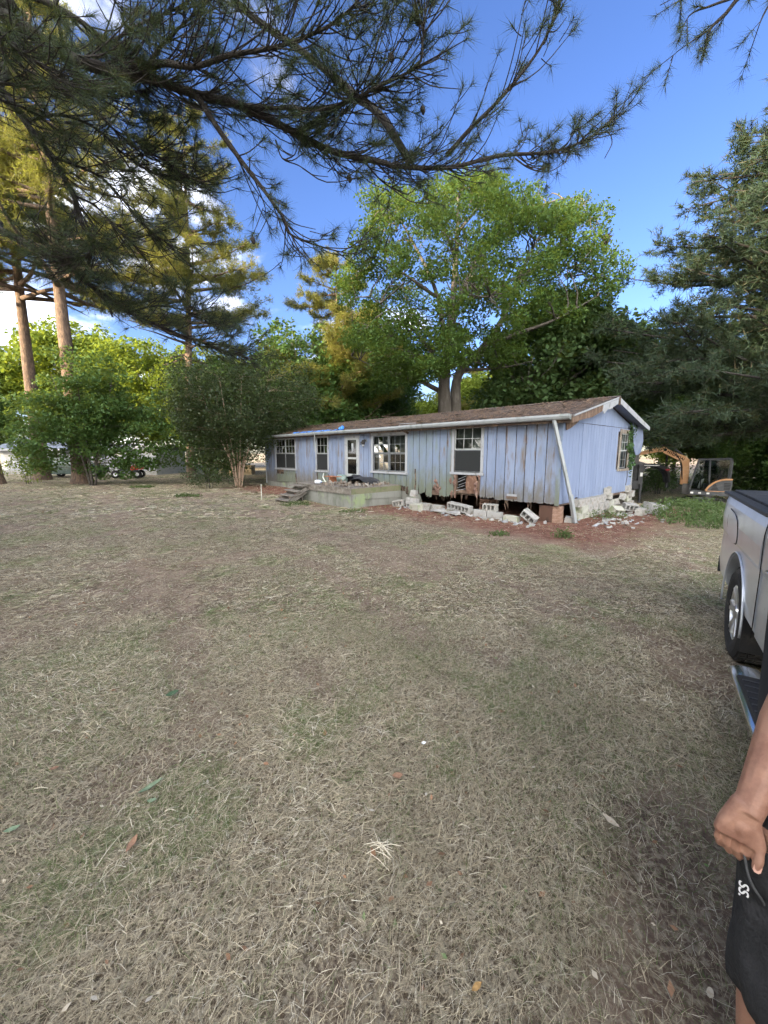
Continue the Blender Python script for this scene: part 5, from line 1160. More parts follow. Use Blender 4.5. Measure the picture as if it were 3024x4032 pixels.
    for x0, x1 in ((1.05,1.85), (1.92,2.62)):
        for s in (-1,1): MB().prism([(x0, s*.937, 1.43), (x1, s*.937, 1.43), (min(x1, 2.5), s*.815, 1.86), (x0+.05, s*.815, 1.86)], (0, s*.012, 0)).build('side_window', M['car_glass'], t)
    for x in (.86, 1.88): seam([(x,1.0,.5), (x,1.0,.75), (x,1.0,.97), (x,1.004,1.25), (x,.99,1.36)])
    MB().prism([(2.66,-.72,1.86), (2.66,.72,1.86), (3.06,.86,1.40), (3.06,-.86,1.40)], (.02,0,.02)).build('windscreen', M['car_glass'], t)
    for x in (1.2, 2.05):
        MB().tube([(x,-1.0,1.08), (x+.03,-1.035,1.08), (x+.17,-1.035,1.08), (x+.2,-1.0,1.08)], .014, 6).build('door_handle', M['chrome'], t, True)
    # hood and nose
    hood = [(.60,1.30), (.86,1.27), (.96,1.20), (.99,1.05), (1.0,.80), (.98,.55), (.93,.42)]
    mb = MB(); mb.loft([sec(3.02, hood), sec(3.9, [(y*.99, z-.03) for y, z in hood]), sec(4.5, [(y*.93, .42+(z-.42)*.92) for y, z in hood]), sec(4.66, [(y*.86, .45+(z-.45)*.8) for y, z in hood])]); hd = mb.build('hood', M['silver'], t)
    bool_cut(hd, [MB().tube([(3.64,-1.4,.43), (3.64,-.6,.43)], .50, 36).build('cutter', M['silver'], t), MB().tube([(3.64,.6,.43), (3.64,1.4,.43)], .50, 36).build('cutter', M['silver'], t)])
    MB().box((4.62,-.80,.50), (4.78,.80,.72)).build('front_bumper', M['chrome'], t, bevel=.03); MB().box((4.60,-.62,.76), (4.70,.62,1.05)).build('grille', M['bed_black'], t, bevel=.02)
    for s in (-1,1): MB().box((4.40, s*.84-.1, .88), (4.62, s*.84+.1, 1.06)).build('headlight', M['chrome'], t, bevel=.03)
    # rear: bumper with black corner step, tailgate, lamps
    mb = MB(); mb.loft([[(-1.12,y*.99,.50),(-1.12,y*.99,.68),(-1.30,y*.93,.70),(-1.33,y*.93,.62),(-1.30,y*.93,.50)] for y in (-1,-.8,0,.8,1)]); mb.build('rear_bumper', M['rubber'], t, bevel=.01)
    for s in (-1,1): MB().box((-1.19, s*.90-.05, .95), (-1.10, s*.90+.05, 1.30)).build('tail_lamp', pmat('red lens', [(0.35,0.02,0.02)], rough=.15, bump=0), t, bevel=.01)
    MB().box((-1.185,-.82,.70), (-1.163,.82,1.33)).build('tailgate', M['silver'], t, bevel=.006)
    # running boards
    for s in (-1,1):
        rb = MB(); ring = lambda x, k=1: [(x, s*(1.09)+.085*k*math.cos(a), .44+.035*k*math.sin(a)) for a in [2*math.pi*i/14 for i in range(14)]]
        rb.loft([ring(1.30,.75), ring(1.33), ring(1.50), ring(3.0)]); b = rb.build('running_board', M['chrome'], t, True)
        MB().loft([[(x, s*1.09-.068, .4725), (x, s*1.09+.068, .4725), (x, s*1.09+.058, .486), (x, s*1.09-.058, .486)] for x in (1.50, 2.95)]).build('step_pad', M['rubber'], b)
        for k in range(9): MB().box((1.56+k*.07, s*1.09-.05, .486), (1.575+k*.07, s*1.09+.05, .490)).build('tread_rib', M['bed_black'], b)
        for x in (1.6, 2.7): MB().bar((x, s*.85, .46), (x, s*1.05, .43), .05, .03).build('bracket', M['rubber'], b)
    # wheels
    def wheel(x, s, label=None):
        w = empty('wheel', (x, s*.855, .405), 0, t); y0 = s*.14
        mb = MB(); lathe(mb, [(.245,-.12),(.30,-.137),(.36,-.135),(.392,-.115),(.405,-.06),(.407,0),(.405,.06),(.392,.115),(.36,.135),(.30,.137),(.245,.12)], 48)
        for k in range(48):                                                 # tread blocks
            a = 2*math.pi*k/48
            for yy in (-.082,-.028,.028,.082):
                Mx = Matrix.Rotation(-a, 4, 'Y') @ Matrix.Translation((.407, yy, 0)); mb.box((-.006,-.021,-.019), (.007,.021,.019), Mx)
        mb.build('tyre', M['rubber'], w, False)
        mb = MB(); lathe(mb, [(.247,-.115),(.225,-.10),(.215,0),(.225,.10),(.250,.118),(.255,.128),(.235,.124),(.222,.10)], 40); rim = mb.build('rim', M['alloy'], w, True)
        for k in range(6):
            a = 2*math.pi*k/6
            for da in (-.13,.13):
                p0 = Vector((.05*math.cos(a), s*.095, .05*math.sin(a))); p1 = Vector((.235*math.cos(a+da), s*.108, .235*math.sin(a+da)))
                MB().bar(p0, p1, .034, .03, up=(0,1,0)).build('spoke', M['alloy'], rim, bevel=.004)
        MB().tube([(0,s*.07,0),(0,s*.118,0)], [.075,.062], 20).build('hub_cap', M['alloy'], rim); MB().tube([(0,-s*.02,0),(0,s*.03,0)], .17, 24).build('brake_disc', M['sash_dark'], rim)
        MB().tube([(0,s*-.01,0),(0,s*.0,0)], .213, 24).build('backing', M['black'], rim)
    for x in (0, 3.64):
        for s in (-1,1): wheel(x, s)
    MB().box((-1.0,-.5,.38), (4.3,.5,.55)).build('chassis', M['black'], t)
pickup()
# ================================================================== MINI EXCAVATOR
def excavator():
    global rng
    rng = random.Random(4)
    org = pmat('faded orange paint', [(0.48,0.26,0.125), ((0.55,0.34,0.19), 4, .45, .7), ((0.28,0.15,0.08), 9, .62, .75)], rough=.55, bump=.1); dk = pmat('charcoal paint', [(0.055,0.06,0.066), ((0.09,0.09,0.09), 5, .5, .7)], rough=.5, bump=.1)
    stl = pmat('worn steel', [(0.16,0.155,0.15), ((0.09,0.085,0.08), 6, .5, .7)], rough=.6, metal=.5, bump=.3); gl = glass_mat('cab glass', (.55,.6,.6)); wh = pmat('white decal', [(0.62,0.62,0.6)], rough=.5, bump=0)
    d = Vector((-.80,.60,0)); ang = math.atan2(d.y, d.x); p = Vector((16.0, 19.7, 0)); p.z = ground_z(p.x, p.y)
    e = tag(empty('mini_excavator', p, ang), 'orange and charcoal mini excavator parked beyond the gable', 'excavator')
    for s in (-1,1):                                                        # crawler tracks, lugs as pieces
        tk = empty('track', (0, s*.56, 0), 0, e)
        prof = [(-.80+.22*math.cos(a)*1.0 if False else 0,0) for a in ()]
        path = [(.72+.2*math.sin(a), .21+.2*-math.cos(a)) for a in [R(k*18) for k in range(11)]] + [(-.72-.2*math.sin(a), .21+.2*math.cos(a)) for a in [R(k*18) for k in range(11)]]
        outer = path; inner = [(x*.93, .21+(z-.21)*.78) for x, z in path]
        rings = [[(x, -.14, z) for x, z in outer], [(x, .14, z) for x, z in outer], [(x, .14, z) for x, z in inner], [(x, -.14, z) for x, z in inner], [(x, -.14, z) for x, z in outer]]
        MB().loft(rings, cap=False).build('belt', M['rubber'], tk)
        for (xa, za), (xb, zb) in zip(outer, outer[1:]+outer[:1]):
            n = max(1, int(math.hypot(xb-xa, zb-za)/.1))
            for k in range(n):
                u = (k+.5)/n; x, z = xa+(xb-xa)*u, za+(zb-za)*u; nx, nz = zb-za, -(xb-xa); L = math.hypot(nx, nz) or 1; nx, nz = nx/L, nz/L
                MB().bar((x, -.145, z), (x, .145, z), .03, .03, up=(nx,0,nz)).build('lug', M['rubber'], tk)
        for x, r in ((.72,.15), (-.72,.155), (-.36,.08), (0,.08), (.36,.08)): MB().tube([(x,-.10,.21 if r > .1 else .11),(x,.10,.21 if r > .1 else .11)], r, 16).build('roller', stl, tk)
        MB().box((-.6,-.08,.13), (.6,.08,.32)).build('track_frame', dk, tk)
    MB().box((-.45,-.45,.26), (.45,.45,.46)).build('undercarriage', dk, e, bevel=.02); MB().tube([(0,0,.44),(0,0,.58)], .34, 20).build('slew_ring', stl, e)
    bl = MB().prism([(1.28,-.72,.05),(1.34,-.72,.20),(1.30,-.72,.36),(1.25,-.72,.36),(1.28,-.72,.20),(1.22,-.72,.05)], (0,1.44,0)).build('dozer_blade', dk, e)
    for s in (-1,1): MB().bar((.3, s*.3, .28), (1.26, s*.35, .2), .1, .1).build('blade_arm', dk, e)
    # upper structure, facing a little off the tracks
    MB().prism([(-.85,-.66,.60),(.55,-.66,.60),(.62,-.66,.68),(.62,-.66,.78),(-.88,-.66,.78)], (0,1.32,0)).build('turntable', dk, e, bevel=.02)
    cv = MB().prism([(-.95,-.66,.80),(-.02,-.66,.80),(.0,-.66,.86),(-.18,-.66,1.10),(-.40,-.66,1.28),(-.70,-.66,1.36),(-.95,-.66,1.36)], (0,1.32,0)).build('engine_cover', dk, e, bevel=.03)
    MB().prism([(-.96,-.665,.58),(-.5,-.665,.58),(-.5,-.665,.80),(-.98,-.665,.80)], (0,1.33,0)).build('counterweight', dk, e, bevel=.04)
    for s in (-1,1):
        MB().tube(bezier([(.0,s*.67,.84),(-.12,s*.67,1.05),(-.35,s*.67,1.27),(-.65,s*.67,1.38),(-.95,s*.67,1.39)],4), .042, 6).build('cover_stripe', org, cv)
        MB().box((-.93, s*.655-.012, .80), (.0, s*.655+.014, .825)).build('cover_stripe', org, cv)
        for k in range(5):
            MB().box((-.48+.03*k, s*.662-.008, .88+.065*k), (-.2-.02*k if k<4 else -.3, s*.662+.008, .905+.065*k)).build('louvre', M['black'], cv); MB().box((-.90, s*.662-.008, .90+.07*k), (-.66, s*.662+.008, .93+.07*k)).build('louvre', M['black'], cv)
        for x in (.52,.22,-.10): MB().box((x-.06, s*.663-.004, .66), (x+.05, s*.663+.004, .74)).build('decal', wh, e)
    # cab: posts, roof, glass, seat inside
    cab = empty('cab', (0,0,0), 0, e); P = [(.62,.78),(.50,1.60),(.36,2.30),(-.82,2.34),(-.88,2.2),(-.86,1.36)]
    for s in (-1,1):
        for a, b in zip(P[:-1], P[1:]): MB().bar((a[0], s*.50, a[1]), (b[0], s*.50, b[1]), .06, .06, up=(0,1,0)).build('post', dk, cab)
        MB().bar((-.12, s*.50, 1.15), (-.06, s*.50, 2.3), .05, .05, up=(0,1,0)).build('post', dk, cab); MB().bar((.1,s*.5,.8), (.62,s*.5,.8), .05,.06, up=(0,1,0)).build('post', dk, cab)
        MB().add([(.58,s*.50,.84),(.47,s*.50,1.6),(.34,s*.50,2.27),(-.08,s*.50,2.29),(-.12,s*.50,.84)], [(0,1,2,3,4)]).build('side_glass', gl, cab); MB().add([(-.12,s*.50,1.18),(-.07,s*.50,2.28),(-.8,s*.50,2.30),(-.84,s*.50,1.4)], [(0,1,2,3)]).build('side_glass', gl, cab)
    MB().add([(.62,-.48,.82),(.62,.48,.82),(.37,.48,2.28),(.37,-.48,2.28)], [(0,1,2,3)]).build('windscreen', gl, cab)
    MB().prism([(.40,-.53,2.30),(.40,-.53,2.36),(-.84,-.53,2.40),(-.90,-.53,2.30)], (0,1.06,0)).build('cab_roof', dk, cab, bevel=.02)
    MB().prism([(-.05,-.24,1.12),(-.5,-.24,1.12),(-.62,-.24,1.8),(-.52,-.24,1.8),(-.42,-.24,1.26),(-.05,-.24,1.24)], (0,.48,0)).build('seat', M['rubber'], cab, bevel=.03); MB().box((-.5,-.3,.8),(.1,.3,1.12)).build('seat_base', dk, cab)
    MB().prism([(.16,-.42,.86),(.30,-.42,.86),(.22,-.42,1.28),(.06,-.42,1.36)], (0,.12,0)).build('console', wh, cab, bevel=.02)
    for s in (-1,1): MB().tube([(.18,s*.22,.8),(.22,s*.22,1.25),(.2,s*.2,1.42)], [.015,.015,.03], 6).build('control_lever', M['rubber'], cab)
    # boom, arm, bucket (the side of the boom carries its lettering)
    MB().box((.60,-.14,.56), (.92,.14,1.10)).build('swing_post', stl, e, bevel=.03)
    bm = MB().prism([(.70,-.09,1.0),(.92,-.09,1.0),(.98,-.09,1.5),(1.0,-.09,2.0),(1.12,-.09,2.22),(1.85,-.09,2.64),(1.92,-.09,2.80),(1.80,-.09,2.92),(1.62,-.09,2.80),(.90,-.09,2.46),(.74,-.09,2.30),(.70,-.09,1.7)], (0,.18,0)).build('boom', org, e, bevel=.015)
    for s in (-1,1): MB().tube([(1.78,s*.09,2.80),(1.78,s*.125,2.80)], .115, 18).build('pivot_boss', org, bm); MB().tube([(1.78,s*.12,2.80),(1.78,s*.135,2.80)], .075, 16).build('pivot_pin', M['black'], bm)
    s = 1 if True else -1
    for s in (1,-1):
        y = s*.096; ax = Vector((.73,0,.42)).normalized()
        X = ax*(-1 if s > 0 else 1); X = -ax if s > 0 else ax
        text_mesh('lettering', 'HYUNDAI', .17, M['black'], bm, basis((1.32, y, 2.50), X, (0,0,1) - Vector((0,0,1)).project(X) if False else Vector((0,s*1.0,0)).cross(X), (0,s,0)), .002, sx=1.1, bold=.004)
    MB().prism([(1.70,-.08,2.72),(1.80,-.08,2.95),(2.1,-.08,2.93),(2.98,-.08,2.66),(3.0,-.08,2.54),(2.85,-.08,2.52),(2.2,-.08,2.66)], (0,.16,0)).build('dipper_arm', org, e, bevel=.015)
    for a, b, r in (((1.05,0,2.55),(1.55,0,2.99),.045), ((1.55,0,2.99),(1.95,0,3.02),.028), ((.98,0,1.05),(.99,0,1.75),.06), ((.99,0,1.75),(1.02,0,2.2),.035), ((2.0,0,3.02),(2.65,0,2.86),.04)): MB().tube([a,b], r, 10).build('cylinder_ram', stl if r < .04 else org if a[0] < 1 else dk, e)
    for k_, yy in enumerate((.10,-.10,.12)): MB().tube(bezier([(.95,yy,1.3),(1.04+.03*k_,yy,2.1),(1.3,yy,2.52+.04*k_),(1.75,yy,2.98+.03*k_),(2.2,yy,2.96)],4), .014, 5).build('hydraulic_hose', M['rubber'], e)
    bk = [(3.02,2.62),(3.20,2.40),(3.32,2.16),(3.22,2.06),(2.85,2.05),(2.55,2.06),(2.62,2.12),(2.90,2.20),(2.92,2.40),(2.86,2.60)]
    MB().prism([(x,-.22,z) for x, z in bk], (0,.44,0)).build('bucket', stl, e, bevel=.01)
    for k in range(4): MB().box((2.47,-.2+.12*k,2.055), (2.60,-.15+.12*k,2.085)).build('bucket_tooth', stl, e)
    MB().bar((2.86,0,2.76),(3.06,0,2.56),.08,.05).build('bucket_link', stl, e)
    # gooseneck trailer behind it
    bk_ = pmat('black trailer paint', [(0.022,0.023,0.026), ((0.05,0.05,0.052), 4, .5, .7)], rough=.4, bump=.05)
    q = Vector((14.7, 21.6, 0)); q.z = ground_z(q.x, q.y); tr = tag(empty('gooseneck_trailer', q, R(0)), 'black gooseneck trailer standing behind the far gable corner', 'trailer')
    for s in (-1,1):
        MB().tube(bezier([(-2.2,s*.35,2.0),(-1.2,s*.35,2.0),(-.35,s*.33,1.98),(.25,s*.25,1.86),(.58,s*.15,1.55),(.70,s*.1,1.05)],4), .11, 4).build('neck_beam', bk_, tr)
        MB().box((-1.22,s*.5-.07,.95),(-.98,s*.5+.07,2.0)).build('upright', bk_, tr); MB().box((-1.15,s*.62-.04,.05),(-1.05,s*.62+.04,1.0)).build('jack_leg', bk_, tr); MB().box((-1.22,s*.62-.1,.0),(-.98,s*.62+.1,.05)).build('jack_foot', bk_, tr)
    MB().prism([(-1.25,-.02,.95),(-.95,-.02,.95),(-.55,-.02,1.8),(-.4,-.02,1.96),(-1.25,-.02,1.96)], (0,.04,0)).build('gusset', bk_, tr)
    MB().box((-2.1,-.55,.72),(-.95,.55,1.18)).build('tool_box', bk_, tr, bevel=.02); MB().tube([(.70,0,1.15),(.70,0,.75)], .07, 10).build('coupler', bk_, tr)
    MB().box((-6.6,-1.1,.72),(-2.15,1.1,.86)).build('deck', bk_, tr)
    MB().box((-1.15,-.585,1.40),(-1.02,-.572,1.60)).build('sticker', wh, tr); MB().box((-.9,-.48,1.955),(-.1,-.462,1.985)).build('reflector', wh, tr); MB().box((.30,-.42,1.70),(.5,-.405,1.78)).build('reflector', pmat('red reflector', [(0.45,0.03,0.04)], rough=.3, bump=0), tr)
    for x in (-5.6,-4.6):
        for s in (-1,1): MB().tube([(x,s*.95,.38),(x,s*1.15,.38)], .38, 20).build('wheel', M['rubber'], tr)
    # boards under the tracks
    tag(MB().box((14.7,18.55,ground_z(15.6,18.8)-.01),(17.0,18.95,ground_z(15.6,18.8)+.035)).build('plank', pmat('fresh split wood', [(0.55,0.36,0.24), ((0.40,0.25,0.16), 6, .45, .65)], rough=.9, bump=.3)), 'pale orange plank lying before the excavator tracks', 'plank')
excavator()
# ================================================================== NEIGHBOURING LOT, LEFT
def neighbours():
    global rng
    rng = random.Random(8)
    vin = pmat('white vinyl siding', [(0.34,0.35,0.36), ((0.28,0.29,0.30), 2, .5, .7)], rough=.6, bump=.05); rf = pmat('blue grey shingles', [(0.14,0.165,0.21), ((0.20,0.22,0.26), 6, .45, .65)], rough=.9, bump=.4)
    a = Vector((-32.2, 33.6, 0)); b = Vector((-18.6, 32.6, 0)); d = (b-a); L = d.length; ang = math.atan2(d.y, d.x)
    h = tag(empty('white_house', a, ang), 'white sided house with blue-grey roof behind the left pines', 'house')
    for k in range(9):                                                     # clapboards, each a course
        z = .35 + k*.19; MB().prism([(0,-.0,z),(0,-.025,z),(0,-.008,z+.186),(0,0,z+.186)], (L,0,0)).build('siding_board', vin, h); MB().prism([(L,-.0,z),(L+.025,0,z),(L+.008,0,z+.186),(L,0,z+.186)], (0,4.2,0)).build('siding_board', vin, h)
    MB().box((.02,.002,.0),(L-.02,4.2,2.06)).build('wall', vin, h); MB().box((0,-.01,0),(L,.0,.34)).build('foundation', M['concrete'], h)
    MB().prism([(-.3,-.4,2.02),(-.3,2.1,3.05),(-.3,4.6,2.02),(-.3,4.6,2.12),(-.3,2.1,3.16),(-.3,-.4,2.12)], (6.6,0,0)).build('roof', rf, h); MB().prism([(6.4,-.3,2.0),(6.4,2.1,2.5),(6.4,4.5,2.0),(6.4,4.5,2.08),(6.4,2.1,2.58),(6.4,-.3,2.08)], (L-6.2,0,0)).build('roof', vin, h)
    MB().box((-.3,-.45,1.96),(6.3,-.4,2.13)).build('fascia', vin, h)
    for x in (2.9, 5.2, 8.6):
        w = empty('window', (x,-.03,.68), 0, h); MB().box((-.42,-.03,-.05),(.42,0,1.2)).build('frame', vin, w); MB().box((-.34,-.04,.02),(.34,-.031,.56)).build('pane', M['car_glass'], w); MB().box((-.34,-.04,.62),(.34,-.031,1.13)).build('pane', M['car_glass'], w)
        for s in (-1,1): MB().box((s*.58-.13,-.03,-.03),(s*.58+.13,-.005,1.18)).build('shutter', M['sash_dark'], w)
    MB().tube([(7.8,1.0,2.2),(7.8,1.0,3.6),(7.9,1.0,3.7)], .05, 8).build('mast', M['metal_white'], h)
    # dark car parked before the house, half hidden by the sapling
    dkp = pmat('dark green car paint', [(0.03,0.05,0.045)], rough=.25, metal=.3, bump=0, coat=.5)
    c = tag(empty('parked_car', gz(-23.4,29.9), R(4)), 'dark parked car half hidden behind the leafy sapling', 'car')
    sec = lambda x, w, z0, z1, zt, tw: [(x,-w,z0),(x,-w,z1),(x,-tw,zt),(x,tw,zt),(x,w,z1),(x,w,z0)]
    MB().loft([sec(-2.2,.8,.4,.85,.88,.6), sec(-2.0,.88,.3,.95,1.0,.65), sec(-1.5,.9,.28,1.0,1.1,.6), sec(-.9,.9,.28,1.0,1.5,.62), sec(.4,.9,.28,1.0,1.52,.62), sec(1.1,.9,.28,1.0,1.06,.7), sec(2.0,.86,.3,.9,.92,.7), sec(2.2,.8,.4,.75,.78,.6)]).build('body', dkp, c, bevel=.03)
    MB().prism([(-1.3,-.86,1.05),(.95,-.86,1.05),(.35,-.66,1.46),(-.9,-.66,1.46)], (0,.02,.0)).build('side_window', M['car_glass'], c)
    for x in (-1.4,1.4):
        for s in (-1,1):
            w = empty('wheel', (x,s*.8,.34), 0, c); mb = MB(); lathe(mb, [(.2,-.1),(.30,-.11),(.34,-.06),(.34,.06),(.30,.11),(.2,.1)], 24); mb.build('tyre', M['rubber'], w, True); MB().tube([(0,s*.06,0),(0,s*.10,0)], [.2,.15], 12).build('rim', M['alloy'], w)
    # red and white quad bike
    q = tag(empty('quad_bike', gz(-18.4,28.6), R(15)), 'red and white quad bike half hidden behind the dense leafy sapling', 'quad bike')
    red = pmat('red plastic', [(0.50,0.04,0.04)], rough=.3, bump=0); wht = pmat('white plastic', [(0.68,0.68,0.68)], rough=.4, bump=0)
    MB().loft([sec(.25,.3,.55,.8,.86,.2), sec(.7,.38,.6,.9,.98,.25), sec(1.0,.3,.6,.8,.86,.2)]).build('front_fender', red, q, bevel=.03); MB().loft([sec(-1.0,.36,.65,.82,.86,.25), sec(-.4,.3,.6,.8,.84,.2)]).build('rear_fender', wht, q, bevel=.03)
    MB().box((-.75,-.16,.78),(.2,.16,.92)).build('seat', M['rubber'], q, bevel=.04); MB().tube([(.45,-.4,1.12),(.38,0,1.08),(.45,.4,1.12)], .02, 6).build('handlebar', M['rubber'], q); MB().box((-.5,-.2,.35),(.6,.2,.7)).build('engine', M['sash_dark'], q); MB().prism([(.55,-.39,.75),(.98,-.33,.72),(.85,-.36,.86)], (0,-.01,0)).build('side_panel', wht, q)
    for x in (-.65,.7):
        for s in (-1,1):
            w = empty('wheel', (x,s*.42,.28), 0, q); mb = MB(); lathe(mb, [(.13,-.1),(.25,-.11),(.28,-.06),(.28,.06),(.25,.11),(.13,.1)], 20); mb.build('tyre', M['rubber'], w, True); MB().tube([(0,s*.05,0),(0,s*.09,0)], .13, 10).build('rim', M['alloy'], w)
    b = tag(empty('wash_tub', gz(-13.4,29.8), R(5)), 'blue rimmed grey trough right of the white house', 'trough')
    MB().loft([[(-.8,-.35,0),(.8,-.35,0),(.8,.35,0),(-.8,.35,0)],[(-.9,-.42,.6),(.9,-.42,.6),(.9,.42,.6),(-.9,.42,.6)]]).build('body', M['metal_white'], b)
    for k in range(12): MB().box((-.78+.14*k,-.43,.05),(-.74+.14*k,-.38,.56)).build('rib', M['metal_white'], b)
    MB().box((-.95,-.47,.6),(.95,.47,.66)).build('rim', pmat('blue rim', [(0.10,0.22,0.50)], rough=.5, bump=0), b)
    y = tag(empty('timber_stack', gz(-13.0,33.5), 0), 'stack of pale yellow timber beyond the trough', 'timber')
    tm = pmat('yellow timber', [(0.34,0.25,0.14), ((0.42,0.32,0.2), 4, .45, .65)], rough=.8, bump=.2)
    for r in range(4):
        for k in range(3): MB().box((-2.0,-.5+.34*k,.02+.2*r),(2.0,-.2+.34*k,.2+.2*r)).build('beam', tm, y)
neighbours()
# ================================================================== PERSON AT THE RIGHT EDGE
def person():
    global rng
    rng = random.Random(12)
    m, nt, b, out = _mat('skin')
    col = _mix(nt, _range(nt, _noise(nt, 14, 5), .4, .65), (0.27,0.145,0.10), (0.185,0.09,0.062)); nt.links.new(col, b.inputs['Base Color'])
    b.inputs['Roughness'].default_value = .5; b.inputs['Subsurface Weight'].default_value = .12; b.inputs['Subsurface Radius'].default_value = (.012,.005,.003); _bump(nt, b, _noise(nt, 75, 7, .7), .45, .004); skin = m
    cloth = pmat('black cotton', [(0.016,0.017,0.019), ((0.030,0.031,0.035), 9, .45, .65)], rough=.9, bump=.7, bscale=16, bdist=.03); shirt_m = pmat('dark shirt', [(0.02,0.022,0.026)], rough=.95, bump=.3, bscale=250, bdist=.002); wh = pmat('white print', [(0.70,0.70,0.70)], rough=.8, bump=0)
    gzp = ground_z(1.1,.9); root = tag(empty('person', (1.12,.93,gzp)), 'person in black shorts at the right edge, bare forearm and hand on the shorts', 'person')
    O = Vector((1.12,.93,gzp)); W = lambda x, y, z: Vector((x,y,z)) - O
    mb = MB()
    def limb(pts, rad, n=14, k=3): p = bezier(pts, k); rr = np.interp(np.linspace(0,1,len(p)), np.linspace(0,1,len(rad)), rad); mb.tube(p, list(rr), n)
    def ball(c, r, sc=(1,1,1)):
        rings = []
        for i in range(1,10):
            a = math.pi*i/10; rings.append([(c.x+r*sc[0]*math.sin(a)*math.cos(t), c.y+r*sc[1]*math.sin(a)*math.sin(t), c.z+r*sc[2]*math.cos(a)) for t in [2*math.pi*k/16 for k in range(16)]])
        mb.loft(rings)
    # right arm: shoulder, elbow, wrist (seen), then the hand
    sh, el, wr = W(1.115,.985,1.47), W(1.065,.935,1.235), W(.889,.850,.928)
    limb([sh, sh.lerp(el,.5)+Vector((.0,.01,0)), el], [.060,.056,.046]); ball(el, .044)
    limb([el, el.lerp(wr,.35), el.lerp(wr,.72), wr], [.044,.047,.037,.030])
    # palm: flattened mass; fingers curl down and in, thumb leaves the palm's side towards the viewer's right
    pd = Vector((-.30,-.12,-.94)).normalized(); rt = Vector((.84,-.50,-.20)); rt = (rt - pd*rt.dot(pd)).normalized(); nrm = rt.cross(pd).normalized()   # pd = towards fingertips, rt = towards the thumb
    k0 = wr + pd*.070
    for f in (-.038,-.020,-.0015,.016): limb([wr - pd*.02 + rt*f*.30, wr + pd*.036 + rt*f*.80, k0 + rt*f], [.024,.0185,.0135], 12)
    ball(wr + pd*.036, .026, (1,.8,1.2))
    fin = [(-.041,.020,.018,.014,.0066), (-.0215,.025,.022,.016,.0073), (-.0015,.027,.023,.017,.0077), (.0185,.025,.022,.017,.0077)]
    inn = -nrm if (-nrm).dot(Vector((1,0,0))) > 0 else nrm                  # the side the fingers curl to: the body
    nails = []
    for f, a, c_, d_, r in fin:
        p0 = k0 + rt*f - pd*.01; p1 = p0 + (pd*.90+inn*.32+rt*.18).normalized()*(a+.012); p2 = p1 + (pd*.72+inn*.48+rt*.45).normalized()*(c_+.004); p3 = p2 + (pd*.55+inn*.60+rt*.55).normalized()*d_
        limb([p0, p0.lerp(p1,.5)-inn*.002, p1], [r*1.18,r*1.0,r*1.10], 10); limb([p1, p1.lerp(p2,.5), p2], [r*1.08,r*.92,r*1.0], 10); limb([p2, p2.lerp(p3,.6), p3], [r*1.0,r*.9,r*.6], 10)
        ball(p0 - inn*.002, r*1.38); ball(p1 - inn*.0015, r*1.18)
    t0 = wr + pd*.022 + rt*.016; t1 = t0 + (pd*.80+rt*.52-inn*.10).normalized()*.040; t2 = t1 + (pd*.97+rt*.12-inn*.08).normalized()*.035; t3 = t2 + (pd*.98+rt*.02+inn*.10).normalized()*.027
    limb([t0, t0.lerp(t1,.5), t1], [.018,.0145,.0118], 12); limb([t1, t1.lerp(t2,.5), t2], [.0118,.0098,.0106], 12); limb([t2, t2.lerp(t3,.6), t3], [.0106,.0096,.0062], 12)
    limb([wr + pd*.03 + rt*.012, t0.lerp(t1,.6), k0 + rt*.024], [.018,.014,.012], 10)
    # left arm hangs at the far side
    sl, ell, wl = W(1.38,.95,1.47), W(1.41,.95,1.20), W(1.36,.86,.96)
    limb([sl, sl.lerp(ell,.5), ell], [.058,.054,.044]); limb([ell, ell.lerp(wl,.35), ell.lerp(wl,.7), wl], [.044,.050,.04,.030]); limb([wl, wl+Vector((0,0,-.05)), wl+Vector((-.005,0,-.09))], [.028,.034,.03])
    for f in (-.028,-.009,.01,.027): limb([wl+Vector((.0,f,-.085)), wl+Vector((-.01,f,-.13)), wl+Vector((-.03,f,-.16))], [.010,.0095,.007], 8)
    limb([wl+Vector((0,-.025,-.03)), wl+Vector((-.01,-.05,-.07)), wl+Vector((-.01,-.055,-.10))], [.013,.0115,.008], 8)
    # torso, neck, head
    limb([W(1.10,.84,.88), W(1.14,.87,1.05), W(1.20,.93,1.25), W(1.22,.95,1.42), W(1.22,.95,1.50)], [.155,.145,.155,.16,.10], 18)
    for s, p in ((-1,sh),(1,sl)): limb([W(1.22,.95,1.46), p], [.10,.062], 14)
    limb([W(1.22,.945,1.46), W(1.22,.935,1.56), W(1.22,.92,1.62)], [.062,.054,.056]); hc = W(1.215,.91,1.70); ball(hc, .098, (.78,.95,1.22)); ball(hc+Vector((-.005,-.03,-.055)), .066, (.85,.95,.95))
    limb([hc+Vector((-.004,-.088,.02)), hc+Vector((-.006,-.108,-.012)), hc+Vector((-.006,-.106,-.02))], [.009,.013,.012], 8)
    for s in (-1,1): limb([hc+Vector((s*.076,.005,.025)), hc+Vector((s*.086,.012,.0)), hc+Vector((s*.078,.006,-.028))], [.012,.014,.008], 8)
    limb([hc+Vector((-.024,-.088,-.052)), hc+Vector((0,-.096,-.052)), hc+Vector((.020,-.088,-.052))], [.005,.008,.005], 8)
    # legs
    for hip, kn, an, s in ((W(1.02,.84,.88), W(1.01,.81,.50), W(1.01,.87,.085), -1), (W(1.19,.84,.88), W(1.19,.81,.50), W(1.18,.87,.085), 1)):
        limb([hip, hip.lerp(kn,.5), kn], [.095,.078,.056], 16); ball(kn, .056); limb([kn, kn.lerp(an,.30)+Vector((0,.02,0)), kn.lerp(an,.7), an], [.053,.058,.042,.034], 14)
    raw = mb.build('body_raw', skin, None)
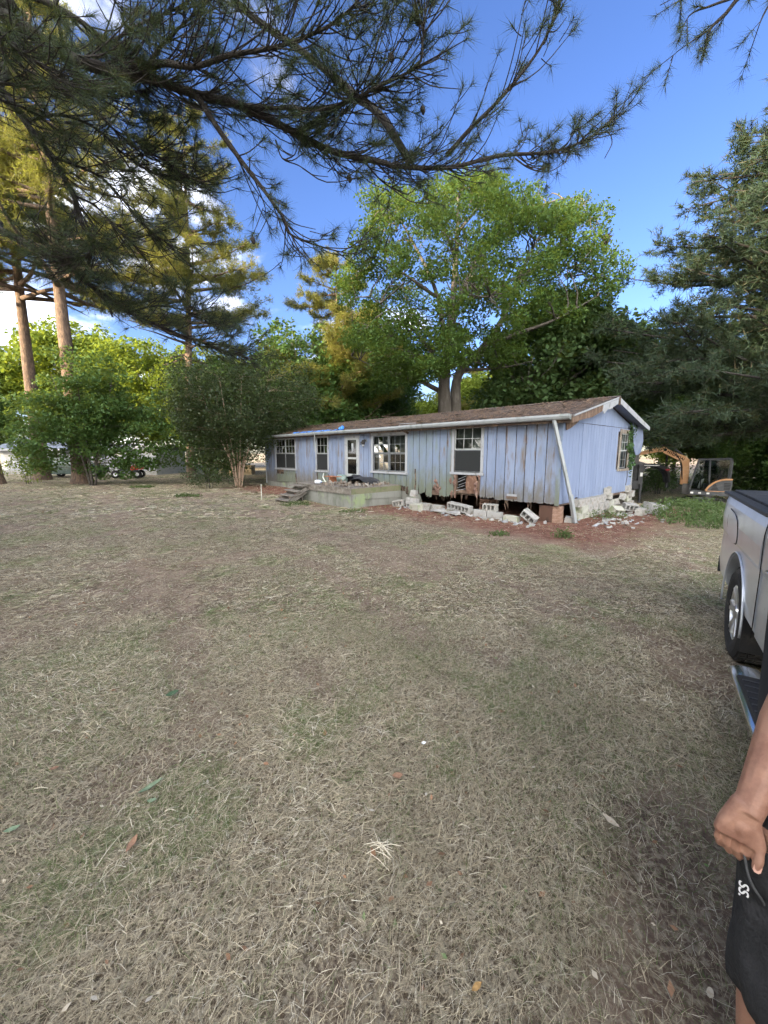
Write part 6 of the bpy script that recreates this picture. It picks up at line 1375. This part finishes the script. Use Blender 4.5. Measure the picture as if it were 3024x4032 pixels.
    md = raw.modifiers.new('r', 'REMESH'); md.mode = 'VOXEL'; md.voxel_size = .0034; sm = raw.modifiers.new('s', 'SMOOTH'); sm.factor = .5; sm.iterations = 4; dm = raw.modifiers.new('d', 'DECIMATE'); dm.ratio = .14
    bpy.context.view_layer.update(); me = bpy.data.meshes.new_from_object(raw.evaluated_get(bpy.context.evaluated_depsgraph_get())); me.materials.clear(); me.materials.append(skin)
    bpy.data.objects.remove(raw); me.polygons.foreach_set('use_smooth', [True]*len(me.polygons)); body = link('body', me, root)
    tn = MB(); c = t3 - inn*.0065 - pd*.010; tn.prism([c+rt*a*.0075+pd*bb*.009 for a, bb in ((-1,-.8),(1,-.8),(1.0,.5),(.5,1),(-.5,1),(-1.0,.5))], -inn*.002); tn.build('thumbnail', pmat('nail', [(0.50,0.30,0.24)], rough=.35, bump=0), root)
    # shorts: loose tubes with folds, pinched where the hand pulls the cloth
    def ring(c, rx, ry, n=44, ph=0, amp=.02): return [(c.x + rx*math.cos(a)*(1+amp*1.3*math.sin(a*7+ph*1.5)+amp*.8*math.sin(a*13-ph*2)+amp*1.6*math.sin(a*3-ph*3)), c.y + ry*math.sin(a)*(1+amp*1.3*math.sin(a*7+ph*1.5)+amp*1.6*math.sin(a*4-ph*2.6)), c.z + .004*math.sin(a*3+ph)) for a in [2*math.pi*k/n for k in range(n)]]
    sm_ = MB()
    for cx, cy, kx, s in ((1.02,.845,1.025,-1), (1.19,.85,1.20,1)):
        rings = []
        for i in range(22):
            t = i/21; z = .90 - (.90-.425)*t; x = cx + (kx-cx)*t; y = cy - .035*t
            rx, ry = .104+.010*t, .114+.008*t
            if s < 0: rx += .012*math.sin(t*9)
            rg = ring(W(x,y,z), rx, ry, ph=t*2.2+s, amp=.018+.022*t)
            if s < 0:
                g = k0 + pd*.052 + inn*.024 + rt*.02
                rg2 = []
                for p in rg:
                    v = Vector(p); dd = (v - g).length; wgt = math.exp(-(dd/.15)**2)*(1 if v.x < W(1.03,0,0).x else .35); rg2.append(tuple(v.lerp(g, .80*wgt)))
                rg = rg2
            rings.append(rg)
        inner = [[(p[0]*.985+(cx-O.x)*.015, p[1]*.985+(cy-O.y)*.015, p[2]+.001) for p in r] for r in reversed(rings[-3:])]
        sm_.loft(rings + inner, cap=False)
    hipr = [ring(W(1.105,.85,z), .165-.008*k, .14-.01*k, ph=k) for k, z in enumerate((.84,.92,1.0,1.04))]; sm_.loft(hipr)
    sh_o = sm_.build('shorts', cloth, root, True)
    # pocket edge running from the pinched cloth down to the right
    g = k0 + pd*.050 + inn*.010 + rt*.018
    MB().tube(bezier([g - pd*.03 - nrm*.0, g + Vector((.012,-.02,-.03)), g + Vector((.045,-.03,-.085)), g + Vector((.075,-.02,-.14))], 5), .0032, 6).build('pocket_edge', pmat('grey seam', [(0.06,0.062,0.066)], rough=.9, bump=0), sh_o, True)
    bpy.context.view_layer.update()
    d = ray(2926, 3505).normalized(); src = Vector((0,0,CAM_H)) - O; ok, hit, nn, _ = sh_o.ray_cast(src, d)      # the print sits on the cloth beside the pocket
    if not ok: ok, hit, nn, _ = sh_o.ray_cast(src, ray(2960, 3490).normalized())
    if ok:
        if nn.dot(d) > 0: nn = -nn
        zz = (nn - d*.8).normalized(); xx = Vector((.10,-.3,-.95)); xx = (xx - zz*xx.dot(zz)).normalized()
        text_mesh('lettering', 'SS.', .034, wh, sh_o, basis(hit - d*.018, xx, zz.cross(xx), zz), .0006, sx=.9, bold=.0003)
    # shirt over the torso, to the upper arm
    s2 = MB(); s2.loft([ring(W(1.14+.08*smooth01((z-.9)/.35),.87+.08*smooth01((z-.9)/.35),z), rx, ry, ph=z*9, amp=.015) for z, rx, ry in ((.93,.165,.165),(.98,.165,.16),(1.12,.178,.158),(1.28,.185,.168),(1.40,.19,.165),(1.50,.13,.12),(1.535,.075,.075))], cap=False)
    for p, q in ((sh, sh.lerp(el,.62)), (sl, sl.lerp(ell,.7))):
        c = W(1.22,.95,1.46).lerp(p,.55); s2.tube([c, p, p.lerp(q,.5), q], [.092,.070,.066,.066], 18, cap=False)
    s2.build('shirt', shirt_m, root, True)
    hr = MB(); hp = hc + Vector((0,.018,.03))
    rings = []
    for i in range(0,7):
        a = math.pi*(.03+.5*i/6); rings.append([(hp.x+.086*math.sin(a)*math.cos(t), hp.y+.102*math.sin(a)*math.sin(t)+.008, hp.z+.105*math.cos(a)) for t in [2*math.pi*k/22 for k in range(22)]])
    hr.loft(rings); hr.build('hair', pmat('dark hair', [(0.02,0.015,0.012)], rough=.7, bump=.8, bscale=120), root, True)
    for s in (-1,1): MB().tube([hc+Vector((s*.03,-.079,.018)), hc+Vector((s*.03,-.086,.018))], [.011,.007], 10).build('eye', wh, root); MB().tube([hc+Vector((s*.03,-.086,.018)), hc+Vector((s*.03,-.0875,.018))], [.005,.004], 8).build('pupil', cloth, root)
    for an in (W(1.01,.87,.0), W(1.18,.87,.0)):
        fm = MB(); fm.loft([[(an.x+.046*k*math.cos(t), an.y+dy+.03*math.sin(t)*0, h*max(0,math.sin(t))+ (0 if math.sin(t) > 0 else .0)) for t in [2*math.pi*q/16 for q in range(16)]] for dy, k, h in ((.08,.5,.05),(.05,.85,.09),(-.02,.95,.10),(-.09,1.05,.075),(-.16,1.0,.055),(-.2,.5,.03))]); fm.build('shoe', shirt_m, root, True)
person()
# ================================================================== VINE, WEEDS, LITTER, GRASS
def vine():
    global nrng, rng
    nrng = np.random.default_rng(41); rng = random.Random(41)
    M['leaf_vine'] = leaf_mat('ivy leaves', (0.03,0.075,0.03), (0.06,0.12,0.045), trans=.25)
    base = hw(0, 5.0, 0); r = tag(empty('climbing_vine', hw(-.03,4.95,.5)), 'leafy green vine climbing beside the gable window', 'vine'); O = hw(-.03,4.95,.5)
    pth = [hw(-.03,4.92,.72), hw(-.035,5.0,1.0), hw(-.035,4.96,1.25), hw(-.04,5.06,1.6), hw(-.045,5.04,2.0), hw(-.05,5.10,2.4), hw(-.06,5.0,2.75)]
    MB().tube([p-O for p in bezier(pth,4)], .008, 6).build('stem', M['bark_oak'], r, True)
    C = []
    for k in range(620):
        z = rng.betavariate(2.2,1.3)*2.1 + .75
        if z < 1.25 and rng.random() < .80: continue
        wd = .05 + .12*smooth01((z-1.1)/.5); C.append(tuple(hw(-.05-rng.random()*.07, 5.06 + rng.gauss(0,wd) + (.12 if 1.4 < z < 1.8 else 0), z) - O))
    V = leaf_quads(np.array(C), .085, '', up_bias=0, aspect=.9, droop=.8); link('foliage', np_mesh('foliage', V, np.arange(len(V)).reshape(-1,4), M['leaf_vine']), r)
vine()
def weeds():
    global nrng, rng
    nrng = np.random.default_rng(43); rng = random.Random(43)
    M['leaf_weed'] = leaf_mat('weed leaves', (0.045,0.09,0.03), (0.10,0.15,0.05), trans=.3)
    def weed(lb, x, y, n, spread, hgt, leaf=.07):
        r = tag(empty('weed_clump', gz(x,y)), lb, 'weeds', 'weeds by the old home'); st = MB(); C = []
        for k in range(n):
            a = rng.uniform(0,6.28); d = spread*math.sqrt(rng.random()); b = Vector((math.cos(a)*d, math.sin(a)*d*.8, ground_z(x+math.cos(a)*d, y+math.sin(a)*d*.8)-ground_z(x,y))); h = hgt*rng.uniform(.45,1.15)*(1-.45*d/spread)
            tip = b + Vector((rng.gauss(0,.16)*h, rng.gauss(0,.16)*h, h)); st.tube([b, b.lerp(tip,.5)+Vector((0,0,.03)), tip], [.006,.005,.002], 4, cap=False)
            for j in range(int(6+h*22)): f = rng.uniform(.15,1); C.append(tuple(b.lerp(tip,f)+Vector((rng.gauss(0,.06),rng.gauss(0,.06),rng.gauss(0,.03)))))
        st.build('stem', M['leaf_weed'], r); V = leaf_quads(np.array(C), leaf, '', up_bias=.3, aspect=.5); link('foliage', np_mesh('foliage', V, np.arange(len(V)).reshape(-1,4), M['leaf_weed']), r)
    weed('tall light green weeds right of the gable rubble', 8.6, 11.3, 120, 1.1, .62, .07)
    weed('broad leafy weeds in front of the excavator tracks', 11.2, 14.0, 110, 1.2, .5, .08)
    weed('low green weeds between the rubble and the pickup', 8.1, 9.9, 150, 1.0, .32, .06)
    weed('sapling-like weeds at the foot of the excavator', 13.7, 16.6, 36, .8, .9, .09)
    weed('green grass tuft at the foot of the porch steps', -3.0, 13.6, 40, .45, .18, .05)
    weed('small weeds on the mossy block wall', 6.2, 10.9, 30, .5, .3, .05)
    weed('leafy cut twigs lying on the lawn before the sapling', -12.6, 20.6, 50, .6, .14, .08)
    weed('leafy cut twigs lying nearer the camera on the left lawn', -8.2, 16.4, 50, .55, .12, .08)
    weed('green seedling patch before the porch corner', -.9, 12.1, 26, .4, .12, .05)
    weed('dark green sprig lying on the lawn before the clay', 2.6, 8.6, 26, .22, .10, .05)
    weed('small green plant on the clay before the white blocks', 3.8, 8.3, 24, .2, .22, .05)
weeds()
def litter():
    global rng
    rng = random.Random(45)
    lg = pmat('fresh green leaf', [(0.16,0.22,0.13), ((0.26,0.33,0.22), 30, .5, .65)], rough=.5, bump=.2); lb_ = pmat('dead brown leaf', [(0.23,0.135,0.085), ((0.32,0.20,0.13), 30, .45, .65)], rough=.8, bump=.4); lp = pmat('pale dead leaf', [(0.50,0.44,0.33), ((0.36,0.29,0.2), 30, .45, .65)], rough=.8, bump=.4); ly = pmat('yellow leaf', [(0.34,0.21,0.08)], rough=.7, bump=.3)
    def leaf(name, label, px, L, W_, a, mat):
        d = ray(*px); t = -CAM_H/d.z; g = Vector((d.x*t, d.y*t, 0)); g.z = ground_z(g.x, g.y) + .035
        n = 8; V = []; F = []
        for i in range(n+1):
            u = i/n; w = W_*math.sin(math.pi*min(1,u*.97+.02))**.8*.5*(1+rng.uniform(-.12,.12)); z = .25*L*(u-.5)**2 + rng.uniform(-.002,.002)
            V += [(L*(u-.5), -w, z+.15*w), (L*(u-.5), 0, z), (L*(u-.5), w, z+.15*w)]
        for i in range(n): F += [(3*i,3*i+1,3*i+4,3*i+3), (3*i+1,3*i+2,3*i+5,3*i+4)]
        mb = MB(); mb.add(V, F); mb.add([(x,y,z-.0015) for x,y,z in V], F); o = mb.build(name, mat, None, True, g, (rng.uniform(-.15,.15), rng.uniform(-.15,.15), a)); tag(o, label, 'leaf', 'leaves on the lawn')
    leaf('fallen_leaf', 'long pale green leaf on the lawn, lower left', (595,3115), .12, .04, .9, lg)
    leaf('fallen_leaf', 'small green leaf below the long pale green one', (600,3172), .05, .025, 0, lg)
    leaf('fallen_leaf', 'green leaf at the left picture edge, low', (50,3285), .06, .03, .6, lg)
    leaf('fallen_leaf', 'curled reddish brown leaf left of the bottom centre', (522,3345), .075, .032, 1.5, lb_)
    leaf('fallen_leaf', 'orange brown leaf in the left foreground', (215,3045), .045, .028, .4, lb_)
    leaf('fallen_leaf', 'tan leaf right of the bottom centre, half upright', (1565,3088), .06, .035, .2, lb_)
    leaf('fallen_leaf', 'yellow brown leaf at the bottom picture edge', (1875,3925), .042, .017, .5, ly)
    leaf('fallen_leaf', 'white flower scrap right of the middle lawn', (1668,2960), .032, .022, .4, pmat('white petal', [(0.75,0.75,0.72)], rough=.6, bump=.2))
    leaf('fallen_leaf', 'dark green leaf on the left middle lawn', (680,2745), .09, .05, .7, pmat('dark green leaf', [(0.05,0.09,0.045)], rough=.5, bump=.2))
    leaf('fallen_leaf', 'pale dead leaf in the right foreground', (2400,3270), .08, .03, 2.2, lp)
    leaf('fallen_leaf', 'pale leaf near the person\'s foot', (2790,3950), .04, .02, .8, lp)
    leaf('fallen_leaf', 'small tan leaf right of the middle lawn', (2530,2775), .05, .035, .3, lp)
    for lb, px, L, a in (('long pale straw stalk lying at the left, low', (165,3128), .16, .05), ('upright pale stalk in the left foreground', (432,3375), .16, 1.5), ('bleached straw bundle at the bottom centre', (1510,3385), .13, -.5), ('pale stick lying on the middle lawn', (1370,2600), .30, .25)):
        d = ray(*px); t = -CAM_H/d.z; g = Vector((d.x*t, d.y*t, 0)); g.z = ground_z(g.x, g.y) + .04; mb = MB()
        for k in range(16 if 'bundle' in lb else 1):
            aa = a + (rng.gauss(0,.6) if 'bundle' in lb else 0); v = Vector((math.cos(aa), math.sin(aa), rng.uniform(-.02,.05)))*L/2*rng.uniform(.35,.95); of = Vector((rng.gauss(0,.02),rng.gauss(0,.02),rng.uniform(0,.015)))*(1 if 'bundle' in lb else 0)
            mb.tube([-v+of, of+Vector((0,0,.008)), v+of], [.0012,.0015,.0009], 5)
        tag(mb.build('straw_stalk', pmat('bleached straw', [(0.60,0.55,0.43)], rough=.7, bump=.1), None, False, g), lb, 'straw')
litter()
def leaf_litter():
    r = np.random.default_rng(99)
    mats = [leaf_mat('brown leaf bits', (0.16,0.09,0.055), (0.36,0.21,0.13), trans=.1, rough=.9), leaf_mat('pale leaf bits', (0.42,0.37,0.29), (0.66,0.61,0.50), trans=.1, rough=.9), leaf_mat('green leaf bits', (0.09,0.16,0.06), (0.22,0.28,0.14), trans=.2, rough=.7)]
    for nm, mt, n, lb, sz in (('brown_leaf_litter', mats[0], 2600, 'small brown dead leaf scraps scattered over the yard', .030), ('pale_leaf_litter', mats[1], 1500, 'pale dry leaf and stalk scraps scattered over the yard', .022), ('green_leaf_litter', mats[2], 500, 'small green leaf scraps scattered over the yard', .026)):
        y = r.uniform(.9**1.2, 22**1.2, n)**(1/1.2); x = r.uniform(-1.1,1.1,n)*(y+.3); w = (x-P0.x)*HB.x+(y-P0.y)*HB.y; l = (x-P0.x)*HA.x+(y-P0.y)*HA.y
        k = ~((w > -.1)*(l > -.1)*(w < HW)*(l < HL) + (w > -2.4)*(w <= 0)*(l > 5.6)*(l < 9.4)).astype(bool); x, y, w, l = x[k], y[k], w[k], l[k]
        xe = r.uniform(-1.5, 16, n//2); we_ = -r.gamma(1.6,.6,n//2)-.15; px = P0.x+HA.x*xe+HB.x*we_; py = P0.y+HA.y*xe+HB.y*we_; kk = ~((xe > 5.6)*(xe < 9.4)*(we_ > -2.4)).astype(bool); x = np.concatenate([x, px[kk]]); y = np.concatenate([y, py[kk]])
        z = np.array([ground_z(a, b) for a, b in zip(x, y)]) + r.uniform(.005,.03,len(x)); C = np.stack([x,y,z],1)
        V = leaf_quads(C, sz*(1+.03*np.maximum(0,y-3))[:,None], '', up_bias=1.6, aspect=.55, jitter=.55)
        tag(link(nm, np_mesh(nm, V, np.arange(len(V)).reshape(-1,4), mt)), lb, 'leaf litter', kind='stuff')
leaf_litter()
def grass():
    r = np.random.default_rng(77)
    a = np.array([-math.sin(YAW), math.cos(YAW)]); b = np.array([math.cos(YAW), math.sin(YAW)])
    field = gfield
    def gzv(x, y):
        def s01(t): t = np.clip(t,0,1); return t*t*(3-2*t)
        t = s01(((x-8.3)*.72+(y-13.5)*.69)/7.5)*s01((x-4)/6)
        return -.85*t + .02*np.sin(x*.9+1)*np.sin(y*.7) + .012*np.sin(x*2.3)*np.cos(y*1.9+2)
    def strip(x, y, th, L, w, bend, lift, segs):
        z = gzv(x, y) + r.uniform(0,.012,len(x)); n = len(x); c = np.stack([x,y,z],1); d = np.stack([np.cos(th),np.sin(th),np.zeros(n)],1); p = np.stack([-np.sin(th),np.cos(th),np.zeros(n)],1)
        rows = []
        for k in range(segs+1):
            u = k/segs; q = c + d*(L*u)[:,None] + p*(bend*L*u*u)[:,None]; q[:,2] += lift*L*np.sin(np.pi*min(1,u*.8+.02))*(1-.35*u) + .004
            ww = w*(1-.75*u)*.5; pp = p*ww[:,None]; pp[:,2] += ww*r.uniform(-.6,.6,n); rows += [q-pp, q+pp]
        V = np.stack(rows,1).reshape(-1,3); o = np.arange(n)[:,None,None]*(2*(segs+1)); f = np.array([[2*k,2*k+1,2*k+3,2*k+2] for k in range(segs)])[None]
        return V, (o+f).reshape(-1,4)
    def scatter(n, y0, y1, power=1.0):
        y = (r.uniform(y0**power, y1**power, n))**(1/power); x = r.uniform(-1.12,1.12,n)*(y+.35); return x, y
    def mask(x, y, green):
        w = (x-P0.x)*b[0]+(y-P0.y)*b[1]; l = (x-P0.x)*a[0]+(y-P0.y)*a[1]
        inside = (w > -.05)*(w < HW+.05)*(l > -.1)*(l < HL+.1) + (w > -2.35)*(w <= 0)*(l > 5.65)*(l < 9.3)
        keep = r.random(len(x)) < np.clip(1.05 - (w > -2.5+.9*field(x,y,1.0,4.0))*(w < 6)*(l > -2.2)*(l < 16.5)*.90, 0, 1)
        bare = bare_amount(x, y)
        keep &= ~inside.astype(bool); keep &= (r.random(len(x)) > bare*.80)
        tk = ((x-3.95)*-.56+(y-2.84)*-.83, (x-3.95)*.83+(y-2.84)*-.56); keep &= ~((np.hypot(tk[0],0) < .22)*(np.abs(tk[1]) < 1.0)*(np.abs(tk[1]) > .7)).astype(bool)
        if green: keep &= r.random(len(x)) < .10 + .9*green_amount(x, y)
        return keep
    dry = leaf_mat('dry straw', (0.15,0.118,0.073), (0.83,0.735,0.525), trans=.15, rough=.8, cc=(0.86,0.82,0.68)); grn = leaf_mat('green grass blades', (0.075,0.13,0.045), (0.20,0.26,0.105), trans=.3, rough=.6)
    brn = leaf_mat('brown thatch', (0.065,0.048,0.034), (0.25,0.19,0.13), trans=.1, rough=.9)
    jobs = [('dry_grass', dry, 'dry mown straw matted over the lawn', False, [(150000,.75,4.2,1.15,.085,.0025,.42,2), (125000,4.0,11,1.35,.10,.0056,.42,1), (70000,10.5,32,1.2,.20,.022,.35,1)]),
            ('brown_thatch', brn, 'brown dead grass thatch low on the lawn', False, [(70000,.75,4.2,1.3,.07,.0030,.22,1), (45000,4.0,11,1.3,.12,.009,.25,1), (20000,10.5,32,1.2,.18,.024,.25,1)]),
            ('green_grass', grn, 'thin green grass blades among the straw', True, [(95000,.75,4.2,1.15,.07,.0025,.7,2), (85000,4.0,11,1.3,.085,.0058,.75,1), (80000,10.5,32,1.2,.13,.020,.8,1)])]
    for nm, mt, lb, green, parts in jobs:
        VV, FF, o = [], [], 0
        for n, y0, y1, pw, L, w, lift, sg in parts:
            x, y = scatter(n, y0, y1, pw); k = mask(x, y, green); x, y = x[k], y[k]; m_ = len(x)
            th = 1.3*field(x,y,1.2,1.1) + .75 + r.normal(0,.95,m_) + (r.random(m_) < .5)*np.pi
            ns = np.clip(y/2.2,.5,1.0) if y0 < 2 else np.ones(m_)
            V, F = strip(x, y, th, L*(.45+.55*ns)*r.uniform(.35,1.35,m_), w*ns*r.uniform(.6,1.4,m_), r.normal(0,.22,m_), lift*r.uniform(.05,1.0,m_)**1.5, sg)
            VV.append(V); FF.append(F+o); o += len(V)
        tag(link(nm, np_mesh(nm, np.concatenate(VV), np.concatenate(FF), mt)), lb, 'grass', kind='stuff')
grass()
